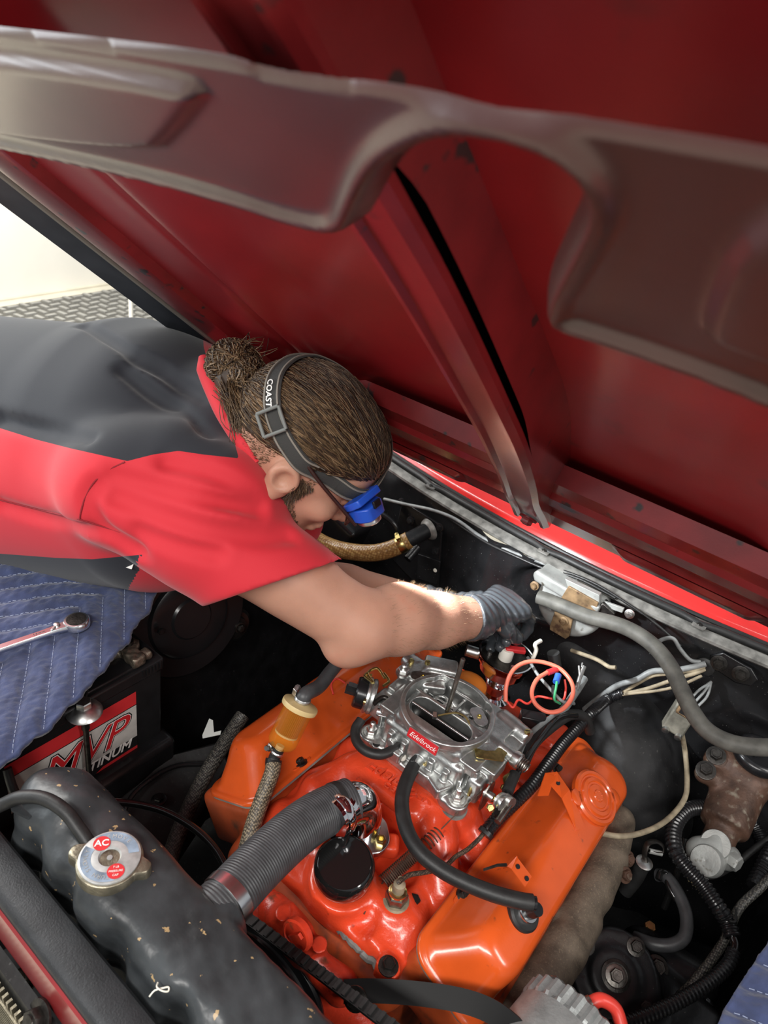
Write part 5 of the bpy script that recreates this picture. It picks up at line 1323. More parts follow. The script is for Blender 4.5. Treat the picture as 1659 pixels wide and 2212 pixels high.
# orange cap behind the air horn
MB().lathe([(.030, .87), (.034, .90), (.032, .922), (.020, .930), (0, .930)], (-.040, .150, 0), (0, 0, 1), 36).build('coil_cover', 'paint_orange_yellow')
tag(bpy.data.objects['coil_cover'], 'small yellow-orange round cover just behind the air horn', 'cover')

# ------------------------------------------------------------------ wiper motor on the firewall
wm = thing('wiper_motor', 'grey round wiper motor with a tan bracket on the firewall', 'motor', PY(1235, 1300, .40))
wc_ = PY(1236, 1302, .37); wa = unit((.05, -1, .12))
M_ = SDF(wc_ - .10, wc_ + .10, .0022)
M_.cyl(wc_ - wa * .035, wc_ + wa * .016, .062, .012)
M_.half(wc_ + V3((0, 0, .030)), (-.1, 0, 1))
M_.box(wc_ + V3((-.01, .0, .026)), (.125, .050, .022), .004, [unit((1, 0, -.06)), (0, 1, 0), unit((.06, 0, 1))], k=.004)
M_.cyl(wc_ + V3((-.068, -.01, .030)), wc_ + V3((-.068, -.024, .032)), .009, .002, k=.004)
M_.build('motor_case', 'wiper_grey', wm)
x_ = unit((.9, .0, -.35)); z_ = np.cross(x_, -wa) * -1; z_ = unit(np.cross(wa, x_))
def wpt(x, y, off): return PPL(x, y, wc_ + wa * off, wa)
MB().prism([wpt(1232, 1262, .020), wpt(1296, 1298, .020), wpt(1290, 1318, .020), wpt(1270, 1320, .020), wpt(1215, 1290, .020)], wa * .010).build('top_bracket', 'tan_bracket', wm, bevel=.001)
MB().prism([wpt(1203, 1312, .020), wpt(1240, 1330, .020), wpt(1232, 1372, .020), wpt(1224, 1378, .020), wpt(1190, 1358, .020), wpt(1190, 1350, .020)], wa * .006).build('lower_bracket', 'tan_bracket', wm, bevel=.001)
MB().prism([wpt(1226, 1245, .012), wpt(1300, 1280, .012), wpt(1300, 1300, .012), wpt(1232, 1264, .012)], wa * .014).build('cover_plate', 'wiper_grey', wm, bevel=.001)
for q in ((1218, 1342), (1360, 1326), (1155, 1265)): bolt(wm, wpt(*q, .026), wa, .0055, 'zinc' if q[0] > 1300 else 'tan_bracket')
MB().box(wpt(1310, 1318, .012), (.028, .022, .022), [x_, wa, z_]).build('connector_block', 'steel_dark', wm, bevel=.002)
MB().prism([wpt(1288, 1290, .010), wpt(1350, 1312, .010), wpt(1346, 1322, .010), wpt(1286, 1302, .010)], wa * .006).build('terminal_arm', 'wiper_grey', wm, bevel=.001)
hose('firewall_hose', 'long dark rubber hose sweeping from the wiper motor to the right', 'hose', Wy([(1163, 1290, .315), (1185, 1297, .315), (1220, 1312, .31), (1270, 1332, .31), (1330, 1348, .31), (1375, 1368, .31), (1415, 1398, .30), (1448, 1440, .28), (1472, 1490, .26), (1497, 1540, .24), (1530, 1580, .23), (1580, 1605, .23), (1640, 1614, .24), (1720, 1612, .26)]), .0125, 'rubber_dusty')
# firewall plate, screws, heater pipe and hose on the passenger side
fp = thing('firewall_plate', 'black raised cover plate with screws beside the brown heater hose', 'plate', PY(935, 1210, .42))
def fw(x, y, off=0): return PY(x, y, .418 + off)
MB().prism([fw(872, 1080), fw(958, 1135), fw(950, 1268), fw(940, 1272), fw(900, 1258), fw(845, 1200)][::-1], (0, -.006, 0)).build('plate', 'firewall_black', fp, bevel=.0015)
MB().prism([fw(905, 1195, -.006), fw(953, 1212, -.006), fw(946, 1262, -.006), fw(902, 1248, -.006)][::-1], (0, -.004, 0)).build('lower_tab', 'firewall_black', fp, bevel=.001)
for q in ((950, 1140), (940, 1190), (887, 1125), (868, 1085)): bolt(fp, fw(*q, -.008), (0, -1, .1), .006, 'body_black')
MB().lathe([(.0045, 0), (.004, .001)], fw(940, 1232, -.0105), (0, -1, 0), 14).build('hole', 'ceramic_white', fp)
ht = thing('heater_pipe', 'short black metal heater pipe leaving the firewall plate', 'pipe', PY(920, 1150, .40))
hp0 = PY(928, 1143, .412); hp1 = PY(876, 1170, .352)
MB().cyl(hp1, hp0, .0165, 28).build('pipe', 'body_black', ht)
MB().lathe([(.024, 0), (.022, .006), (.017, .010)], hp0, hp1 - hp0, 30).build('flange', 'channel_grey', ht)
MB().cyl(PY(880, 1208, .37), PY(902, 1182, .40), .009, 18).build('drain_stub', 'body_black', ht)
hh = thing('heater_hose', 'amber brown braided heater hose on the passenger side of the firewall', 'hose', PY(800, 1185, .33))
HHp = Wy([(640, 1130, .27), (672, 1158, .28), (712, 1180, .29), (760, 1192, .30), (810, 1194, .315), (850, 1184, .335), (884, 1166, .356)])
P = smooth_path(HHp, 10); MB().sweep(P, .0178, 26).build('braided_tube', 'heater_braid', hh)
band(P, .89, .955, .0192, 'gold_zinc', hh, screw=(-.2, -.5, .8))
# cables under the cowl lip
for k, (lb, pts, r) in enumerate((('grey cable under the cowl lip running right from the headlamp', [(830, 1078, .40), (880, 1090, .395), (935, 1102, .39), (985, 1122, .385), (1040, 1160, .385), (1100, 1190, .39), (1160, 1212, .39), (1205, 1228, .39)], .0034),
                    ('lower black cable sagging below the cowl lip', [(960, 1112, .39), (1000, 1140, .385), (1050, 1172, .38), (1110, 1200, .38), (1175, 1228, .385), (1250, 1250, .385), (1330, 1292, .385)], .0028),
                    ('thin black wire along the firewall edge right of the wiper motor', [(1205, 1228, .39), (1280, 1258, .388), (1350, 1300, .385), (1420, 1350, .385), (1470, 1395, .39)], .0024))):
    hose('cowl_cable', lb, 'cable', Wy(pts), r, ('wire_grey', 'wire_black', 'wire_black')[k], None, 6, 10)
hose('branch_wire', 'thin grey wire hanging below the firewall on the driver side', 'wire', Wy([(1412, 1392, .38), (1435, 1380, .38), (1455, 1380, .38), (1468, 1400, .385), (1490, 1425, .39), (1512, 1430, .40)]), .0034, 'wire_grey', None, 6, 10)
# heater box, black, behind the face
hx = thing('heater_box', 'black angular heater box at the passenger corner of the firewall', 'heater', PY(720, 1120, .40))
B2 = SDF(PY(720, 1120, .36) - .13, PY(720, 1120, .36) + .13, .003)
c_ = PY(735, 1130, .365); B2.box(c_, (.12, .07, .07), .010, [unit((.9, .0, -.3)), (0, 1, 0), unit((.3, 0, .9))]); B2.box(c_ + (-.07, .01, .02), (.10, .07, .06), .01, k=.01)
B2.build('box_shell', 'plastic_black', hx)
MB().tube([PY(800, 1095, .38), PY(850, 1130, .385), PY(862, 1170, .39)], .006, 12).build('seam_bead', 'plastic_black', hx)
# firewall bolts on the driver side
fb_ = thing('hinge_plate', 'black oval plate with two bolts on the firewall at the right', 'plate', PY(1595, 1455, .42))
def fr(x, y, off=0): return PY(x, y, .425 + off)
pts = [fr(1535, 1412), fr(1565, 1405), fr(1625, 1440), fr(1640, 1465), fr(1625, 1478), fr(1590, 1470), fr(1545, 1440)]
MB().prism([tuple(p) for p in pts][::-1], (0, -.008, 0)).build('plate', 'body_black', fb_, bevel=.002)
for q in ((1553, 1432), (1600, 1455)): bolt(fb_, fr(*q, -.010), (.1, -1, .2), .009, 'steel_dark')
gm = thing('firewall_grommet', 'black rubber grommet where the wires enter the firewall', 'grommet', PY(1522, 1440, .415))
MB().lathe([(.016, 0), (.016, .006), (.012, .009), (.008, .009)], PY(1524, 1438, .418), (0, -1, .1), 24).build('ring', 'rubber', gm)

# ------------------------------------------------------------------ voltage regulator and its harness
rg = thing('relay_box', 'grimy grey relay box hanging below the sweeping rubber hose', 'relay', PY(1462, 1550, .36))
ra = unit((.25, -1, .35)); rc_ = PY(1468, 1545, .36); xx = unit(PPL(1440, 1590, rc_, ra) - PPL(1485, 1520, rc_, ra)); yy = np.cross(ra, xx)
MB().box(rc_ + ra * .008, (.056, .036, .026), [xx, yy, ra]).build('case', 'relay_grey', rg, bevel=.003)
MB().box(rc_ - xx * .020 + ra * .023, (.022, .028, .010), [xx, yy, ra]).build('socket_rim', 'tan_bracket', rg, bevel=.002)
MB().box(rc_ - xx * .020 + ra * .0262, (.015, .020, .006), [xx, yy, ra]).build('socket_hollow', 'sticker_black', rg)
MB().lathe([(.004, 0), (.004, .008), (.002, .009)], rc_ - xx * .020 + ra * .024, ra, 14).build('terminal', 'brass', rg)
for k in (-1, 1): MB().lathe([(.006, 0), (.006, .006), (.003, .007)], rc_ + xx * .026 + yy * .011 * k + ra * .018, unit(xx * .6 + ra), 14).build('terminal_screw', 'zinc', rg)
for k in range(3): MB().tube([rc_ - xx * .028 + yy * (.016 - .008 * k), rc_ - xx * .05 + yy * (.022 - .008 * k) - ra * .01, rc_ - xx * .07 + yy * .02 - ra * .03], .0022, 8).build('lead', 'wire_grey', rg)
hose('cloth_harness', 'old tan cloth-wrapped wire hanging from the relay box to the exhaust manifold', 'wire', [PY(1472, 1580, .34)] + Wz([(1480, 1625, .86), (1484, 1680, .85), (1480, 1722, .845), (1455, 1758, .845), (1420, 1785, .85), (1375, 1802, .855), (1335, 1806, .858), (1290, 1798, .86)]), .0042, 'wire_tan')
# ------------------------------------------------------------------ master cylinder with switch block, driver side
mc = thing('master_cylinder', 'greasy brown brake master cylinder with a black round cap', 'master cylinder', PZ(1590, 1720, .78))
mtop = PZ(1612, 1665, .86); mbot = PZ(1562, 1790, .815)
C_ = SDF(np.minimum(mtop, mbot) - .11, np.maximum(mtop, mbot) + .11, .0028)
C_.cyl(mtop + (mtop - mbot) * .10, mbot, .042, .006, R2=.038)
C_.cyl(mbot, mbot + (mbot - mtop) * .35, .025, .004, k=.012)
C_.cyl(mtop - (0, 0, .02), mtop + (.004, 0, .026), .046, .006, k=.015)
e1 = PZ(1542, 1640, .87); e2 = PZ(1520, 1672, .86)
C_.cap(mtop, e1, .020, .017, k=.012); C_.cap(mtop + (mbot - mtop) * .3, e2, .018, .015, k=.012)
C_.build('casting', 'rust_brown', mc)
for e in (e1, e2): bolt(mc, e + (0, -.006, .014), (-.1, -.5, .8), .0105, 'steel_dark')
cn = unit((.02, -.12, 1)); MB().lathe([(.040, 0), (.041, .004), (.039, .012), (.034, .016), (.031, .0165), (.030, .014), (0, .0145)], mtop + (.004, 0, .036), cn, 40).build('reservoir_cap', 'plastic_black', mc)
MB().box(mtop + V3((.004, 0, .036)) + cn * .017, (.004, .044, .005), [unit((.9, -.3, 0)), unit((.3, .9, 0)), cn]).build('cap_grip', 'plastic_black', mc, bevel=.001)
sw = thing('switch_block', 'silver metal fitting block with round plugs below the master cylinder', 'fitting', PZ(1540, 1850, .79))
sb = PZ(1540, 1845, .80)
S_ = SDF(sb - .07, sb + .07, .002)
S_.cap(PZ(1513, 1838, .80), PZ(1572, 1852, .80), .022, .020); S_.cap(PZ(1545, 1820, .812), PZ(1530, 1858, .80), .020, .022, k=.006)
S_.build('block', 'wiper_grey', sw)
for q, ax_, r in (((1545, 1826), (-.1, -.55, .8), .0225), ((1528, 1860), (-.3, -.75, .6), .0235)):
    p = PZ(*q, .815 if q[1] < 1840 else .808); MB().lathe([(r, -.012), (r, .008), (r * .94, .011), (r * .2, .0112), (0, .0105)], p, ax_, 32).build('round_plug', 'wiper_grey', sw)
MB().hexa(PZ(1574, 1852, .808), (.8, -.3, .2), .013, .018).build('hex_plug', 'wiper_grey', sw, smooth=False)
MB().cyl(PZ(1577, 1856, .812), PZ(1586, 1850, .812), .006).build('yellow_tip', 'gold_zinc', sw)
hose('brake_line', 'dark curved line below the silver fitting block', 'pipe', Wz([(1500, 1868, .78), (1520, 1890, .78), (1550, 1888, .78), (1590, 1865, .78), (1635, 1830, .79), (1680, 1800, .80)]), .0055, 'rubber')
# looping conduit on the right
lc = thing('wire_conduit', 'black corrugated conduit looping down the right side past the blanket', 'conduit', PZ(1520, 1920, .80))
LCp = Wz([(1545, 1748, .80), (1515, 1744, .81), (1485, 1750, .82), (1462, 1775, .825), (1454, 1808, .825), (1462, 1845, .825), (1490, 1882, .82), (1520, 1915, .815), (1548, 1955, .81), (1570, 1990, .80), (1583, 2025, .795)])
corrugated(LCp, .0125, .0072, .16, 16).build('upper_run', 'plastic_black', lc, angle=25)
corrugated(Wz([(1585, 2055, .79), (1572, 2085, .785), (1535, 2120, .78), (1480, 2155, .775), (1420, 2185, .77), (1340, 2215, .765), (1250, 2240, .76)]), .0095, .0062, .16, 14).build('lower_run', 'plastic_black', lc, angle=25)
MB().tube(Wz([(1583, 2025, .795), (1588, 2040, .793), (1585, 2058, .79)]), .006, 10).build('bare_wires', 'gloss_black', lc)
MB().tube(Wz([(1590, 1965, .81), (1588, 1990, .812), (1575, 1990, .812)]), .002, 8).build('zip_tie', 'wire_black', lc)
for lb, pts in (('corrugated black tube at the right picture edge with a yellow stripe', [(1672, 1830, .80), (1655, 1860, .80), (1640, 1890, .79), (1628, 1915, .785)]), ('short corrugated black tube near the bottom right corner', [(1500, 2225, .70), (1515, 2190, .70), (1525, 2165, .70)]), ('corrugated black tube passing behind the brown master cylinder', [(1610, 1760, .76), (1632, 1790, .75), (1650, 1830, .74)])):
    tag(corrugated(Wz(pts), .0125, .0075, .16, 14).build('corrugated_tube', 'plastic_black', None, angle=25), lb, 'tube')
# dipstick, bracket hoses, steering pump
dp = thing('dipstick', 'oil dipstick with a looped metal handle beside the exhaust manifold', 'dipstick', PZ(1370, 1900, .74))
MB().tube(Wz([(1350, 1925, .73), (1372, 1898, .76), (1388, 1868, .79)]), .0115, 18).build('guide_tube', 'rubber', dp)
MB().lathe([(.0125, 0), (.013, .004), (.009, .006)], PZ(1390, 1866, .792), PZ(1390, 1866, .80) - PZ(1372, 1898, .76), 24).build('tube_collar', 'zinc', dp)
MB().tube(Wz([(1393, 1862, .795), (1393, 1840, .81), (1400, 1822, .82), (1418, 1818, .822), (1433, 1828, .82), (1432, 1842, .812), (1418, 1843, .81), (1402, 1838, .81)]), .0052, 10, flat=.35).build('loop_handle', 'steel_dark', dp)
MB().cyl(PZ(1403, 1838, .811), PZ(1430, 1844, .811), .004).build('grip', 'wiper_grey', dp)
hose('steering_hose', 'grey rubber hose curving down beside the dipstick', 'hose', Wz([(1420, 1890, .76), (1440, 1895, .77), (1465, 1930, .77), (1482, 1975, .765), (1480, 2020, .755), (1455, 2040, .745), (1415, 2040, .735), (1370, 2025, .72)]), .0095, 'rubber_grey')
hose('steel_line', 'thin bare steel line dropping diagonally behind the conduit loop', 'pipe', Wz([(1480, 1810, .80), (1470, 1860, .77), (1450, 1920, .72), (1435, 1960, .68)]), .0055, 'gloss_black')
hose('ground_cable', 'braided dark cable at the right edge running up to the fender', 'cable', Wz([(1690, 1870, .84), (1640, 1920, .82), (1595, 1965, .80), (1560, 2040, .77), (1500, 2120, .74), (1470, 2150, .72)]), .0065, 'braid_dark')
hose('hook_clip', 'small black hooked clip near the dipstick', 'clip', Wz([(1422, 1900, .77), (1428, 1885, .775), (1440, 1888, .775), (1445, 1915, .77), (1462, 1945, .765)]), .0050, 'gloss_black')
ps = thing('steering_box', 'greasy black steering gear box with a round bolted cover', 'steering box', PZ(1340, 2110, .62))
pc = PZ(1328, 2108, .735); pa = unit((.12, -.45, .88))
G_ = SDF(pc - .14, pc + .14, .0034)
G_.cyl(pc - pa * .07, pc, .062, .006); G_.cyl(pc - pa * .02, pc + pa * .004, .034, .004, k=.008); G_.box(pc + V3((.08, .02, -.05)), (.14, .12, .07), .02, k=.03)
G_.cap(pc + V3((.02, .10, -.05)), pc + V3((.10, .11, -.04)), .035, .03, k=.02)
G_.build('housing', 'body_black', ps)
MB().lathe([(.020, 0), (.020, .005), (.016, .006), (.016, .003), (.012, .003)], pc + pa * .004, pa, 32).build('cover_ring', 'steel_dark', ps)
bolt(ps, pc + pa * .006, pa, .0095, 'steel')
for k in range(4):
    x_, y_, a_ = frame(pa); t = k * 1.57 + 1.2; bolt(ps, pc + (x_ * math.cos(t) + y_ * math.sin(t)) * .050, pa, .0085, 'steel_dark')
bolt(ps, PZ(1418, 2090, .72), pa, .011, 'steel_dark'); bolt(ps, PZ(1402, 2005, .70), (0, -.3, 1), .009, 'brass', False)
# black drum on the passenger inner fender
dr = thing('blower_motor', 'round black blower drum on the passenger inner fender', 'blower', PX(400, 1330, -.50))
bc2 = PX(405, 1330, -.500); ba2 = unit((1, -.12, .22))
MB().lathe([(.120, -.03), (.120, .0), (.114, .006), (.080, .006), (.076, .012), (.070, .014), (.040, .014), (.036, .018), (0, .018)], bc2, ba2, 64).build('drum', 'plastic_black', dr, angle=30)
p = PX(505, 1348, -.487)
MB().lathe([(.034, -.02), (.034, .006), (.028, .010), (.020, .010), (.018, .016), (.010, .016), (.009, .022), (0, .022)], p, ba2, 36).build('hub', 'gloss_black', dr, angle=30)
bolt(dr, p + ba2 * .020, ba2, .007, 'steel_dark')
for q in ((345, 1362), (410, 1392)): bolt(dr, PX(*q, -.486), ba2, .006, 'body_black', False)
# black duct and bits between battery and engine
du = thing('splash_duct', 'dull black plastic duct panel below the battery', 'duct', PZ(300, 1690, .66))
MB().prism(Wz([(60, 1690, .74), (330, 1640, .74), (470, 1600, .72), (500, 1650, .70), (430, 1760, .68), (350, 1880, .66), (150, 1760, .70)]), (0, 0, -.05)).build('panel', 'dusty_black', du, bevel=.006)
MB().tube(Wz([(262, 1770, .72), (285, 1720, .735), (330, 1680, .74), (380, 1655, .738), (440, 1650, .73)]), .004, 10).build('panel_bead', 'body_black', du)
bolt(du, PZ(343, 1728, .72), (0, 0, 1), .008, 'body_black')
hose('washer_tube', 'thin black tube arching from the radiator toward the engine front', 'tube', Wz([(200, 1735, .86), (250, 1733, .86), (300, 1738, .855), (360, 1755, .85), (420, 1790, .84), (465, 1835, .83), (495, 1890, .82)]), .0052, 'gloss_black')
pp = Wz([(452, 1552, .742), (460, 1556, .742), (462, 1582, .742), (478, 1578, .742), (476, 1586, .742), (438, 1594, .742), (437, 1588, .742)])
tag(MB().prism(pp[::-1], (0, 0, -.0015)).build('paper_scrap', 'white_paper', None, smooth=False), 'torn scrap of white paper on the black duct', 'paper')
hose('battery_cable', 'black battery cable with a bare strand going down beside the radiator', 'cable', Wz([(15, 1660, .90), (25, 1695, .88), (40, 1730, .86)]), .006, 'rubber')
# ------------------------------------------------------------------ the mechanic leaning over the fender
def cam2w(v): return ROT @ V3(v)
hF = unit(cam2w((.63, -.68, -.40))); hU = cam2w((.67, .64, .40)); hU = unit(hU - hF * (hU @ hF)); hS = np.cross(hF, hU)     # head: forward, up, his right
earp = D(604, 1040, .925)
HC = earp - hS * .074 + hU * .046 + hF * .004
def hp(f, u, s): return HC + hF * f + hU * u + hS * s
SR = D(305, 1058, .935); tL = unit((-.2, .95, .12))
T0 = SR + tL * .185
tA = unit((.96, .20, .17)); tL = unit(tL - tA * (tL @ tA)); tB = np.cross(tA, tL)                                            # torso: forward axis, his left, back normal
if tB[2] < 0: tB = -tB
SL = T0 + tL * .140 + V3((0, 0, -.075))
EL = D(782, 1352, 1.00); WR = D(1030, 1333, 1.135)
def tp(a, l, b): return T0 + tA * a + tL * l + tB * b
person = thing('person', 'person in a red and black work shirt leaning over the engine bay', 'person', (T0[0] - .55, T0[1], .0))
# --- skin: head, neck, both arms as one body
B = SDF((-.60, -.36, .93), (.14, .36, 1.56), .0028)
axh = [hF, hU, hS]
B.ell(hp(-.008, .000, 0), (.097, .088, .076), axh)
B.ell(hp(.040, -.045, 0), (.062, .085, .060), axh, k=.02)
B.ell(hp(.060, .022, 0), (.038, .040, .060), axh, k=.02)
for s_ in (-1, 1):
    B.cap(hp(.000, -.078, s_ * .050), hp(.072, -.112, s_ * .014), .020, .020, k=.02)
    B.ell(hp(.070, -.045, s_ * .040), (.022, .020, .022), axh, k=.015)
    B.ell(hp(.093, -.012, s_ * .032), (.014, .011, .018), axh, k=.008, sub=True)
    B.ell(hp(.082, -.013, s_ * .031), (.0125, .0125, .0125), axh, k=.002)
    B.cap(hp(.092, .006, s_ * .014), hp(.084, .008, s_ * .048), .008, .006, k=.008)
B.cap(hp(.098, -.008, 0), hp(.116, -.046, 0), .008, .012, k=.008)
B.cap(hp(.105, -.050, -.012), hp(.105, -.050, .012), .009, .009, k=.006)
B.cap(hp(.098, -.076, -.018), hp(.098, -.076, .018), .008, .008, k=.005); B.cap(hp(.096, -.088, -.014), hp(.096, -.088, .014), .0085, .0085, k=.005)
B.cap(hp(.080, -.112, 0), hp(.084, -.116, 0), .018, .018, k=.015)
# right ear: a cupped shell
for s_ in (-1, 1):
    ec = hp(-.006, -.040, s_ * .078); ea_ = [unit(hF * .8 - hS * s_ * .35 * 0 + hU * 0), hU, hS * s_]
    B.ell(ec, (.020, .033, .010), [unit(hF + hU * .25), unit(hU - hF * .25), hS], k=.006)
    B.torus(ec + hS * s_ * .006 + hU * .006, hS, .0165, .0042, k=.003)
    B.ell(ec + hS * s_ * .009 + hU * .004, (.010, .013, .0075), axh, k=.004, sub=True)
    B.ell(ec + hF * .004 - hU * .026 + hS * s_ * .003, (.010, .011, .007), axh, k=.006)
NB = T0 + tA * .055 + tB * .025
B.cap(hp(-.030, -.050, 0), NB - tA * .02, .058, .060, k=.025)
B.cap(SR + tL * .03 - tB * .01, SL - tL * .03 - tB * .01, .050, .050, k=.03)
# right arm
B.path([SR, SR + (EL - SR) * .45, EL], [.048, .052, .049], k=.01)
fo = WR - EL
B.path([EL, EL + fo * .28 + V3((0, .004, .006)), EL + fo * .62, WR], [.047, .0505, .041, .0315], k=.015)
B.ell(EL + V3((-.004, -.028, -.026)), (.030, .030, .026), k=.02)
B.ell(SR + (EL - SR) * .66 + V3((0, .012, .010)), (.048, .043, .043), k=.03)
# left arm, mostly behind the right one
ELl = D(615, 1250, 1.22); WL = D(935, 1312, 1.25)
B.path([SL, ELl], [.060, .048], k=.01); B.path([ELl, ELl + (WL - ELl) * .4, WL], [.047, .044, .031], k=.012)
# hands
def hand(G, W, K, tips, thumb, r=.0092, palm=.020):
    """palm from wrist W to knuckle points K, four two-bend fingers to tips and a thumb from the palm side"""
    for k in K: G.cap(W, k, .022, palm * .68, k=.012)
    for k, t in zip(K, tips):
        m1 = k + (t[0] - k); G.path([k, t[0], t[1], t[2]], [r * 1.15, r * 1.05, r, r * .85], k=.003)
    G.path([W + (K[0] - W) * .35, thumb[0], thumb[1], thumb[2]], [.016, r * 1.25, r * 1.1, r * .9], k=.006)
def fingers(W, Kc, across, down, fwd, L=(.040, .027, .021), n=4, spread=.0195):
    K = []; T = []
    for i in range(n):
        o = (i - 1.5) * spread; k = Kc + across * o - fwd * (.006 * abs(i - 1.2)); s_ = (1.0, 1.08, 1.0, .82)[i]
        a = k + (fwd * .75 + down * .66) * L[0] * s_; b = a + (fwd * .10 + down * .99) * L[1] * s_; c = b + (down * .85 - fwd * .52) * L[2] * s_
        K.append(k); T.append((a, b, c))
    return K, T
dn = unit((0.05, .10, -1)); fw_ = unit(D(1130, 1300, 1.22) - WR); ac = unit(np.cross(fw_, dn)); 
KcR = D(1108, 1300, 1.205)
KR, TR = fingers(WR, KcR, -ac, dn, fw_)
near = ac if (ac @ (CAM - WR)) > 0 else -ac
thR = (WR + fw_ * .045 + near * .030 + dn * .018, WR + fw_ * .072 + near * .034 + dn * .040, WR + fw_ * .090 + near * .026 + dn * .062)
hand(B, WR, KR, TR, thR)
fwl = unit(D(990, 1318, 1.25) - WL); dnl = unit(D(1010, 1405, 1.17) - D(985, 1325, 1.24)); acl = unit(np.cross(fwl, dnl)); KcL = WL + fwl * .085
KL, TL = fingers(WL, KcL, acl, dnl, fwl)
thL = (WL + fwl * .045 - acl * .030 + dnl * .018, WL + fwl * .070 - acl * .036 + dnl * .040, WL + fwl * .085 - acl * .026 + dnl * .062)
hand(B, WL, KL, TL, thL)
B.half(H0 + HN * .012, -HN)
B.build('body', 'skin', person, smooth_it=2)

def sample(sd, p):
    q = (np.asarray(p) - sd.lo) / sd.h; i = np.clip(np.round(q).astype(int), 0, np.array(sd.F.shape) - 1); return sd.F[i[..., 0], i[..., 1], i[..., 2]]
def hit(sd, x, y, d0=.55, d1=1.6, off=0.):
    dd = np.linspace(d0, d1, 900); P = CAM + np.outer(dd, ray(x, y)); s_ = sample(sd, P); w = np.argmax(s_ < off)
    return P[w] if s_[w] < off else None
def radial(sd, c, d, r0=.02, r1=.20, off=0.):
    rr = np.linspace(r0, r1, 400); P = c + np.outer(rr, d); s_ = sample(sd, P); w = np.argmax(s_ > off); return P[w] if s_[w] > off else P[-1]

# --- hair cap: long hair combed back over the crown
HR = SDF(HC - .16, HC + .16, .0024)
HR.ell(hp(-.012, .004, 0), (.103, .093, .082), axh)
HR.ell(hp(.036, .034, 0), (.058, .052, .068), axh, k=.02)
HR.half(hp(.088, .040, 0), unit(hF * .80 - hU * .60))          # hairline at the forehead
HR.half(hp(-.02, -.012, 0), unit(-hU + hF * .50))                # side line under the strap
HR.disp(lambda X, Y, Z: .0006 * np.sin(900 * ((X - HC[0]) * hS[0] + (Y - HC[1]) * hS[1] + (Z - HC[2]) * hS[2]) + 30 * X))
hair = HR.build('hair', 'hair_dark', person, smooth_it=1)
BUN = D(548, 838, .975)                                          # where the hair is tied
bunr = BUN
def strands(name, roots, ends, npt=11, r=.0007, lift=.002, mats=('hair_dark', 'hair_mid', 'hair_light'), wts=(.40, .38, .22), parent=None, sdf=HR, jitter=.004):
    V = []; F = []; M = []; n0 = 0
    for a, b in zip(roots, ends):
        off = RNG.normal(0, jitter, 3); t = np.linspace(0, 1, npt); P = a + np.outer(t, b - a) + np.outer(np.sin(np.pi * t), off)
        Q = []
        for k, p in enumerate(P):
            if sdf is not None:
                d = p - HC; L = np.linalg.norm(d); s_ = radial(sdf, HC, d / L, .05, .17)
                Q.append(s_ + d / L * (lift * (.3 + .7 * RNG.random())) if k < npt - 1 else p)
            else: Q.append(p)
        Q = np.array(Q); T = np.gradient(Q, axis=0); T /= np.linalg.norm(T, axis=1, keepdims=True) + 1e-9
        S1 = np.cross(T, Q - HC); S1 /= np.linalg.norm(S1, axis=1, keepdims=True) + 1e-9; S2 = np.cross(T, S1)
        rr = r * np.interp(t, [0, .15, .8, 1], [.4, 1, 1, .5])[:, None]
        ring = np.stack([Q + S1 * rr * 1.5, Q + S2 * rr, Q - S1 * rr * 1.5], 1).reshape(-1, 3); V.append(ring)
        m = RNG.choice(3, p=wts)
        for k in range(npt - 1):
            for j in range(3):
                a0 = n0 + k * 3 + j; b0 = n0 + k * 3 + (j + 1) % 3; F.append((a0, b0, b0 + 3, a0 + 3)); M.append(m)
        n0 += npt * 3
    o = link(name, np.vstack(V), np.array(F), list(mats), parent or person, mi=M, angle=180); return o
roots = []; 
while len(roots) < 2600:
    d = unit(RNG.normal(0, 1, 3)); f, u, s_ = d
    if u < -.12 + .45 * f * (f > 0) or f < -.55: continue
    dd_ = unit(hF * f + hU * u + hS * s_)
    p = radial(HR, HC, dd_, .05, .17)
    q = p - HC
    if (q @ hF - .088) * .80 - (q @ hU - .040) * .60 > -.001: continue
    roots.append(p)
roots = np.array(roots)
ends = BUN + RNG.normal(0, .006, (len(roots), 3))
strands('hair_strand', roots, ends, r=.0006, lift=.0028, npt=9, wts=(.42, .40, .18))['kind'] = 'stuff'
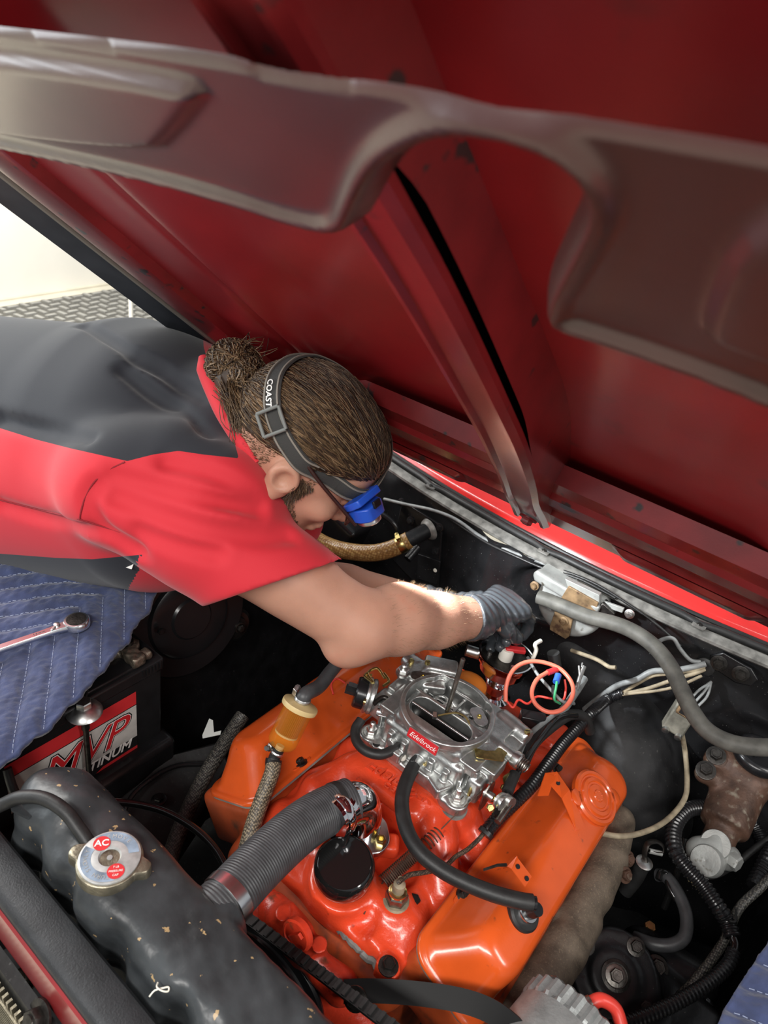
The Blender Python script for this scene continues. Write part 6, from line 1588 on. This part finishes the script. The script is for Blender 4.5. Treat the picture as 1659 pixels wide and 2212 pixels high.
# bun and loose tail
BN = SDF(D(505, 800, .985) - .09, D(505, 800, .985) + .12, .003)
BN.ell(D(503, 792, .985), (.036, .034, .034), k=.01); BN.ell(D(530, 818, .975), (.030, .028, .030), k=.015); BN.cap(D(500, 830, .97), D(520, 905, .95), .020, .013, k=.015); BN.cap(D(520, 905, .95), D(532, 950, .945), .013, .008, k=.01)
BN.build('bun', 'hair_dark', person, smooth_it=2)
rt = []; en = []
bc3 = D(503, 792, .985)
def wrap(n, c, rad, npt=7):
    V = []; F = []; M = []; n0 = 0; ax0 = unit(BUN - c)
    for k in range(n):
        d1 = unit(RNG.normal(0, 1, 3)); tw = unit(np.cross(d1, ax0) * RNG.choice([-1, 1]) * .8 + ax0 * .9 + RNG.normal(0, .35, 3)); P = []
        for j in range(npt):
            q = unit(d1 + tw * (j * .17)); P.append(c + q * (rad + .0035 * RNG.random() ** 2) )
        P = np.array(P); T = np.gradient(P, axis=0); T /= np.linalg.norm(T, axis=1, keepdims=True); S1 = np.cross(T, P - c); S1 /= np.linalg.norm(S1, axis=1, keepdims=True) + 1e-9; S2 = np.cross(T, S1)
        V.append(np.stack([P + S1 * .0011, P + S2 * .0007, P - S1 * .0011], 1).reshape(-1, 3)); m = RNG.choice(3, p=(.3, .4, .3))
        for q in range(npt - 1):
            for j in range(3):
                a0 = n0 + q * 3 + j; b0 = n0 + q * 3 + (j + 1) % 3; F.append((a0, b0, b0 + 3, a0 + 3)); M.append(m)
        n0 += npt * 3
    return link('bun_strand', np.vstack(V), np.array(F), ['hair_dark', 'hair_mid', 'hair_light'], person, mi=M, angle=180)
wrap(1300, bc3, .0368)['kind'] = 'stuff'; wrap(900, D(530, 818, .975), .0315)['kind'] = 'stuff'
for k in range(700):
    rt.append(D(508 + RNG.normal(0, 18), 830 + RNG.normal(0, 12), .950)); en.append(D(534 + RNG.normal(0, 13), 930 + RNG.normal(0, 28), .925))
for k in range(60):
    rt.append(D(505 + RNG.normal(0, 22), 768 + RNG.normal(0, 8), .98)); en.append(D(522 + RNG.normal(0, 30), 742 + RNG.normal(0, 10), .985))
strands('bun_strand', np.array(rt), np.array(en), npt=6, r=.0007, parent=person, sdf=None, jitter=.006, wts=(.35, .35, .30))['kind'] = 'stuff'
# short shaved side and beard as short hairs on the skin
def stubble(name, n, region, length, dirn, wts, r=.00045):
    V = []; F = []; M = []; n0 = 0; c = 0
    while c < n:
        d = unit(RNG.normal(0, 1, 3)); dw = unit(hF * d[0] + hU * d[1] + hS * d[2])
        p = radial(B, HC + hU * -.03, dw, .03, .16); q = p - HC; f, u, s_ = q @ hF, q @ hU, q @ hS
        if not region(f, u, s_): c += .02; continue
        e = p + unit(dw * .5 + dirn(f, u, s_) + RNG.normal(0, .25, 3)) * length * (.6 + .6 * RNG.random()); t_ = e - p; sd1 = unit(np.cross(t_, dw)) * r; 
        V += [p + sd1, p - sd1, e]; F.append((n0, n0 + 1, n0 + 2)); M.append(RNG.choice(3, p=wts)); n0 += 3; c += 1
    return link(name, np.array(V), np.array(F), ['hair_dark', 'hair_mid', 'hair_light'], person, mi=M, angle=180)
stubble('side_hair', 11000, lambda f, u, s_: abs(s_) > .03 and f < .035 - (u + .04) * .15 and f > -.12 and u > -.085 + .3 * max(0, -f - .03) * 0 and not (abs(f + .006) < .026 and -.080 < u < -.006) and u < .06 , .0045, lambda f, u, s_: -hF * .9 - hU * .25, (.35, .45, .2), .00035)['kind'] = 'stuff'
stubble('beard', 6000, lambda f, u, s_: (u < -.052 and f > -.002 and f > .012 + (u + .052) * -.25 and (u < -.058 - max(0, f - .035) * .75)) or (.010 < f < .034 and -.07 < u < -.02 and abs(s_) > .04), .008, lambda f, u, s_: -hU * .7 + hF * .2, (.55, .35, .1), .00045)['kind'] = 'stuff'

# --- shirt
S = SDF((-1.12, -.42, 1.0), (-.06, .42, 1.62), .0042)
def tube_el(sd, p0, p1, w0, b0, w1, b1, L, Bn, k=0., lo=None, hi=None):
    p0 = V3(p0); p1 = V3(p1); A = p1 - p0; l2 = A @ A
    def fn(X, Y, Z):
        px, py, pz = X - p0[0], Y - p0[1], Z - p0[2]; t = np.clip((px * A[0] + py * A[1] + pz * A[2]) / l2, 0, 1)
        qx, qy, qz = px - t * A[0], py - t * A[1], pz - t * A[2]
        l = (qx * L[0] + qy * L[1] + qz * L[2]) / (w0 + (w1 - w0) * t); b = (qx * Bn[0] + qy * Bn[1] + qz * Bn[2]) / (b0 + (b1 - b0) * t)
        ax_ = unit(A); a = (qx * ax_[0] + qy * ax_[1] + qz * ax_[2]) / (.8 * (b0 + (b1 - b0) * t))
        return (np.sqrt(l * l + b * b + a * a) - 1) * (b0 + (b1 - b0) * t)
    R = max(w0, b0, w1, b1); return sd._go(np.minimum(p0, p1) - R, np.maximum(p0, p1) + R, fn, k, False)
HIP = tp(-.58, -.01, -.03)
tube_el(S, tp(-.13, -.030, -.060), HIP - tB * .070 - tL * .035, .205, .205, .215, .240, tL, tB)
tube_el(S, tp(-.045, 0, .0), tp(-.20, 0, .0), .165, .095, .195, .145, tL, tB, k=.03)
S.cap(NB - tA * .04, NB + tA * .002, .084, .076, k=.025)
hem = SR + (EL - SR) * .60
for a_, b_ in ((SR, hem),):
    S.cap(SR + tA * -.02, SR + (EL - SR) * .25, .082, .084, k=.03); S.cap(D(385, 1035, .955), D(462, 1082, .945), .082, .082, k=.03)
    tube_el(S, SR + (EL - SR) * .2, D(572, 1258, .962) + (EL - SR) * .22, .080, .080, .082, .074, unit(np.cross(unit(EL - SR), ray(560, 1180))), unit(ray(560, 1180)), k=.02)
S.cap(SL, SL + (ELl - SL) * .55, .072, .075, k=.03)
S.cap(SR + V3((-.05, 0, -.01)), tp(-.22, -.10, -.07), .075, .07, k=.04)
PT = {}
def shit(x, y): return hit(S, x, y)
folds = [([(245, 1030), (330, 1052), (430, 1075), (560, 1100)], .007), ([(250, 1075), (340, 1110), (450, 1145), (560, 1160), (625, 1155)], .008), ([(205, 1050), (190, 1090), (230, 1150), (300, 1195)], .007), ([(300, 1150), (380, 1180), (470, 1200)], .006),
         ([(360, 1000), (430, 1015), (520, 1050), (570, 1090)], .006), ([(270, 800), (330, 850), (400, 890), (450, 930)], .008), ([(300, 770), (380, 820), (440, 870)], .008), ([(0, 905), (100, 930), (190, 945)], .006), ([(0, 1090), (100, 1120), (200, 1150), (290, 1190)], .006), ([(180, 700), (280, 760), (350, 790)], .006)]
hits = [([shit(*q) for q in pts], r) for pts, r in folds]
for P, r in hits:
    P = [p for p in P if p is not None]
    P = smooth_path(P, 4) if len(P) > 2 else P
    if len(P) > 1: S.groove(P, r * 1.35, .015)
S.half(hem, unit(EL - SR) * 1.0) if False else None
# hem plane cuts only the right sleeve; the neck opening is cut round the neck
hn = unit(PPL(715, 1215, hem, ray(580, 1260)) - PPL(430, 1312, hem, ray(580, 1260))); hv = unit(ray(575, 1262)); hnorm = unit(np.cross(hn, hv)); 
if hnorm @ (EL - SR) < 0: hnorm = -hnorm
h0 = PPL(575, 1264, hem, ray(580, 1260))
def cut(X, Y, Z):
    d = (X - h0[0]) * hnorm[0] + (Y - h0[1]) * hnorm[1] + (Z - h0[2]) * hnorm[2]
    near_ = np.sqrt((X - h0[0]) ** 2 + (Y - h0[1]) ** 2 + (Z - h0[2]) ** 2) - .24
    return np.maximum(-d, near_)
S._go(h0 - .26, h0 + .26, cut, 0, True)
S.cap(hem + (EL - SR) * .07, EL + (EL - SR) * .05, .063, .063, sub=True)          # hollow sleeve end
S.cap(D(455, 960, 1.01), D(560, 1080, .985), .058, .042, k=.03)
S.half(H0 + HN * .020, -HN)
seam_b = [(-400, 900), (0, 925), (80, 950), (150, 968), (275, 996), (330, 982), (385, 974), (440, 982), (516, 990), (505, 950), (490, 925), (478, 905), (487, 885), (470, 850), (455, 800), (440, 750), (430, 600)]
sbx = np.array(seam_b, float)
def proj(P):
    c = (P - CAM) @ ROT; return CX + FPX * c[:, 0] / -c[:, 2], CY - FPX * c[:, 1] / -c[:, 2]
def panel(P):
    x, y = proj(P)
    yb = np.interp(x, sbx[:9, 0], sbx[:9, 1]); xr = np.interp(y, sbx[8:, 1][::-1], sbx[8:, 0][::-1])
    g1 = np.minimum(yb - y, np.where(y < 990, xr - x, 516 - x))
    far = ((P - T0) @ tL > .10) & ((P - T0) @ tA > -.10) & (x > 430); g1 = np.where(far, -20, g1)
    low = y - np.interp(x, [-400, 0, 120, 200, 330, 345], [1180, 1196, 1205, 1208, 1196, 5000])
    slv = (P - SR) @ unit(EL - SR) > .05
    return np.clip(np.maximum(g1, np.where(slv, -20, low)), -20, 20)
m = bpy.data.materials.new('shirt_cloth'); m.use_nodes = True; MATS['shirt_cloth'] = m
nt = m.node_tree; pb_ = nt.nodes['Principled BSDF']; pb_.inputs['Roughness'].default_value = .78; pb_.inputs['Sheen Weight'].default_value = .12
at_ = _n(nt, 'ShaderNodeAttribute', attribute_name='panel'); gt = _n(nt, 'ShaderNodeMath', operation='GREATER_THAN'); gt.inputs[1].default_value = 0
mx = _n(nt, 'ShaderNodeMix', data_type='RGBA'); mx.inputs[6].default_value = (.60, .020, .034, 1); mx.inputs[7].default_value = (.014, .017, .024, 1)
nt.links.new(at_.outputs['Fac'], gt.inputs[0]); nt.links.new(gt.outputs[0], mx.inputs[0]); nt.links.new(mx.outputs[2], pb_.inputs['Base Color'])
nz = _n(nt, 'ShaderNodeTexNoise'); nz.inputs['Scale'].default_value = 1400; bp = _n(nt, 'ShaderNodeBump'); bp.inputs['Strength'].default_value = .25; bp.inputs['Distance'].default_value = .0006
nt.links.new(_n(nt, 'ShaderNodeNewGeometry').outputs['Position'], nz.inputs['Vector']); nt.links.new(nz.outputs[0], bp.inputs['Height']); nt.links.new(bp.outputs[0], pb_.inputs['Normal'])
sh = S.build('shirt', 'shirt_cloth', person, smooth_it=2)
me = sh.data; co = np.empty(len(me.vertices) * 3); me.vertices.foreach_get('co', co); co = co.reshape(-1, 3) + ORG[sh.name]
me.attributes.new('panel', 'FLOAT', 'POINT').data.foreach_set('value', panel(co).astype(np.float32))
# sleeve hem band and stitched seams
def seamline(pts, r, m, name, lift=.0):
    P = [shit(*q) for q in pts]; P = [p + unit(CAM - p) * .0012 for p in P if p is not None]
    if len(P) > 2: return MB().sweep(smooth_path(P, 6), r, 6).build(name, m, sh)
seamline([(270, 998), (235, 1015), (205, 1040), (186, 1070), (176, 1100), (172, 1122)], .0012, 'stitch_dark', 'armhole_seam')
seamline([(172, 1122), (230, 1140), (262, 1150)], .0010, 'stitch_dark', 'side_seam'); seamline([(0, 1080), (90, 1102), (172, 1122)], .0010, 'stitch_dark', 'side_seam')
seamline([(700, 1200), (660, 1240), (590, 1275), (520, 1292), (450, 1298)], .0008, 'stitch_dark', 'hem_stitch')
lg = shit(280, 1222)
if lg is not None: MB().prism2(rrect(.012, .008, .001), lg, unit(tA), unit(np.cross(tA, unit(CAM - lg)) * -1), .0008).build('white_tag', 'sticker_white', sh)
# collar: upstanding band round the neck
cp_ = []
for q in ((438, 770), (450, 810), (466, 850), (484, 890), (508, 930), (534, 968), (556, 1000)):
    h1 = hit(S, *q); h2 = hit(B, *q); h = [p for p in (h1, h2) if p is not None]
    if h: cp_.append(min(h, key=lambda p: np.linalg.norm(p - CAM)))
dep = np.array([-((p - CAM) @ ROT)[2] for p in cp_]); dep = np.minimum(dep, np.median(dep) + .03)
for _ in range(3): dep = np.convolve(np.r_[dep[0], dep, dep[-1]], [.25, .5, .25], 'valid')
cp2 = [CAM + (p - CAM) / (-((p - CAM) @ ROT)[2]) * d_ for p, d_ in zip(cp_, dep)]
cpp = smooth_path(cp2, 8); MB().sweep(cpp, np.interp(np.linspace(0, 1, len(cpp)), [0, .1, .8, 1], [.006, .0135, .012, .004]), 16).build('collar', 'shirt_red', sh)
# --- trousers and legs beyond the fender
LG = SDF((-1.45, -.50, .0), (-.80, .50, 1.45), .010)
LG.ell(HIP + tA * -.03, (.15, .19, .14)); hp1 = HIP + V3((-.10, 0, -.05))
for s_ in (-1, 1): LG.path([hp1 + (0, s_ * .09, 0), V3((-1.13, hp1[1] + s_ * .12, .52)), V3((-1.18, hp1[1] + s_ * .13, .07))], [.105, .075, .055], k=.03); LG.box((-1.12, hp1[1] + s_ * .13, .045), (.27, .10, .085), .03, k=.02)
LG.build('trousers', 'trouser', person)
# --- gloves: thin skin over the hands with wrinkled cuffs
def glove(W, E, K, T, th, name):
    lo = np.min([W, *K] + [t[i] for t in T for i in range(3)], 0) - .06; hi = np.max([W, *K] + [t[i] for t in T for i in range(3)], 0) + .06
    G = SDF(lo, hi, .0021); u = unit(E - W)
    G.cap(W + u * .025, W, .0385, .036); hand(G, W, K, T, th, r=.0105, palm=.024)
    G.half(W + u * .020, u)
    ax_ = unit(K[1] - W)
    G.disp(lambda X, Y, Z: .0016 * np.sin(420 * ((X - W[0]) * ax_[0] + (Y - W[1]) * ax_[1] + (Z - W[2]) * ax_[2]) + 60 * np.sin(18 * (X + Z)) * .08 + 90 * Z) * np.exp(-((((X - W[0]) * ax_[0] + (Y - W[1]) * ax_[1] + (Z - W[2]) * ax_[2]) - .03) / .05) ** 2))
    o = G.build(name, 'glove_nitrile', person, smooth_it=1)
    return o
glove(WR, EL, KR, TR, thR, 'glove'); glove(WL, ELl, KL, TL, thL, 'glove')
# forearm hairs
V = []; F = []; n0 = 0
for k in range(1500):
    t = RNG.random(); c = EL + fo * (.05 + .9 * t); d = unit(np.cross(unit(fo), unit(RNG.normal(0, 1, 3))))
    p = radial(B, c, d, .01, .09); e = p + unit(d * .5 + unit(fo) * .9 + RNG.normal(0, .3, 3)) * .009; sd1 = unit(np.cross(e - p, d)) * .00016
    V += [p - d * .0008 + sd1, p - d * .0008 - sd1, e]; F.append((n0, n0 + 1, n0 + 2)); n0 += 3
link('arm_hair', np.array(V), np.array(F), 'hair_light', person, angle=180)['kind'] = 'stuff'

# ------------------------------------------------------------------ headlamp on its strap
hl = thing('headlamp', 'blue headlamp with a grey elastic strap around the head', 'headlamp', hp(.10, .03, 0))
a1, a2, a3 = hit(HR, 765, 1066), hit(HR, 655, 1000), hit(HR, 592, 860)
if a1 is None: a1 = hit(B, 765, 1066)
a1, a2, a3 = [hit(B, *q) if q_ is None else q_ for q, q_ in (((765, 1066), a1), ((655, 1000), a2), ((592, 860), a3))]
sn = unit(np.cross(a2 - a1, a3 - a1)); sn = sn if sn @ hU > 0 else -sn
sc_ = HC - sn * ((HC - a2) @ sn); e1 = unit((a1 - sc_) - sn * ((a1 - sc_) @ sn)); e2 = np.cross(sn, e1)
CM = SDF(B.lo, B.lo + 1, .5) if False else None
def surf2(c, d): 
    p1 = radial(HR, c, d, .03, .17); p2 = radial(B, c, d, .03, .17); return p1 if np.linalg.norm(p1 - c) > np.linalg.norm(p2 - c) and np.linalg.norm(p1 - c) < .15 else p2
LOOP = []
for k in range(120):
    t = 2 * math.pi * k / 120; d = e1 * math.cos(t) + e2 * math.sin(t); p = surf2(sc_, d); LOOP.append(np.linalg.norm(p - sc_))
LOOP = np.array(LOOP)
for _ in range(6): LOOP = .25 * np.roll(LOOP, 1) + .5 * LOOP + .25 * np.roll(LOOP, -1)
def loop_pt(k, off): 
    t = 2 * math.pi * k / 120; return sc_ + (e1 * math.cos(t) + e2 * math.sin(t)) * (LOOP[k % 120] + off)
def strapmesh(hw, off, zc=0.):
    S_ = []
    for k in range(121):
        p = loop_pt(k, 0); t_ = unit(loop_pt(k + 1, 0) - loop_pt(k - 1, 0)); o_ = unit(p - HC); w_ = unit(np.cross(o_, t_)); w_ = w_ if w_ @ sn > 0 else -w_
        row = []
        for dz, lift in ((hw, 0), (hw * .9, .0018), (-hw * .9, .0018), (-hw, 0), (0, -.003)):
            q = p + w_ * (zc + dz); d = unit(q - HC); L1 = np.linalg.norm(p - HC); row.append(HC + d * (L1 + off + lift))
        S_.append(row)
    return MB().loft(S_, cap=False)
def strap_w(k):
    p = loop_pt(k, 0); t_ = unit(loop_pt(k + 1, 0) - loop_pt(k - 1, 0)); o_ = unit(p - HC); w_ = unit(np.cross(o_, t_)); return w_ if w_ @ sn > 0 else -w_
strapmesh(.0125, .004).build('strap', 'strap_grey', hl, angle=60)
for z in (-.0088, .0088): strapmesh(.0012, .0055, z).build('strap_edge', 'strap_edge', hl, angle=60)
# buckle where two straps meet, and lettering on the back part
def nearest_k(x, y):
    best = None
    for k in range(120):
        p = loop_pt(k, .006); c = (p - CAM) @ ROT; dx = CX + FPX * c[0] / -c[2] - x; dy = CY - FPX * c[1] / -c[2] - y; q = dx * dx + dy * dy
        vis = (p - sc_) @ (CAM - sc_) > 0
        if vis and (best is None or q < best[0]): best = (q, k)
    return best[1]
kb = nearest_k(590, 915); pb = loop_pt(kb, .0075); tb = unit(loop_pt(kb + 2, .0075) - loop_pt(kb - 2, .0075)); sn_b = strap_w(kb); nb_ = unit(np.cross(tb, sn_b)); nb_ = nb_ if nb_ @ (pb - sc_) > 0 else -nb_
bk = MB()
for pa, pc_ in (((-.015, -.016), (-.015, .016)), ((.015, -.016), (.015, .016)), ((-.015, -.016), (.015, -.016)), ((-.015, .016), (.015, .016))):
    bk.tube([pb + tb * pa[0] + sn_b * pa[1] + nb_ * .003, pb + tb * pc_[0] + sn_b * pc_[1] + nb_ * .003], .0024, 10)
bk.build('buckle', 'buckle_grey', hl)
kt = nearest_k(577, 846); pt_ = loop_pt(kt, .0068); tt = unit(loop_pt(kt + 2, .0068) - loop_pt(kt - 2, .0068)); c1 = D(575, 835, 1) - D(585, 890, 1)
if tt @ (D(585, 890, .95) - D(572, 835, .95)) < 0: tt = -tt
nt_ = unit(pt_ - HC); nt_ = unit(nt_ - tt * (nt_ @ tt)); ty = np.cross(nt_, tt)
lettering('strap_lettering', 'COAST', pt_ + nt_ * .0008, tt, ty, .0118, 'sticker_white', hl, .0004, shear=.2, bold=.0003, bend=lambda p: p - nt_ * (.5 * ((p - pt_) @ tt) ** 2 / .09) * 1.2)
# lamp body on the forehead
lp = D(797, 1066, .925); la = unit(cam2w((.62, -.74, -.10)))
kl = nearest_k(806, 1045); lp = loop_pt(kl, .012) + sn * .006
la = unit(lp - sc_); la = unit(la + hF * .6); ly = unit(sn - la * (sn @ la)); lx_ = np.cross(ly, la)
MB().prism2(round_poly([(-.024, -.015), (.024, -.015), (.028, 0), (.024, .017), (-.024, .017), (-.028, 0)], .004, 3), lp - la * .008, lx_, ly, .010).build('bracket', 'lamp_blue', hl, bevel=.0015)
tl_ = unit(la - ly * .35); yl = unit(ly - tl_ * (ly @ tl_)); xl = np.cross(yl, tl_)
hb_ = MB().prism2(round_poly([(-.021, -.016), (.021, -.016), (.023, .004), (.016, .019), (-.016, .019), (-.023, .004)], .005, 3), lp + la * .004, xl, yl, .020).build('lamp_housing', 'lamp_blue', hl, bevel=.002)
MB().box(lp + la * .010 + ly * .021, (.014, .004, .010), [xl, yl, tl_]).build('switch', 'plastic_black', hb_, bevel=.001)
MB().lathe([(.0155, 0), (.0165, .002), (.0165, .008), (.0145, .010), (.0125, .010), (.011, .004)], lp + la * .004 + tl_ * .019, tl_, 36).build('bezel', 'zinc', hl)
LENS = lp + la * .004 + tl_ * .024
lm = MATS['lamp_glow'] = mat('lamp_glow', (.9, .95, 1), .2, emit=(.9, .96, 1), estr=30)
MB().lathe([(.0110, 0), (.008, .002), (0, .003)], LENS, tl_, 24).build('led', lm, hl)
spt = bpy.data.lights.new('headlamp_beam', 'SPOT'); spt.energy = 16; spt.spot_size = math.radians(62); spt.spot_blend = .7; spt.shadow_soft_size = .012; spt.color = (.93, .97, 1)
so_ = bpy.data.objects.new('headlamp_beam', spt); COL.objects.link(so_); so_.location = tuple(LENS + tl_ * .012); so_.rotation_euler = Vector(tuple(V3((-.02, .30, 1.02)) - LENS)).to_track_quat('-Z', 'Y').to_euler()
# ------------------------------------------------------------------ glasses
gl = thing('glasses', 'dark-framed glasses worn by the person', 'glasses', hp(.10, -.01, 0))
for s_ in (1, -1):
    e0 = hp(-.026, .004, s_ * .082); MB().tube([e0 - hF * .012 - hU * .016, e0, hp(.03, -.002, s_ * .083), hp(.108, -.010, s_ * .076)], .0026, 10, flat=1.).build('temple', 'glass_frame', gl)
    c = hp(.112, -.014, s_ * .036); rim = []
    for k in range(28):
        t = 2 * math.pi * k / 28; rim.append(c + hS * (.026 * math.copysign(abs(math.cos(t)) ** .7, math.cos(t))) + hU * (.018 * math.copysign(abs(math.sin(t)) ** .7, math.sin(t))) - hF * .010 * (math.cos(t) * s_ + .3) ** 2 * .5)
    MB().sweep(rim + [rim[0], rim[1]], .0024, 8, cap=False).build('rim', 'glass_frame', gl)
    MB().prism(rim, hF * .0012).build('lens', 'lens_clear', gl)
MB().tube([hp(.113, -.008, -.012), hp(.117, -.004, 0), hp(.113, -.008, .012)], .0022, 8).build('bridge', 'glass_frame', gl)
